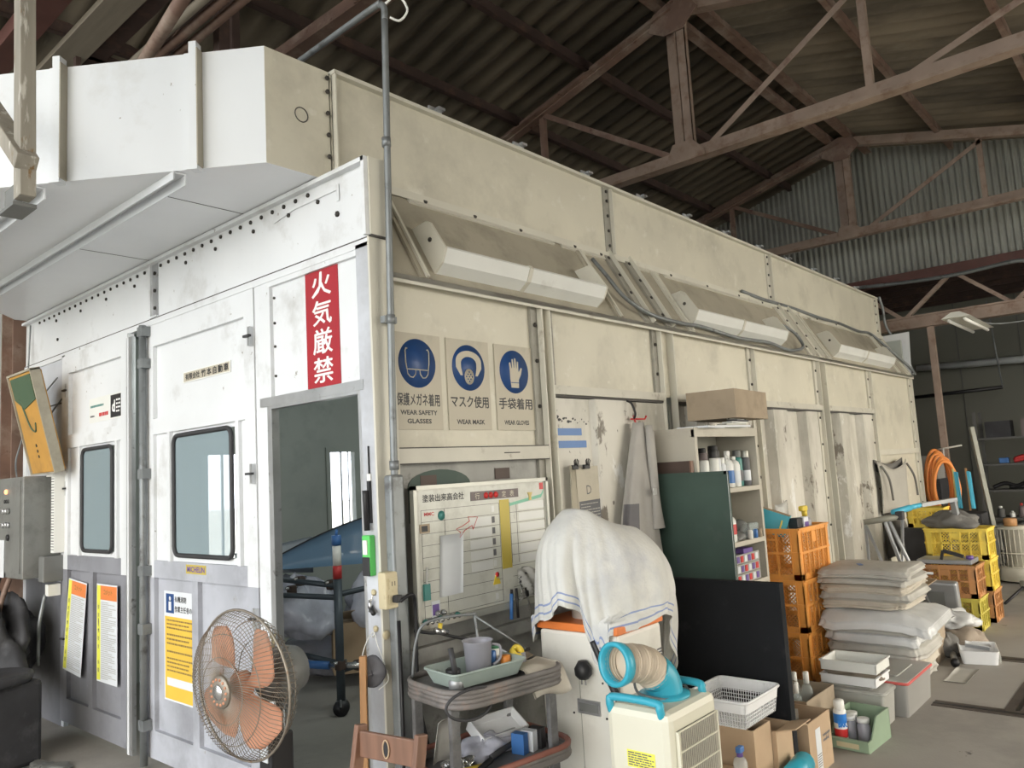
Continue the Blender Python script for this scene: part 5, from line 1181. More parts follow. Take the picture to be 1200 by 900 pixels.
# ---- tall white air conditioner with an orange rim
t = root('air_conditioner', 'tall white cabinet air conditioner with an orange top rim', 'air conditioner', (.86, -.49, 0))
ax0, ax1, ay0, ay1, az = .68, 1.04, -.71, -.28, .92
b = B(); b.bx(ax0, ax1, ay0, ay1, .04, az-.035, 'cool_white', bev=.018); cb_ = part(b, 'cabinet', t)
b = B(); b.bx(ax0-.008, ax1+.008, ay0-.008, ay1+.008, az-.035, az, 'orange_rim', bev=.006); part(b, 'top_rim', t, 'bright orange top rim')
b = B(); b.bx(ax0-.003, ax0+.0, (ay0+ay1)/2-.001, (ay0+ay1)/2+.001, .05, .75, 'board_frame'); part(b, 'panel_seam', cb_)
b = B(); b.bx(ax0-.006, ax0, -.60, -.48, .54, .60, 'alum'); b.bx(ax0-.007, ax0-.002, -.59, -.49, .55, .585, 'fan_motor'); part(b, 'drawer_pull', cb_)
b = B()
for k in range(6): b.bx(ax1-.05, ax1-.015, ay0-.003, ay0+.002, .70+.013*k, .706+.013*k, 'ink_grey')
part(b, 'vent_slots', cb_, stuff=True)
for (y, z) in ((-.62, .73), (-.62, .68), (-.63, .535), (-.455, .535)):
    b = B(); b.cyl((ax0-.004, y, z), (ax0, y, z), .005, 'sign_black', 6); part(b, 'screw', cb_)
b = B(); b.cyl((.86, -.45, az), (.86, -.45, 1.25), .09, 'cool_white', 20); part(b, 'air_outlet', t)
b = B(); b.cyl((.84, -.45, 1.20), (.84, -.45, 1.34), .05, 'cool_white', 20); part(b, 'outlet_neck', t)
for (x, y) in ((.72, -.67), (1.0, -.67), (.72, -.32), (1.0, -.32)):
    b = B(); b.cyl((x, y, 0), (x, y, .04), .02, 'black'); part(b, 'foot', t)
# plug and strap hanging out of the towel
t = root('hanging_plug', 'black three-pin plug hanging below the towel against the white cabinet', 'plug', (.66, -.5, .7))
b = B(); b.lathe([(.022, 0), (.036, .015), (.038, .045), (.02, .075)], 'sign_black', 14, M=TR(.638, -.55, .70)); part(b, 'plug_body', t)
for y in (-.56, -.54): b = B(); b.bx(.635, .64, y-.003, y+.003, .675, .70, 'chrome'); part(b, 'pin', t)
b = B(); b.curve([(.655, -.60, .86), (.650, -.66, .74), (.640, -.73, .62), (.632, -.78, .50)], .016, 'sign_black', 6); solo(b, 'black_strap', 'broad black strap running down the front of the white cabinet', 'strap')
# towel draped over the air outlet
t = root('draped_towel', 'big white towel with thin blue stripes draped over the white cabinet', 'towel', (.86, -.47, .8))
def towel(u, v):
    a = 2*PI*u                                       # 0 = +x, pi/2 = +y, pi = -x, 3pi/2 = -y
    ca, sa = math.cos(a), math.sin(a)
    def near(c0, w_): d = (a-c0+PI) % (2*PI)-PI; return math.exp(-(d/w_)**2)
    hem = .90+.12*near(3.3, .35)+.04*near(2.6, .3)-.16*near(3.75, .17)-.17*near(4.02, .10)+.02*near(4.9, .35)-.30*near(5.85, .42)-.34*near(.2, .5)-.2*near(1.4, .7)
    s_ = math.sin(PI/2*min(1, v*1.9))
    rx = .20+.20*s_; ry = .012+.25*s_
    k = max(0, v-.22)/.78
    pleat = .030*math.sin(8*a+.6)+.022*math.sin(13*a+2.2)+.045*near(3.62, .055)-.05*near(3.50, .05)+.04*near(3.40, .05)-.04*near(3.86, .05)+.03*near(5.2, .08)-.03*near(5.45, .1)+.012*math.sin(27*a)
    f_ = 1+k*pleat*1.5
    x = .985+rx*ca*f_; y = -.465+ry*sa*f_
    ridge = 1.43-.42*max(0, x-.78)-.75*max(0, .74-x)**1.0*(1-s_)-.03*math.sin(9*x)
    drop = .07*(1-math.cos(PI/2*min(1, v*1.9))) if v < .526 else .07
    t_ = max(0, v-.12)/.88
    z = ridge-drop-(ridge-.07-hem)*t_**1.12
    x += .02*k*math.sin(6*v+2*a); y += .012*k*math.sin(9*v+a)
    if z < .945 and ax0-.025 < x < ax1+.025 and y < ay1+.02:
        if y > ay0-.025:
            if x < ax0+.12: x = ax0-.025
            elif sa < 0: y = ay0-.025
    return (x, y, z)
b = B()
b.grid(towel, 260, 64, 'towel', wrapu=True, th=.004, mfn=lambda u, v: 'towel_stripe' if (.872 < v < .888 or .930 < v < .938) else None)
part(b, 'towel_cloth', t)

# ---- spot cooler with its duct
t = root('spot_cooler', 'cream spot cooler with blue handles and a side grille', 'cooler', (.57, -.96, 0))
cx0, cx1, cy0, cy1, cz = .39, .76, -1.11, -.83, .70
b = B(); b.bx(cx0, cx1, cy0, cy1, .05, cz, 'cooler_cream', bev=.03); ho = part(b, 'housing', t)
b = B()
gx0, gx1, gz0, gz1 = cx0+.045, cx1-.03, .12, cz-.07
b.bx(gx0, gx1, cy0-.002, cy0+.004, gz0, gz1, 'shelf_dark')
for k in range(27): x = gx0+(gx1-gx0)*k/26; b.bx(x-.0014, x+.0014, cy0-.012, cy0-.009, gz0, gz1, 'cooler_grille')
for k in range(8): z = gz0+(gz1-gz0)*k/7; b.bx(gx0, gx1, cy0-.014, cy0-.009, z-.0025, z+.0025, 'cooler_cream')
b.bx(gx0-.006, gx0+.004, cy0-.013, cy0, gz0, gz1, 'cooler_cream'); b.bx(gx1-.004, gx1+.006, cy0-.013, cy0, gz0, gz1, 'cooler_cream')
part(b, 'grille', t, 'wire grille over the side of the cooler')
for (xa, ya, xb, yb) in ((cx0+.02, cy0+.04, cx0+.02, cy1-.02), (cx1-.03, cy0+.04, cx1-.03, cy1-.02)):
    b = B(); b.curve([(xa, ya, cz-.03), (xa-.012, ya, cz+.01), (xa-.006, ya+.02, cz+.028), (xb-.006, yb-.02, cz+.028), (xb-.012, yb, cz+.01), (xb, yb, cz-.03)], .0155, 'cooler_blue', 10, sub=4); part(b, 'carry_handle', t, 'turquoise carrying handle')
b = B(); b.box((cx0-.001, -.98, .52), (.002, .12, .06), 'label_yellow'); wl_ = part(b, 'warning_label', ho, 'yellow warning label')
b = B(); lines(b, FRONT(-.98, .52, cx0-.002), -.055, .055, -.026, .026, 6, 'ink_grey', seed=11, hgt=.5, z=.0006); part(b, 'label_print', ho)
b = B(); b.curve([(.60, -.97, cz-.01), (.60, -.97, cz+.03), (.585, -.965, cz+.07), (.55, -.957, cz+.10)], .072, 'cooler_blue', 20, sub=5); b.lathe([(.1, 0), (.1, .012), (.075, .018)], 'cooler_blue', 26, M=TR(.60, -.97, cz-.002)); part(b, 'blue_elbow', t, 'turquoise duct elbow')
path = smooth([(.56, -.959, cz+.09), (.52, -.95, cz+.125), (.47, -.94, cz+.145), (.42, -.925, cz+.155), (.37, -.915, cz+.16)], 14)
b = B(); b.tube(path, .07, 'hose_beige', 22, radii=[.068+.0045*math.sin(k*1.9) for k in range(len(path))], cap=False); part(b, 'ribbed_hose', t, 'beige ribbed hose')
e0, e1 = path[-3], path[-1]; dd = (e1-e0).normalized(); Mr = frame(e1, dd.orthogonal(), dd.cross(dd.orthogonal()))
Mr = Matrix(((Mr[0][0], Mr[0][1], dd[0], e1[0]), (Mr[1][0], Mr[1][1], dd[1], e1[1]), (Mr[2][0], Mr[2][1], dd[2], e1[2]), (0, 0, 0, 1)))
b = B(); b.lathe([(.066, -.02), (.078, -.02), (.082, 0), (.082, .02), (.066, .02), (.064, -.02)], 'cooler_blue', 28, M=Mr, cap=False); part(b, 'blue_collar', t, 'turquoise ring at the mouth of the hose')
b = B(); b.lathe([(.066, -.06), (.03, -.061), (0.001, -.061)], 'hose_beige', 20, M=Mr, cap=False); part(b, 'hose_inner', t)
b = B(); b.curve([(.52, -1.02, cz+.008), (.48, -.93, cz+.03), (.58, -.86, cz+.06), (.72, -.88, cz+.03), (.74, -.98, cz+.006), (.62, -1.06, cz+.006), (.52, -1.02, cz+.008)], .0055, 'conduit', 6); part(b, 'mains_cable', t)
for (x, y) in ((cx0+.05, cy0+.05), (cx1-.05, cy0+.05), (cx0+.05, cy1-.05), (cx1-.05, cy1-.05)):
    b = B(); b.cyl((x-.012, y, .026), (x+.012, y, .026), .026, 'black', 14); part(b, 'caster', t)
b = B(); b.curve([(.62, -.80, .55), (.55, -.80, .40), (.50, -.78, .2), (.46, -.8, .03)], .008, 'conduit', 6); solo(b, 'trailing_cord', 'grey cord trailing down between the two cooling units', 'cord')

# ---- hanging coverall
t = root('grey_coverall', 'grey work coverall hanging from a red hook on the panel door', 'coverall', (1.97, -.1, 1.0))
def cov(u, v):
    a = 2*PI*u
    w_ = .03+.17*v**.8; d_ = .03+.05*v
    f_ = 1+.12*v*math.sin(5*a+1)+.10*v*math.sin(9*a+3*v)
    return (1.955-.16*v+w_*math.cos(a)*f_*1.15+.06*v*v, -.095+d_*math.sin(a)*f_-.02*v, 1.86-1.0*v)
b = B(); b.grid(cov, 90, 30, 'coverall', wrapu=True, th=.003, mfn=lambda u, v: 'coverall_dark' if (.46 < v < .68 and .45 < u < .66) else None); part(b, 'cloth_body', t)
b = B(); b.grid(lambda u, v: (1.985+(.02+.03*v)*math.cos(2*PI*u)*(1+.3*math.sin(7*v))-.02*v, -.15-.03*v+.018*math.sin(2*PI*u), 1.84-.62*v), 24, 20, 'coverall', wrapu=True, th=.003); part(b, 'sleeve', t)
b = B(); b.grid(lambda u, v: (2.03+.028*math.cos(2*PI*u), -.13+.02*math.sin(2*PI*u), 1.80+.03*math.sin(PI*v)-.12*v), 16, 8, 'coverall', wrapu=True, th=.003); part(b, 'collar', t)
b = B(); b.bx(1.90, 1.94, -.20, -.197, 1.42, 1.46, 'towel'); part(b, 'cloth_tag', t)
t = root('coat_hook', 'red and black coat hook holding the grey coverall', 'hook', (1.97, -.04, 1.88))
b = B(); b.curve([(1.94, -.035, 2.0), (1.935, -.07, 1.98), (1.94, -.09, 1.92), (1.955, -.07, 1.89)], .007, 'sign_black', 6); part(b, 'black_loop', t)
b = B(); b.tube([(1.93, -.06, 1.885), (2.06, -.08, 1.885), (2.065, -.09, 1.905)], .006, 'red', 6); b.cyl((1.95, -.08, 1.86), (1.965, -.06, 1.905), .006, 'red'); part(b, 'red_hook', t)

# ---- steel cabinet with open shelves
t = root('steel_cabinet', 'old cream steel cabinet with open shelves beside the green board', 'cabinet', (2.62, -.2, 0))
c0, c1, cf, ct = 2.18, 3.08, -.345, 1.80; S = 'steel_cabinet'
b = B(); b.bx(c0, c0+.012, cf, -.04, 0, ct, S); part(b, 'side_wall', t)
b = B(); b.bx(c1-.03, c1, cf, -.04, 0, ct, S); part(b, 'side_wall', t)
b = B(); b.bx(c0+.012, c1-.03, -.05, -.04, 0, ct, 'cabinet_inside'); part(b, 'back_wall', t)
b = B(); b.bx(c0-.004, c1+.004, cf-.006, -.035, ct, ct+.012, S); b.bx(c0, c1, cf-.004, cf+.02, ct-.045, ct, S); part(b, 'top', t)
b = B(); b.bx(c0-.002, c0+.028, cf-.004, cf+.01, 0, ct-.045, S); b.bx(c0-.003, c0+.003, cf-.006, cf, 0, ct, 'rubber') if False else None; part(b, 'front_edge', t)
for z in (1.42, 1.07, .80, .45, .1):
    b = B(); b.bx(c0+.012, c1-.03, cf, -.05, z-.03, z, S); part(b, 'shelf', t)
# cartons and papers on top
CB = (2.50, 3.10, -.45, -.12, .08)
carton('cardboard_carton', 'flat brown carton lying on top of the steel cabinet', CB[0], CB[1], CB[2], CB[3], 1.87, 2.05, 'cardboard_old', rz=CB[4])
for k, (x0, x1, z, lab) in enumerate(((2.22, 2.55, 1.814, 'white booklet under the left edge of the papers on the cabinet'), (2.45, 2.85, 1.82, 'thin white binder in the heap under the carton'),)):
    b = B(); b.box(((x0+x1)/2, -.29, z), (x1-x0, .2, .012), 'paper', R=RZ(.15*(-1)**k)); solo(b, 'booklet', lab, 'booklet')
for k in range(4):
    b = B(); b.box((2.66+.04*k, -.345-.004*k, 1.822+.0001+.012*k), (.26, .07, .010), ('paper', 'board_frame', 'white_plastic', 'ink_grey')[k], R=RZ(.1*(k-1.5))); solo(b, 'plastic_file', ('white file, lowest of the stack poking out under the carton', 'grey file second from the bottom under the carton', 'pale file third from the bottom under the carton', 'dark file topmost under the carton')[k], 'file')
b = B(); b.tube([(2.60, -.37, 1.87), (2.72, -.40, 1.905), (2.86, -.37, 1.87)], .008, 'sign_black', 6); b.tube([(2.60, -.37, 1.87), (2.86, -.37, 1.87)], .006, 'tube_white', 6); solo(b, 'loose_strap', 'curved black and white strap lying over the files', 'strap')
# bottles on the upper shelf
zs = 1.42
spec = [('can', 2.24, .030, .23, 'white_plastic', 'steel_dark', 'paper', 'white spray can with dark top, first on the upper shelf'),
 ('can', 2.315, .030, .24, 'paper', 'chrome', 'purple', 'purple-banded spray can, second on the upper shelf'),
 ('can', 2.385, .032, .235, 'white_plastic', 'purple_grey', 'paper', 'white can with a brown top, third on the upper shelf'),
 ('can', 2.465, .028, .19, 'paper', 'white_plastic', 'yellow', 'small can with a yellow band on the upper shelf'),
 ('can', 2.53, .032, .25, 'white_plastic', 'sign_black', 'paper', 'white can with a tall black cap on the upper shelf'),
 ('can', 2.60, .031, .25, 'paper', 'sign_black', 'purple_grey', 'second white can with a tall black cap on the upper shelf'),
 ('can', 2.665, .03, .2, 'paper', 'white_plastic', 'magnet_red', 'white can with a red band behind the sprayer'),
 ('spray', 2.735, .036, .25, 'white_plastic', 'white_plastic', 'blue', 'white trigger spray bottle with a blue label on the upper shelf'),
 ('bottle', 2.83, .044, .24, 'white_plastic', 'white_plastic', 'paper', 'large white bottle beside the trigger sprayer'),
 ('can', 2.925, .034, .245, 'teal', 'fan_motor', 'ink_grey', 'dark green can with grey top near the right of the upper shelf'),
 ('can', 3.0, .030, .24, 'ink_grey', 'board_frame', 'paper', 'dark can at the right end of the upper shelf')]
for (kd, x, r_, h_, bd, cp, bn, lab) in spec:
    loc = (x, -.27-.02*math.sin(x*40), zs)
    if kd == 'can': spraycan(lab, loc, r_, h_, bd, cp, bn)
    else:
        tt = bottle('spray_bottle' if kd == 'spray' else 'plastic_bottle', lab, 'bottle', loc, r_, h_*.85, bd, cp, neck=.35, caph=.12, lab=(.15, .6), labm=bn)
        if kd == 'spray':
            b = B(); b.M = TR(*loc); b.bx(-.03, .02, -.012, .012, h_*.84, h_*.97, cp, bev=.006); b.bx(-.035, -.025, -.006, .006, h_*.70, h_*.86, cp); part(b, 'trigger_head', tt)
for (x, y, h_, r_, m1, m2, lab) in ((2.28, -.16, .25, .03, 'chrome', 'sign_black', 'silver can in the back row behind the purple one'), (2.44, -.16, .26, .03, 'chrome', 'tube_white', 'silver can in the back row behind the yellow one'), (2.63, -.15, .27, .034, 'steel_grey', 'sign_black', 'grey can in the back row with a black top'), (2.79, -.15, .285, .04, 'ink_grey', 'sign_black', 'dark can with a broad black top in the back row')):
    spraycan(lab, (x, y, zs), r_, h_, m1, m2, 'paper')
# middle shelf: cables, containers
b = B(); b.curve([(2.62, -.28, 1.09), (2.68, -.26, 1.22), (2.78, -.26, 1.19), (2.84, -.26, 1.10), (2.78, -.28, 1.09), (2.7, -.3, 1.14), (2.66, -.29, 1.1)], .012, 'rubber', 6); solo(b, 'black_cable', 'black cable loop on the middle shelf of the cabinet', 'cable')
bottle('detergent_bottle', 'white and red bottle at the left of the middle cabinet shelf', 'bottle', (2.66, -.29, 1.07), .045, .2, 'white_plastic', 'red', lab=(.3, .7), labm='magnet_red')
lump('fitting_heap', 'heap of small metal fittings on the middle cabinet shelf', 'fittings', (2.85, -.22, 1.07), (.13, .09, .1), 'fan_motor', 12, amp=.5, kind='stuff')
b = B(); b.M = TR(2.86, -.3, 1.07); b.bx(0, .14, -.03, .05, 0, .01, 'clear_glass'); b.bx(0, .14, -.034, -.03, 0, .1, 'clear_glass'); b.bx(0, .004, -.03, .05, 0, .1, 'clear_glass'); b.bx(.136, .14, -.03, .05, 0, .1, 'clear_glass'); solo(b, 'glass_jar', 'clear square jar at the right of the middle cabinet shelf', 'jar')
for (x, m_, lab) in ((2.94, 'blue', 'tiny blue pot on the middle cabinet shelf'), (2.86, 'tube_white', 'tiny white pot on the middle cabinet shelf'), (3.01, 'cardboard_old', 'tiny tan pot on the middle cabinet shelf')):
    b = B(); b.lathe([(.016, 0), (.018, .05), (.012, .06)], m_, 12, M=TR(x, -.335, 1.07)); solo(b, 'tiny_pot', lab, 'pot')
# lower shelf: small drawers with red labels
t = root('small_box_stack', 'stack of small clear boxes with red labels on the lower cabinet shelf', 'box', (2.84, -.24, .8))
for k in range(3):
    b = B(); b.bx(2.62, 2.98, -.33, -.1, .802+.062*k, .86+.062*k, 'box_clear'); part(b, 'clear_box', t)
    b = B()
    for q in range(6): b.bx(2.64+.055*q, 2.675+.055*q, -.334, -.33, .81+.062*k, .85+.062*k, ('magnet_red', 'paper', 'purple')[(q+k) % 3])
    part(b, 'box_labels', t, stuff=True)
b = B(); b.box((2.82, -.28, 1.0), (.14, .1, .03), 'purple', bev=.004); solo(b, 'blue_case', 'small dark blue case on top of the clear boxes', 'case')

# ---- boards leaning beside the cabinet
t = root('green_chalkboard', 'dark green framed board standing against the cabinet side', 'board', (2.10, -.33, 0))
b = B(); b.bx(2.095, 2.105, -.565, -.06, .58, 1.52, 'green_board'); part(b, 'panel', t)
b = B()
for (y0, y1, z0, z1) in ((-.585, -.565, .56, 1.54), (-.085, -.07, .56, 1.54), (-.585, -.07, 1.52, 1.54), (-.585, -.07, .56, .58)): b.bx(2.085, 2.11, y0, y1, z0, z1, 'teal' if False else 'green_board')
b.bx(2.088, 2.093, -.585, -.07, .865, .875, 'tray_green'); part(b, 'frame', t)
b = B(); b.bx(2.086, 2.09, -.586, -.578, .56, 1.54, 'alum'); part(b, 'metal_edge', t, 'bare metal front edge')
b = B(); b.bx(2.08, 2.12, -.56, -.1, 0, .56, 'brown_board'); solo(b, 'wooden_crate', 'dark wooden stand under the green board', 'stand')
b = B(); b.bx(2.135, 2.16, -.33, -.05, 0, 1.61, 'brown_board'); b.bx(2.13, 2.16, -.335, -.325, 0, 1.61, 'red_wood'); solo(b, 'brown_board', 'narrow dark brown panel between the cabinet and the green board', 'panel')
t = root('black_partition', 'large matt black panel standing upright in front of the cabinet', 'panel', (1.68, -.6, 0))
b = B(); b.bx(1.67, 1.70, -1.0, -.16, 0, .97, 'black_board'); part(b, 'panel_face', t)
b = B(); b.bx(1.66, 1.71, -1.02, -1.0, 0, .98, 'black_board', bev=.002); b.bx(1.66, 1.71, -1.0, -.16, .968, .98, 'black_board'); part(b, 'panel_edge', t)
# ---- cartons, white basket in front of the black panel
carton('cardboard_carton', 'brown carton under the white basket, beside the cooler', 1.28, 1.46, -1.0, -.60, 0, .38, 'cardboard', open_top=True)
carton('cardboard_carton', 'brown carton with a raised flap right of the white basket', 1.47, 1.65, -1.02, -.62, 0, .33, 'cardboard', open_top=True, flaps=(('-y', .10, .25),))
t = root('white_basket', 'white plastic mesh basket sitting on the cartons by the cooler', 'basket', (1.40, -.82, .385))
bw, bd_, bh = .36, .30, .12
MBk = TR(1.42, -.84, .388)
b = B(); b.M = MBk; b.bx(-bw/2+.02, bw/2-.02, -bd_/2+.02, bd_/2-.02, 0, .005, 'basket_white'); part(b, 'base', t)
b = B(); b.M = MBk
for (xa, ya, xb, yb) in ((-bw/2, -bd_/2, bw/2, -bd_/2), (bw/2, -bd_/2, bw/2, bd_/2), (bw/2, bd_/2, -bw/2, bd_/2), (-bw/2, bd_/2, -bw/2, -bd_/2)):
    n_ = 22
    for k in range(n_+1):
        f_ = k/n_; x = xa+(xb-xa)*f_; y = ya+(yb-ya)*f_; b.bar((x*.9, y*.9, 0), (x, y, bh), .003, .003, 'basket_white')
    for q in range(1, 7): f_ = q/7; s_ = .9+.1*f_; b.bar((xa*s_, ya*s_, bh*f_), (xb*s_, yb*s_, bh*f_), .003, .0025, 'basket_white')
part(b, 'mesh_side', t)
b = B(); b.M = MBk
P_ = rrect(bw+.02, bd_+.02, .03); b.tube([(p[0], p[1], bh) for p in P_], .007, 'basket_white', 6, closed=True); b._add([(p[0], p[1], bh) for p in rrect(bw+.01, bd_+.01, .03)]+[(p[0]*.985, p[1]*.985, bh-.05) for p in rrect(bw+.01, bd_+.01, .03)], [(len(P_)+i, len(P_)+(i+1) % len(P_), (i+1) % len(P_), i) for i in range(len(P_))], 'basket_white'); part(b, 'rim', t)
tt = bottle('spray_bottle', 'clear spray bottle with a blue nozzle in front of the cartons', 'bottle', (1.14, -1.02, 0), .03, .15, 'clear_plastic', 'purple', neck=.4)
b = B(); b.box((1.125, -1.03, .158), (.04, .025, .025), 'blue', bev=.005); part(b, 'nozzle', tt)
# bring the small bottle up to where it stands: on a low carton
carton('cardboard_carton', 'low brown carton in front of the basket carton with printed marks', 1.00, 1.24, -1.10, -.78, 0, .22, 'cardboard', open_top=False)
tt.location = (1.05, -1.04, .226)
t = root('foam_wrapped_roll', 'roll of pale blue bubble film at the foot of the right carton', 'roll', (1.52, -1.08, 0))
b = B(); b.cyl((1.42, -1.1, .16), (1.62, -1.08, .16), .05, 'cooler_blue', 14); b.cyl((1.415, -1.1, .16), (1.625, -1.08, .16), .03, 'tube_white', 14); part(b, 'film', t)
b = B(); b.bx(1.40, 1.64, -1.17, -1.03, 0, .11, 'cardboard_old'); part(b, 'carton_block', t)

# ---- carton with a label, in front right of the black panel
t = carton('open_carton', 'open brown carton with a white shipping label right of the black panel', 1.82, 2.12, -1.03, -.72, 0, .27, 'cardboard', open_top=True, flaps=(('-x', .09, .3),))
Ml = SIDE(1.95, .13, -1.0305)
b = B(); b.M = Ml; b.bx(-.045, .02, -.12, .09, 0, .001, 'paper'); part(b, 'shipping_label', t, 'white shipping label')
b = B(); lines(b, Ml, -.04, .015, -.11, -.03, 7, 'ink_grey', seed=4, hgt=.4, z=.0016); b.text('TT', 'ink_grey', Ml @ TR(.11, .02, .0006), h=.035); lines(b, Ml, .05, .15, .0, .05, 2, 'ink_grey', seed=8, z=.0008); part(b, 'printing', t)
b = B(); b.box((1.90, -.9, .25), (.16, .1, .07), 'box_clear', R=RZ(.4)); solo(b, 'plastic_tub', 'pale plastic tub lying in the open carton', 'tub')
carton('open_carton', 'open carton with clear bottles behind the labelled one', 2.20, 2.62, -.88, -.55, 0, .26, 'cardboard_old', open_top=True)
for k, (x, y, h_) in enumerate(((2.26, -.80, .34), (2.34, -.75, .31), (2.42, -.8, .36), (2.49, -.7, .33), (2.31, -.65, .34))):
    bottle('clear_bottle', 'clear plastic bottle poking out of the carton by the crates', 'bottle', (x, y, .006), .035, h_, 'clear_glass', 'tube_white', group='clear bottles in the carton')
# ---- green parts bin with spray can
t = root('green_parts_bin', 'small sage green stacking bin holding spray cans on the floor', 'bin', (2.48, -1.05, 0))
MG = TR(2.49, -1.045, 0) @ RZ(-.05)
b = B(); b.M = MG
b.bx(-.16, .17, -.11, .11, 0, .008, 'bin_green'); b.bx(.162, .17, -.11, .11, .008, .16, 'bin_green')
prof = [(-.16, .008), (.17, .008), (.17, .16), (-.02, .16), (-.11, .06), (-.17, .06)]
for y in (-.11, .102): b.prism(prof, .008, 'bin_green', M=frame((0, y, 0), (1, 0, 0), (0, 0, 1)) @ TR(0, 0, -.008 if True else 0))
b.bx(-.17, -.162, -.11, .11, .008, .06, 'bin_green'); b.bx(-.185, -.16, -.115, .115, .054, .063, 'bin_green')
part(b, 'bin_body', t)
b = B(); b.M = MG; b.bx(-.1712, -.17, -.06, .06, .016, .042, 'outlet_cream'); b.text('MULTI BOX', 'ink_grey', frame((-.1716, 0, .04), (0, -1, 0), (0, 0, 1)), w=.1, h=.018, weight=.02) if False else None; part(b, 'name_strip', t)
t = spraycan('white, blue and red spray can standing upright in the green bin', (2.385, -.985, .01), .034, .235, 'sign_white', 'tube_white', 'sign_white')
b = B(); b.lathe([(.0347, .04), (.0347, .085)], 'magnet_red', 16, M=TR(2.385, -.985, .01), cap=False); part(b, 'red_band', t, 'red lower band')
b = B(); b.text('BRK', 'spray_blue', frame((2.355, -1.008, .125), (.64, -.77, 0), (0, 0, 1)), w=.05, h=.035, weight=.06); b.text('560', 'spray_blue', frame((2.355, -1.008, .085), (.64, -.77, 0), (0, 0, 1)), w=.05, h=.03, weight=.06) if False else None; b.lathe([(.0346, .115), (.0346, .165)], 'spray_blue', 16, M=TR(2.385, -.985, .01), cap=False); part(b, 'blue_band', t, 'blue band with lettering')
for (x, y, lab) in ((2.48, -1.0, 'grey-topped tin in the green bin, behind the tall can'), (2.55, -.99, 'white-capped tin at the back of the green bin'), (2.47, -1.08, 'clear cup lying in the front of the green bin')):
    bottle('paint_tin', lab, 'tin', (x, y, .01), .035, .13, 'measure_cup', 'white_plastic', neck=.8)
# ---- storage boxes and white trays
def storage(name, label, x0, x1, y0, y1, z0, z1, body, rim, lidm=None):
    t = root(name, label, 'storage box', ((x0+x1)/2, (y0+y1)/2, z0))
    b = B(); cx, cy = (x0+x1)/2, (y0+y1)/2
    P_ = rrect(x1-x0, y1-y0, .02, 3); n_ = len(P_)
    b._add([(cx+p[0]*.93, cy+p[1]*.93, z0) for p in P_]+[(cx+p[0], cy+p[1], z1) for p in P_], [(i, (i+1) % n_, n_+(i+1) % n_, n_+i) for i in range(n_)]+[tuple(reversed(range(n_)))], body)
    part(b, 'box_body', t)
    b = B(); b.tube([(cx+p[0]*1.01, cy+p[1]*1.01, z1) for p in P_], .009, rim, 6, closed=True); part(b, 'rim', t)
    if lidm: b = B(); b.prism([(cx+p[0]*1.01, cy+p[1]*1.01) for p in P_], .012, lidm, z0=z1); b.prism([(cx+p[0]*.6, cy+p[1]*.6) for p in P_], .008, lidm, z0=z1+.012); part(b, 'lid', t)
    return t
storage('storage_box', 'clear grey storage box with a lid under the white trays', 2.76, 2.99, -1.11, -.72, 0, .19, 'box_clear', 'box_clear', 'box_clear')
storage('storage_box', 'grey storage box with a red rim right of the white trays', 3.02, 3.58, -1.17, -.75, 0, .20, 'box_grey', 'lid_red', 'box_clear')
def open_tray(name, label, x0, x1, y0, y1, z0, z1, m):
    t = root(name, label, 'tray', ((x0+x1)/2, (y0+y1)/2, z0)); b = B(); th = .006
    b.bx(x0, x1, y0, y1, z0, z0+th, m); part(b, 'tray_base', t)
    b = B(); b.bx(x0, x1, y0, y0+th, z0+th, z1, m); b.bx(x0, x1, y1-th, y1, z0+th, z1, m); b.bx(x0, x0+th, y0, y1, z0+th, z1, m); b.bx(x1-th, x1, y0, y1, z0+th, z1, m); b.bx(x0-.006, x1+.006, y0-.006, y0, z1-.01, z1, m); b.bx(x0-.006, x0, y0, y1, z1-.01, z1, m); b.bx(x0-.006, x1+.006, y1, y1+.006, z1-.01, z1, m); b.bx(x1, x1+.006, y0, y1, z1-.01, z1, m); part(b, 'tray_wall', t)
    return t
open_tray('shallow_tray', 'lower of the two shallow white trays on the clear box', 2.80, 3.06, -1.06, -.74, .215, .268, 'basket_white')
open_tray('shallow_tray', 'upper of the two shallow white trays on the clear box', 2.80, 3.06, -1.07, -.745, .292, .352, 'white_plastic')
lump('brown_packet', 'crumpled brown packet between the two white trays', 'packet', (2.92, -.9, .222), (.1, .16, .06), 'brown_cloth', 2)

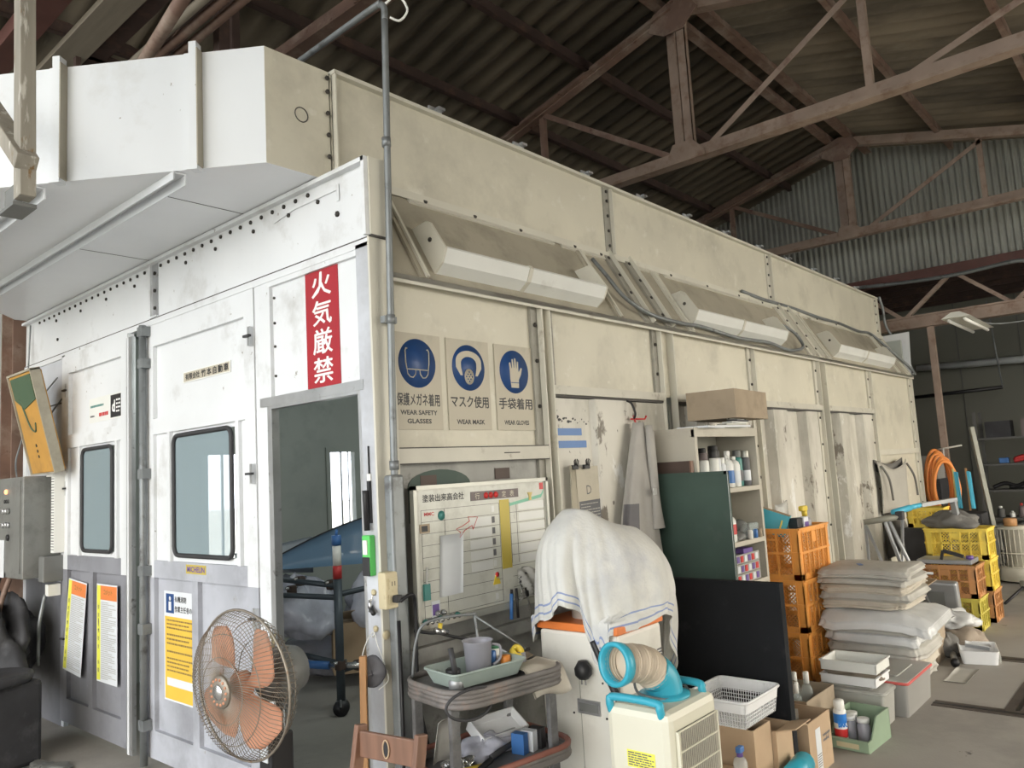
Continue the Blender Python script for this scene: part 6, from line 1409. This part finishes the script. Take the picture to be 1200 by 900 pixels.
# ---- orange crates
def make_crate(name, label, m, w_=.52, d_=.36, h_=.30, group=None):
    t = root(name, label, 'crate', (0, 0, 0), group=group)
    b = B(); b.bx(-w_/2+.01, w_/2-.01, -d_/2+.01, d_/2-.01, .004, .012, m); part(b, 'base', t, local=True)
    for k in range(4):
        L = w_ if k % 2 == 0 else d_; off = d_/2 if k % 2 == 0 else w_/2
        M = RZ(k*PI/2) @ frame((0, -off, 0), (1, 0, 0), (0, 0, 1))
        b = B(); b.M = M; f_ = L/2
        b.bx(-f_, f_, h_-.035, h_-.005, -.012, .004, m); b.bx(-f_, f_, h_-.012, h_, -.012, .012, m); b.bx(-f_, f_, 0, .04, -.012, 0, m); b.bx(-f_, f_, h_*.52-.008, h_*.52+.008, -.008, .006, m)
        b.bx(-f_, -f_+.06, 0, h_, -.012, .0, m); b.bx(f_-.06, f_, 0, h_, -.012, .0, m); b.bx(-f_+.055, -f_+.062, 0, h_, -.012, .008, m); b.bx(f_-.062, f_-.055, 0, h_, -.012, .008, m)
        n_ = 4 if k % 2 == 0 else 2
        for q in range(1, n_+1): x = -f_+.06+(L-.12)*q/(n_+1); b.bx(x-.006, x+.006, .02, h_-.02, -.010, .006, m)
        hx = .05 if k % 2 == 0 else .045
        b.bx(-hx, hx, h_*.68, h_-.04, -.010, .0, m) if k % 2 == 0 else b.bx(-hx-.02, hx+.02, h_-.085, h_-.07, -.01, .002, m)
        x0, x1, z0, z1 = -f_+.06, f_-.06, .04, h_-.035; st = .028
        c = x0-(z1-z0)
        while c < x1:
            for sg in (1, -1):
                pa = []
                for (zz) in (z0, z1):
                    pass
                xa, xb = (c, c+(z1-z0)) if sg > 0 else (c+(z1-z0), c)
                za, zb_ = z0, z1
                # clip to the window
                if xa < x0: za = z0+(x0-xa)/(xb-xa)*(z1-z0) if xb != xa else z0; xa_ = x0
                else: xa_ = xa
                if xa > x1: za = z0+(x1-xa)/(xb-xa)*(z1-z0); xa_ = x1
                if xb > x1: zb_ = z0+(x1-xa)/(xb-xa)*(z1-z0); xb_ = x1
                elif xb < x0: zb_ = z0+(x0-xa)/(xb-xa)*(z1-z0); xb_ = x0
                else: xb_ = xb
                if zb_-za > .01: b.bar((xa_, za, -.005), (xb_, zb_, -.005), .004, .004, m, up=(0, 0, 1) if False else (0, 1, 0))
            c += st
        part(b, 'lattice_side', t, local=True)
    return t
cr = make_crate('plastic_crate', 'orange lattice crate, bottom of the tall stack beside the cabinet', 'crate_orange', .58, .42, .362)
cr.location = (3.69, -.235, 0)
copy_tree(cr, loc=(3.685, -.24, .363), label='orange lattice crate, middle of the tall stack beside the cabinet')
copy_tree(cr, loc=(3.68, -.235, .726), label='orange lattice crate full of oddments, top of the tall stack beside the cabinet')
c2 = make_crate('plastic_crate', 'orange crate at the floor, bottom of the rear yellow stack', 'crate_orange_worn', .52, .36, .28)
c2.location = (6.33, -.83, 0); c2.rotation_euler = (0, 0, PI/2)
c3 = make_crate('plastic_crate', 'yellow crate in the middle of the rear stack', 'crate_yellow', .52, .36, .28)
c3.location = (6.33, -.83, .281); c3.rotation_euler = (0, 0, PI/2)
copy_tree(c3, loc=(6.33, -.83, .562), label='bright yellow crate with tools, top of the rear stack')
c4 = make_crate('plastic_crate', 'small yellow crate standing behind the top of the yellow stack', 'crate_yellow', .34, .26, .2)
c4.location = (6.85, -.45, .80); c4.rotation_euler = (0, 0, PI/2)
b = B(); b.bx(6.65, 7.05, -.65, -.25, 0, .80, 'dark_machine'); solo(b, 'dark_cabinet', 'low dark cabinet carrying the small yellow crate', 'cabinet')
c5 = make_crate('plastic_crate', 'worn yellow crate under the front orange crate', 'crate_yellow_worn', .50, .36, .28)
c5.location = (5.87, -.81, 0); c5.rotation_euler = (0, 0, PI/2)
c6 = make_crate('plastic_crate', 'orange crate with a grey lid, on the worn yellow crate', 'crate_orange_worn', .50, .36, .28)
c6.location = (5.87, -.81, .281); c6.rotation_euler = (0, 0, PI/2)
b = B(); b.box((5.87, -.81, .585), (.30, .44, .04), 'steel_grey', bev=.006); solo(b, 'grey_tray', 'flat grey tray lying in the front orange crate', 'tray')
t = root('toggle_clamp', 'black folding handle standing on the grey tray', 'handle', (5.7, -.9, .61))
b = B(); b.bar((5.7, -.80, .61), (5.7, -.82, .69), .03, .02, 'sign_black'); b.bar((5.7, -.82, .69), (5.7, -.98, .64), .035, .03, 'sign_black', bev=.004); part(b, 'grip', t)
b = B(); b.lathe([(.03, 0), (.03, .03)], 'purple', 12, M=TR(5.83, -1.0, .605)); solo(b, 'blue_stopper', 'small dark blue cap on the front orange crate', 'cap')
# oddments in the top orange crate
b = B(); b.box((3.50, -.22, 1.13), (.16, .22, .16), 'cooler_blue', R=RZ(.3) @ RX(.35)); b.box((3.50, -.22, 1.15), (.13, .225, .125), 'cardboard_in', R=RZ(.3) @ RX(.35)); b.box((3.47, -.30, 1.115), (.1, .01, .06), 'yellow', R=RZ(.3) @ RX(.35)); solo(b, 'printed_carton', 'blue and yellow printed carton in the top orange crate', 'box')
b = B(); b.box((3.58, -.36, 1.10), (.10, .07, .10), 'sign_black', bev=.006); solo(b, 'black_tub', 'black tub standing in the top orange crate', 'tub')
b = B(); b.box((3.70, -.37, 1.10), (.09, .05, .10), 'paper', bev=.004); b.box((3.70, -.397, 1.09), (.07, .002, .05), 'purple'); solo(b, 'white_packet', 'white printed packet in the top orange crate', 'packet')
tt = bottle('yellow_sprayer', 'clear bottle with a yellow sprayer head in the top orange crate', 'bottle', (3.82, -.34, .95), .045, .24, 'measure_cup', 'yellow')
b = B(); b.box((3.80, -.34, 1.205), (.10, .04, .04), 'yellow', bev=.01); part(b, 'spray_head', tt)
b = B(); b.grid(lambda u, v: (3.62+.26*u, -.20-.05*math.sin(4*u), 1.06+.2*v+.015*math.sin(9*u+4*v)), 12, 8, 'clear_plastic', th=.003); solo(b, 'plastic_film', 'crumpled clear plastic cover at the back of the top orange crate', 'plastic')

# ---- stack of folded plastic sheets and tarps
rnd = random.Random(21)
def folded_sheet(z, th, x0, x1, y0, y1, m, sd, label, sag=.03, name='folded_tarp'):
    b = B(); r_ = random.Random(sd); p1, p2, p3 = [r_.uniform(0, 6) for _ in range(3)]; cx, cy = (x0+x1)/2, (y0+y1)/2; w_, d_ = (x1-x0)/2, (y1-y0)/2
    rot = r_.uniform(-.05, .05)
    def fn(u, v):
        a = 2*PI*u; ph = PI*(v-.5); c = abs(math.cos(ph))**.11; s_ = math.sin(ph)
        e = .22
        sx = math.copysign(abs(math.cos(a))**e, math.cos(a)); sy = math.copysign(abs(math.sin(a))**e, math.sin(a))
        k = 1+.03*math.sin(3*a+p1)+.015*math.sin(7*a+p2)+.008*math.sin(17*a+p3)
        crease = 1-.045*abs(math.sin((3 if sd % 2 else 4)*ph+p1))**.7        # folded layers showing at the edge
        dx = w_*sx*k*c*crease; dy = d_*sy*k*c*crease
        x = cx+dx-rot*dy; y = cy+dy+rot*dx
        nx, ny = (x-3.9)/.34, (y+.78)/.32
        droop = -.035*max(0, abs(nx)-.7)**1.3*3*sag/.02 - .05*max(0, -ny-.75)*sag/.02
        zz = z+th/2+s_*th*.56 + droop + .010*math.sin(5*x+2)*math.sin(6*y) + .004*math.sin(19*x+p1)*math.sin(17*y+p2)
        return (x, y, max(zz, .004))
    b.grid(fn, 110, 30, m, wrapu=True)
    return solo(b, name, label, 'tarp')
sheets = [(.008, .105, 3.62, 4.24, -1.06, -.48, 'tarp', 'folded grey tarp on the floor, lowest of the tarp stack'),
 (.115, .10, 3.60, 4.25, -1.10, -.47, 'tarp_tan', 'folded tan tarp, second from the floor in the tarp stack'),
 (.215, .085, 3.56, 4.24, -1.12, -.48, 'tarp', 'folded grey tarp, third from the floor in the tarp stack'),
 (.30, .08, 3.54, 4.22, -1.12, -.47, 'sheet_clear', 'folded clear sheet, fourth from the floor in the tarp stack'),
 (.38, .06, 3.54, 4.24, -1.12, -.46, 'tarp', 'folded grey sheet just under the shiny white one'),
 (.44, .075, 3.50, 4.32, -1.20, -.46, 'sheet_clear', 'shiny white sheet bulging out of the middle of the tarp stack'),
 (.515, .06, 3.60, 4.20, -1.04, -.46, 'tarp_tan', 'rolled tan tarp just above the shiny white sheet'),
 (.575, .06, 3.58, 4.22, -1.08, -.46, 'tarp', 'thick folded grey tarp below the top three of the stack'),
 (.635, .05, 3.56, 4.22, -1.07, -.46, 'tarp_tan', 'folded tan tarp third from the top of the stack'),
 (.685, .05, 3.58, 4.20, -1.08, -.46, 'tarp', 'folded tarp second from the top of the stack'),
 (.735, .055, 3.56, 4.23, -1.08, -.46, 'tarp', 'folded grey tarp on top of the stack with a blue mark')]
for i, (z, th, x0, x1, y0, y1, m_, lab) in enumerate(sheets): folded_sheet(z, th, x0, x1, y0, y1, m_, 50+i, lab, sag=.02 if i != 5 else .04)
b = B(); b.box((3.78, -.72, .803), (.09, .03, .003), 'blue', R=RZ(.5)); solo(b, 'blue_tag', 'small blue scrap lying on top of the tarp stack', 'scrap')
b = B(); b.grid(lambda u, v: (4.22+.32*u, -.98+.3*v-.05*u, .56+.05*u-.02*v+.01*math.sin(5*v)), 8, 6, 'cardboard', th=.006); solo(b, 'cardboard_offcut', 'tan cardboard sheet sticking out right of the tarp stack', 'cardboard')

# ---- floor things beyond the tarp stack
carton('cardboard_carton', 'tan carton standing right of the tarp stack', 4.42, 4.72, -1.0, -.72, 0, .34, 'cardboard_old', open_top=False)
lump('white_bundle', 'crumpled white cloth bundle on the floor by the crates', 'cloth', (5.05, -.98, .17), (.2, .17, .12), 'sheet_clear', 31, amp=.3)
lump('brown_bundle', 'brown blanket heap under the white bundle', 'cloth', (5.05, -.95, 0), (.3, .24, .19), 'brown_cloth', 32, amp=.2)
lump('rolled_mat', 'dark rolled mat on the floor left of the brown blanket', 'mat', (4.75, -.98, 0), (.12, .1, .16), 'dark_cloth', 33, amp=.2)
t = root('low_basket', 'low white plastic basket with papers on the concrete floor', 'basket', (4.66, -1.21, 0))
b = B(); MB2 = TR(4.68, -1.22, 0) @ RZ(.25); b.M = MB2
P_ = rrect(.36, .26, .03); n_ = len(P_)
b._add([(p[0]*.88, p[1]*.88, .002) for p in P_]+[(p[0], p[1], .10) for p in P_]+[(p[0]*.96, p[1]*.95, .10) for p in P_]+[(p[0]*.85, p[1]*.85, .008) for p in P_], [(i, (i+1) % n_, n_+(i+1) % n_, n_+i) for i in range(n_)]+[(n_+i, n_+(i+1) % n_, 2*n_+(i+1) % n_, 2*n_+i) for i in range(n_)]+[(2*n_+i, 2*n_+(i+1) % n_, 3*n_+(i+1) % n_, 3*n_+i) for i in range(n_)]+[tuple(range(3*n_, 4*n_)), tuple(reversed(range(n_)))], 'basket_white'); part(b, 'basket_body', t)
b = B(); b.M = MB2
for k in range(10): b.bx(-.16+.034*k, -.152+.034*k, -.135, -.128, .02, .085, 'board_frame')
part(b, 'slots', t, stuff=True)
b = B(); b.M = MB2; b.grid(lambda u, v: (-.14+.26*u, -.08+.16*v, .085+.05*math.sin(3*u+1)+.02*v), 8, 5, 'paper', th=.003); solo(b, 'newspaper', 'folded paper lying in the low white basket', 'paper')
b = B(); b.cyl((4.40, -1.12, .03), (4.62, -1.06, .04), .022, 'steel_grey'); b.cyl((4.38, -1.125, .03), (4.42, -1.115, .03), .03, 'black'); solo(b, 'black_tube', 'metal tube with a black end on the floor by the carton', 'tube')
b = B(); b.grid(lambda u, v: (3.95+.42*u, -1.28-.0*u+.14*v, .003+.006*math.sin(6*u)*math.sin(4*v)+.004), 8, 5, 'tarp', th=.002); solo(b, 'flat_sheet', 'flat pale sheet lying on the floor below the tarp stack', 'sheet')
t = root('grey_case', 'grey plastic suitcase leaning behind the cloth heap', 'case', (5.5, -.72, 0))
b = B(); b.M = TR(5.52, -.74, .0) @ RY(-.14); b.bx(-.05, .05, -.22, .22, 0, .46, 'steel_grey', bev=.02); part(b, 'shell', t)
b = B(); b.M = TR(5.52, -.74, .0) @ RY(-.14); b.bx(-.06, -.05, -.12, .12, .2, .38, 'fan_motor'); part(b, 'clasp_panel', t)
# ---- folding work stand with blue sleeves
t = root('folding_stand', 'folding metal work stand with grey tube legs by the crates', 'stand', (5.2, -.55, 0))
for (a, c, r_) in (((4.95, -.42, .0), (5.0, -.40, 1.0), .013), ((5.02, -.72, 0), (4.95, -.42, .98), .013), ((5.55, -.78, 0), (5.05, -.58, 1.02), .016), ((5.7, -.60, .0), (5.02, -.56, 1.0), .016), ((5.2, -.55, .0), (5.4, -.60, 1.04), .013)):
    b = B(); b.cyl(a, c, r_, 'steel_grey'); part(b, 'leg', t)
b = B(); b.cyl((4.97, -.40, 1.0), (5.06, -.66, 1.04), .026, 'pole_grey'); part(b, 'top_bar', t)
b = B(); b.cyl((5.25, -.45, .55), (5.45, -.78, .52), .013, 'steel_grey'); part(b, 'cross_bar', t)
b = B(); b.box((5.07, -.67, 1.05), (.07, .06, .07), 'dark_machine', bev=.008); part(b, 'joint_knob', t)
t = root('long_clamp', 'long clamp with blue grips lying across the folding stand', 'clamp', (5.4, -.65, 1.0))
b = B(); b.cyl((5.15, -.60, 1.07), (5.42, -.66, 1.09), .028, 'tool_blue'); b.cyl((5.42, -.66, 1.09), (5.62, -.70, 1.10), .022, 'tool_blue'); part(b, 'blue_grip', t, 'bright blue grip')
b = B(); b.bar((5.6, -.70, 1.10), (6.2, -.86, 1.11), .045, .035, 'steel_grey'); part(b, 'bar', t)
b = B(); b.bar((6.15, -.85, 1.10), (6.2, -.86, .92), .045, .045, 'steel_grey'); part(b, 'jaw', t)
lump('grey_bag', 'grey cloth bag in the top yellow crate', 'bag', (6.3, -.8, .84), (.2, .22, .15), 'dark_cloth', 40)
lump('brown_sack', 'brown sack on the floor behind the folding stand', 'sack', (5.72, -.22, 0), (.22, .12, .35), 'brown_cloth', 41)
b = B(); b.bx(6.1, 6.5, -.4, -.12, 0, .42, 'cardboard_old'); solo(b, 'old_box', 'old tan box on the floor behind the folding stand', 'box')
# ---- canvas bag hung on the booth wall
t = root('canvas_bag', 'grey canvas apron bag hanging on the far end of the booth', 'bag', (7.2, -.08, .9))
b = B(); b.grid(lambda u, v: (6.62+1.05*u+.03*math.sin(3*v), -.07-.07*math.sin(PI*u)*(.4+.6*v)-.015*math.sin(9*u+3*v), 1.50-.10*math.sin(PI*u)*(1-v)-.55*v), 26, 14, 'canvas', th=.006); part(b, 'front_flap', t)
b = B(); b.grid(lambda u, v: (6.62+1.05*u, -.04, 1.52-.06*math.sin(PI*u)-.12*v), 12, 4, 'dark_cloth', th=.004); part(b, 'inner_edge', t)
for x in (6.66, 7.62): b = B(); b.curve([(x, -.10, 1.45), (x+.06, -.15, 1.3), (x+.12, -.15, 1.08)], .012, 'dark_cloth', 5); part(b, 'strap', t)
b = B(); b.grid(lambda u, v: (6.72+.7*u, -.045-.13*math.sin(PI*u)*math.sin(PI*v), .95-.48*v), 14, 10, 'dark_cloth', th=.004); solo(b, 'grey_cloth', 'dark cloth hanging below the canvas bag', 'cloth')
# ---- orange hose coil, blue tools on the far corner
t = root('orange_hose', 'coil of orange hose hanging at the far corner of the booth', 'hose', (8.75, -.25, .7))
hu = Vector((.62, -.78, 0))
for k in range(7):
    b = B(); w_ = (.15, .13, .155, .12, .14, .135, .15)[k]; off = Vector((-.018*k, -.022*k, 0)); c_ = Vector((8.83, -.12, 1.18))+off+hu*(.02*math.sin(k*2))
    b.tube([c_+hu*(w_*math.sin(a)*(1-.12*math.cos(a)))+Vector((0, 0, (.40-.015*k)*math.cos(a)-.01*k)) for a in [2*PI*q/40 for q in range(40)]], .019, 'hose_orange', 8, closed=True); part(b, 'hose_loop', t)
t = root('hose_hanger', 'white bent hook fixed to the post beside the orange hose', 'hook', (9.0, -.3, 1.6))
b = B(); b.tube([(9.0, -.10, 1.58), (8.9, -.42, 1.62)], .012, 'tube_white', 6); b.tube([(8.95, -.2, 1.6), (8.93, -.2, 1.3)], .008, 'tube_white', 6); part(b, 'wire_hook', t)
for (x, y, m_, lab, nm) in ((8.70, -.36, 'tool_blue', 'light blue long-handled tool, nearer the orange hose', 0), (8.60, -.52, 'tool_blue', 'light blue long-handled tool with a tan edge, farther right', 1)):
    t = root('blue_tool', lab, 'tool', (x, y, .8))
    b = B(); b.bar((x, y, 1.30), (x-.05, y-.02, .86), .10, .03, m_, up=(0, 1, 0), bev=.006); part(b, 'blade', t)
    b = B(); b.bar((x+.02, y+.03, 1.34), (x-.03, y+.02, .84), .02, .02, 'tan_wood' if nm else 'rope_yellow', up=(0, 1, 0)); part(b, 'tan_edge' if nm else 'yellow_cord', t)
b = B(); b.bx(8.68, 9.0, -.62, -.3, 0, .80, 'dark_machine'); b.bx(8.5, 8.68, -.62, -.3, 0, .80, 'dark_machine'); solo(b, 'tool_stand', 'dark low stand under the blue tools', 'stand')
carton('storage_case', 'grey plastic container beside the far steel post', 9.3, 9.7, -.02, .4, 1.2, 1.5, 'box_grey', tape=False)
b = B(); b.bx(9.25, 9.75, -.05, .45, 0, 1.2, 'dark_machine'); solo(b, 'dark_locker', 'dark locker behind the orange hose', 'locker')
# ---- heater and cables
t = root('kerosene_heater', 'cream round kerosene heater standing by the annex', 'heater', (8.75, -.92, 0))
b = B(); b.lathe([(.24, .02), (.25, .03), (.25, .16), (.23, .18)], 'heater_cream', 26, M=TR(8.75, -.92, 0)); part(b, 'tank', t)
b = B()
for k in range(30): a = 2*PI*k/30; b.cyl((8.75+.235*math.cos(a), -.92+.235*math.sin(a), .18), (8.75+.235*math.cos(a), -.92+.235*math.sin(a), .62), .005, 'heater_cream', 5)
for z in (.18, .34, .62): b.tube([(8.75+.235*math.cos(a), -.92+.235*math.sin(a), z) for a in [2*PI*k/30 for k in range(30)]], .008, 'heater_cream', 6, closed=True)
part(b, 'guard', t)
b = B(); b.lathe([(.15, .18), (.15, .6), (.2, .62), (.2, .64)], 'heater_cream', 22, M=TR(8.75, -.92, 0)); part(b, 'burner', t)
b = B(); b.lathe([(.07, 0), (.07, .08), (.06, .09)], 'tan_wood', 16, M=TR(8.7, -.87, .645)); solo(b, 'tin_can', 'small tan tin standing on the round heater', 'tin')
b = B()
for k in range(6): b.tube([(8.2+.02*k, -.66+(.09+.008*k)*math.sin(a), .36+.30*math.cos(a)+.008*k) for a in [2*PI*q/24 for q in range(24)]], .012, 'rubber', 6, closed=True)
solo(b, 'cable_coil', 'dark coil of cable hanging left of the round heater', 'cable')
t = root('tripod_foot', 'black tripod base spreading on the floor by the heater', 'tripod', (7.4, -1.15, 0))
for (x, y) in ((7.1, -1.0), (7.15, -1.3), (7.75, -1.2)):
    b = B(); b.cyl((7.4, -1.15, .16), (x, y, .015), .014, 'black'); part(b, 'leg', t)
b = B(); b.lathe([(.045, .1), (.05, .2)], 'pole_grey', 14, M=TR(7.4, -1.15, 0)); part(b, 'hub', t)
t = root('white_drum', 'white drum at the right edge by the annex', 'drum', (8.0, -1.75, 0))
b = B(); b.lathe([(.16, 0), (.17, .02), (.17, .3), (.15, .32)], 'basket_white', 20, M=TR(8.0, -1.62, 0)); part(b, 'body', t)
lump('metal_parts', 'jumble of grey metal parts below the annex shelves', 'parts', (10.9, -.75, 0), (.3, .7, .45), 'fan_motor', 44, amp=.35)
# ================================================================ INSIDE THE BOOTH
t = root('car_bonnet', 'pale blue car bonnet propped up inside the booth', 'car part', (2.0, 2.7, .8))
def bon(u, v):
    x = 1.55+.75*u; y = 3.25-1.25*u+.0*v
    return (x+.45*v*.9, y+.45*v*.9*1.1, .96+.42*math.sin(PI*(.15+.42*u))*1.0*(1-.55*v)-.30*(v)+.05*u)
def bon2(u, v):
    # width runs across the view, crown in the middle; v falls away to the back
    px = 1.35+1.25*u; py = 3.05-1.0*u
    z = .95+.40*math.sin(PI*min(1, .05+.62*u))*(1-.25*v**2)
    return (px+.5*v, py+.5*v, z-.10*v)
b = B(); b.grid(bon2, 30, 14, 'car_blue', th=.02); part(b, 'outer_skin', t)
b = B(); b.grid(lambda u, v: (1.35+1.25*u-.004, 3.05-1.0*u-.004, .93+v*(.02+.40*math.sin(PI*min(1, .05+.62*u)))), 24, 4, 'car_blue', th=.01); part(b, 'front_edge', t)
b = B(); b.tube([(1.35+1.25*u-.01, 3.05-1.0*u-.01, .955+.40*math.sin(PI*min(1, .05+.62*u))) for u in [k/20 for k in range(21)]], .006, 'rubber', 6); part(b, 'seal_strip', t)
t = root('car_bumper', 'pale car bumper corner with a dark opening left of the blue bonnet', 'car part', (1.5, 3.3, .9))
b = B(); b.grid(lambda u, v: (1.25+.5*u, 3.45-.38*u, .90+.30*v*(1-.45*(1-u))-.04*u), 14, 8, 'car_pale', th=.03); part(b, 'bumper_skin', t)
b = B(); b.bx(1.28, 1.5, 3.20, 3.28, .92, .99, 'sign_black'); part(b, 'grille_opening', t)
t = root('parts_rack', 'dark pipe rack on casters carrying car parts inside the booth', 'rack', (1.5, 2.4, 0))
for (x, y, h_) in ((1.22, 2.0, .93), (2.3, 2.2, .9), (1.3, 3.3, .9)):
    b = B(); b.cyl((x, y, .10), (x, y, h_), .03, 'rack_blue', 14); part(b, 'post', t)
    b = B(); b.cyl((x-.02, y-.02, .055), (x+.02, y+.02, .055), .055, 'black', 16); b.box((x, y, .09), (.05, .05, .05), 'steel_grey'); part(b, 'caster', t)
b = B(); b.cyl((1.22, 2.0, .93), (1.22, 2.0, 1.02), .032, 'red'); b.cyl((1.22, 2.0, 1.02), (1.22, 2.0, 1.16), .030, 'tube_white'); b.cyl((1.22, 2.0, 1.16), (1.22, 2.0, 1.23), .034, 'blue'); b.cyl((1.22, 2.0, 1.23), (1.225, 2.0, 1.27), .01, 'blue'); part(b, 'marker_top', t, 'blue, white and red top of the front post')
for (a, c) in (((1.22, 2.0, .88), (1.3, 3.3, .88)), ((1.22, 2.0, .82), (2.3, 2.2, .82)), ((1.22, 2.0, .80), (1.05, 2.9, .80)), ((1.22, 2.0, .35), (1.3, 3.3, .35)), ((1.22, 2.0, .30), (2.3, 2.2, .30))):
    b = B(); b.cyl(a, c, .02, 'rack_blue'); part(b, 'rail', t)
for (x, y, z) in ((1.24, 2.1, .88), (1.28, 2.55, .88), (1.30, 2.7, .80), (1.22, 2.0, .34), (1.4, 2.03, .30)):
    b = B(); b.box((x, y, z), (.06, .06, .07), 'brown_board', bev=.01); b.cyl((x-.05, y, z+.02), (x+.05, y, z+.02), .012, 'chrome'); part(b, 'pipe_clamp', t)
b = B(); b.cyl((1.12, 2.35, .33), (1.2, 2.1, .33), .028, 'blue'); b.cyl((1.08, 2.45, .33), (1.12, 2.35, .33), .03, 'magnet_red'); b.cyl((1.2, 2.1, .33), (1.35, 1.85, .33), .02, 'chrome'); part(b, 'padded_arm', t, 'red and blue padded arm')
lump('wrapped_part', 'grey plastic-wrapped car part under the rack rail, left', 'car part', (1.5, 2.95, .42), (.28, .45, .42), 'plastic_wrap', 60, amp=.18)
lump('wrapped_part', 'grey plastic-wrapped car part under the rack rail, right', 'car part', (2.1, 2.55, .40), (.35, .3, .50), 'plastic_wrap', 61, amp=.18)
carton('cardboard_sheet_box', 'big brown cardboard sheet leaning inside the booth', 1.55, 2.5, 2.3, 2.5, .12, .50, 'cardboard', rz=-.55)
b = B(); b.grid(lambda u, v: (1.45+.9*u, 2.75-.55*u-.15*v, .50+.08*v+.02*math.sin(5*u)), 10, 5, 'cardboard_old', th=.006); solo(b, 'cardboard_sheet', 'pale cardboard sheet lying on the brown sheet box', 'cardboard')
lump('wrapped_part', 'long grey wrapped part on the booth floor behind the caster', 'car part', (2.3, 3.2, 0), (.6, .5, .4), 'plastic_wrap', 62, amp=.15)
SKY = 5.5
EXPO = 0.0
BOOTH_FILL = 15  # power of the added lights inside the booth
# ---------------------------------------------------------------- camera
def cam_axes(yaw, pitch, roll):
    f = Vector((math.cos(yaw)*math.cos(pitch), math.sin(yaw)*math.cos(pitch), math.sin(pitch)))
    r = f.cross(Vector((0, 0, 1))).normalized(); u = r.cross(f)
    c, s_ = math.cos(roll), math.sin(roll)
    return c*r + s_*u, -s_*r + c*u, f
r, u, f = cam_axes(0.716453346, 0.112992068, -0.0572322924)
cd = bpy.data.cameras.new('camera'); cam = bpy.data.objects.new('camera', cd); COL.objects.link(cam)
cam.matrix_world = Matrix(((r[0], u[0], -f[0], -2.1495), (r[1], u[1], -f[1], -2.6643), (r[2], u[2], -f[2], 1.6), (0, 0, 0, 1)))
cd.sensor_width = 36; cd.lens = 914.2*36/1200; cd.clip_start = .05; cd.clip_end = 200
SC.camera = cam
# ---------------------------------------------------------------- daylight
w = bpy.data.worlds.new('sky'); SC.world = w; w.use_nodes = True
wn = w.node_tree.nodes; wl = w.node_tree.links; bg = wn['Background']
tc = wn.new('ShaderNodeTexCoord'); sp = wn.new('ShaderNodeSeparateXYZ'); wl.new(tc.outputs['Generated'], sp.inputs[0])
mr = wn.new('ShaderNodeMapRange'); wl.new(sp.outputs[1], mr.inputs[0])      # the sunlit side of the yard lies towards -y
mr.inputs[1].default_value = -1; mr.inputs[2].default_value = .3
rp = wn.new('ShaderNodeValToRGB'); wl.new(mr.outputs[0], rp.inputs[0])
rp.color_ramp.elements[0].position = 0.; rp.color_ramp.elements[0].color = (1.55, 1.42, 1.2, 1)
rp.color_ramp.elements[1].position = 1.; rp.color_ramp.elements[1].color = (.72, .775, .84, 1)
wl.new(rp.outputs[0], bg.inputs[0]); bg.inputs[1].default_value = SKY
# ---------------------------------------------------------------- area lights added to brighten the booth interior
for k, x in enumerate((1.1, 3.8, 6.8)):
    ld = bpy.data.lights.new('booth_fill_light', 'AREA'); ld.shape = 'RECTANGLE'; ld.size = 1.3; ld.size_y = .3; ld.energy = BOOTH_FILL; ld.color = (.93, 1, .95)
    lo = bpy.data.objects.new('booth_fill_light', ld); COL.objects.link(lo)
    lo.matrix_world = frame((x, .30, 2.66), (1, 0, 0), (0, .5, .87)) ; lo.matrix_world = lo.matrix_world @ RY(0) 
    lo.matrix_world = frame((x, .34, 2.66), (1, 0, 0), (0, .5, .87))
vs = SC.view_settings
vs.view_transform = 'Standard'; vs.look = 'None'; vs.gamma = 1; vs.use_curve_mapping = False; vs.exposure = EXPO
SC.cycles.use_denoising = True
SC.cycles.max_bounces = 8; SC.cycles.diffuse_bounces = 5; SC.cycles.transparent_max_bounces = 16
SC.cycles.sample_clamp_indirect = 6
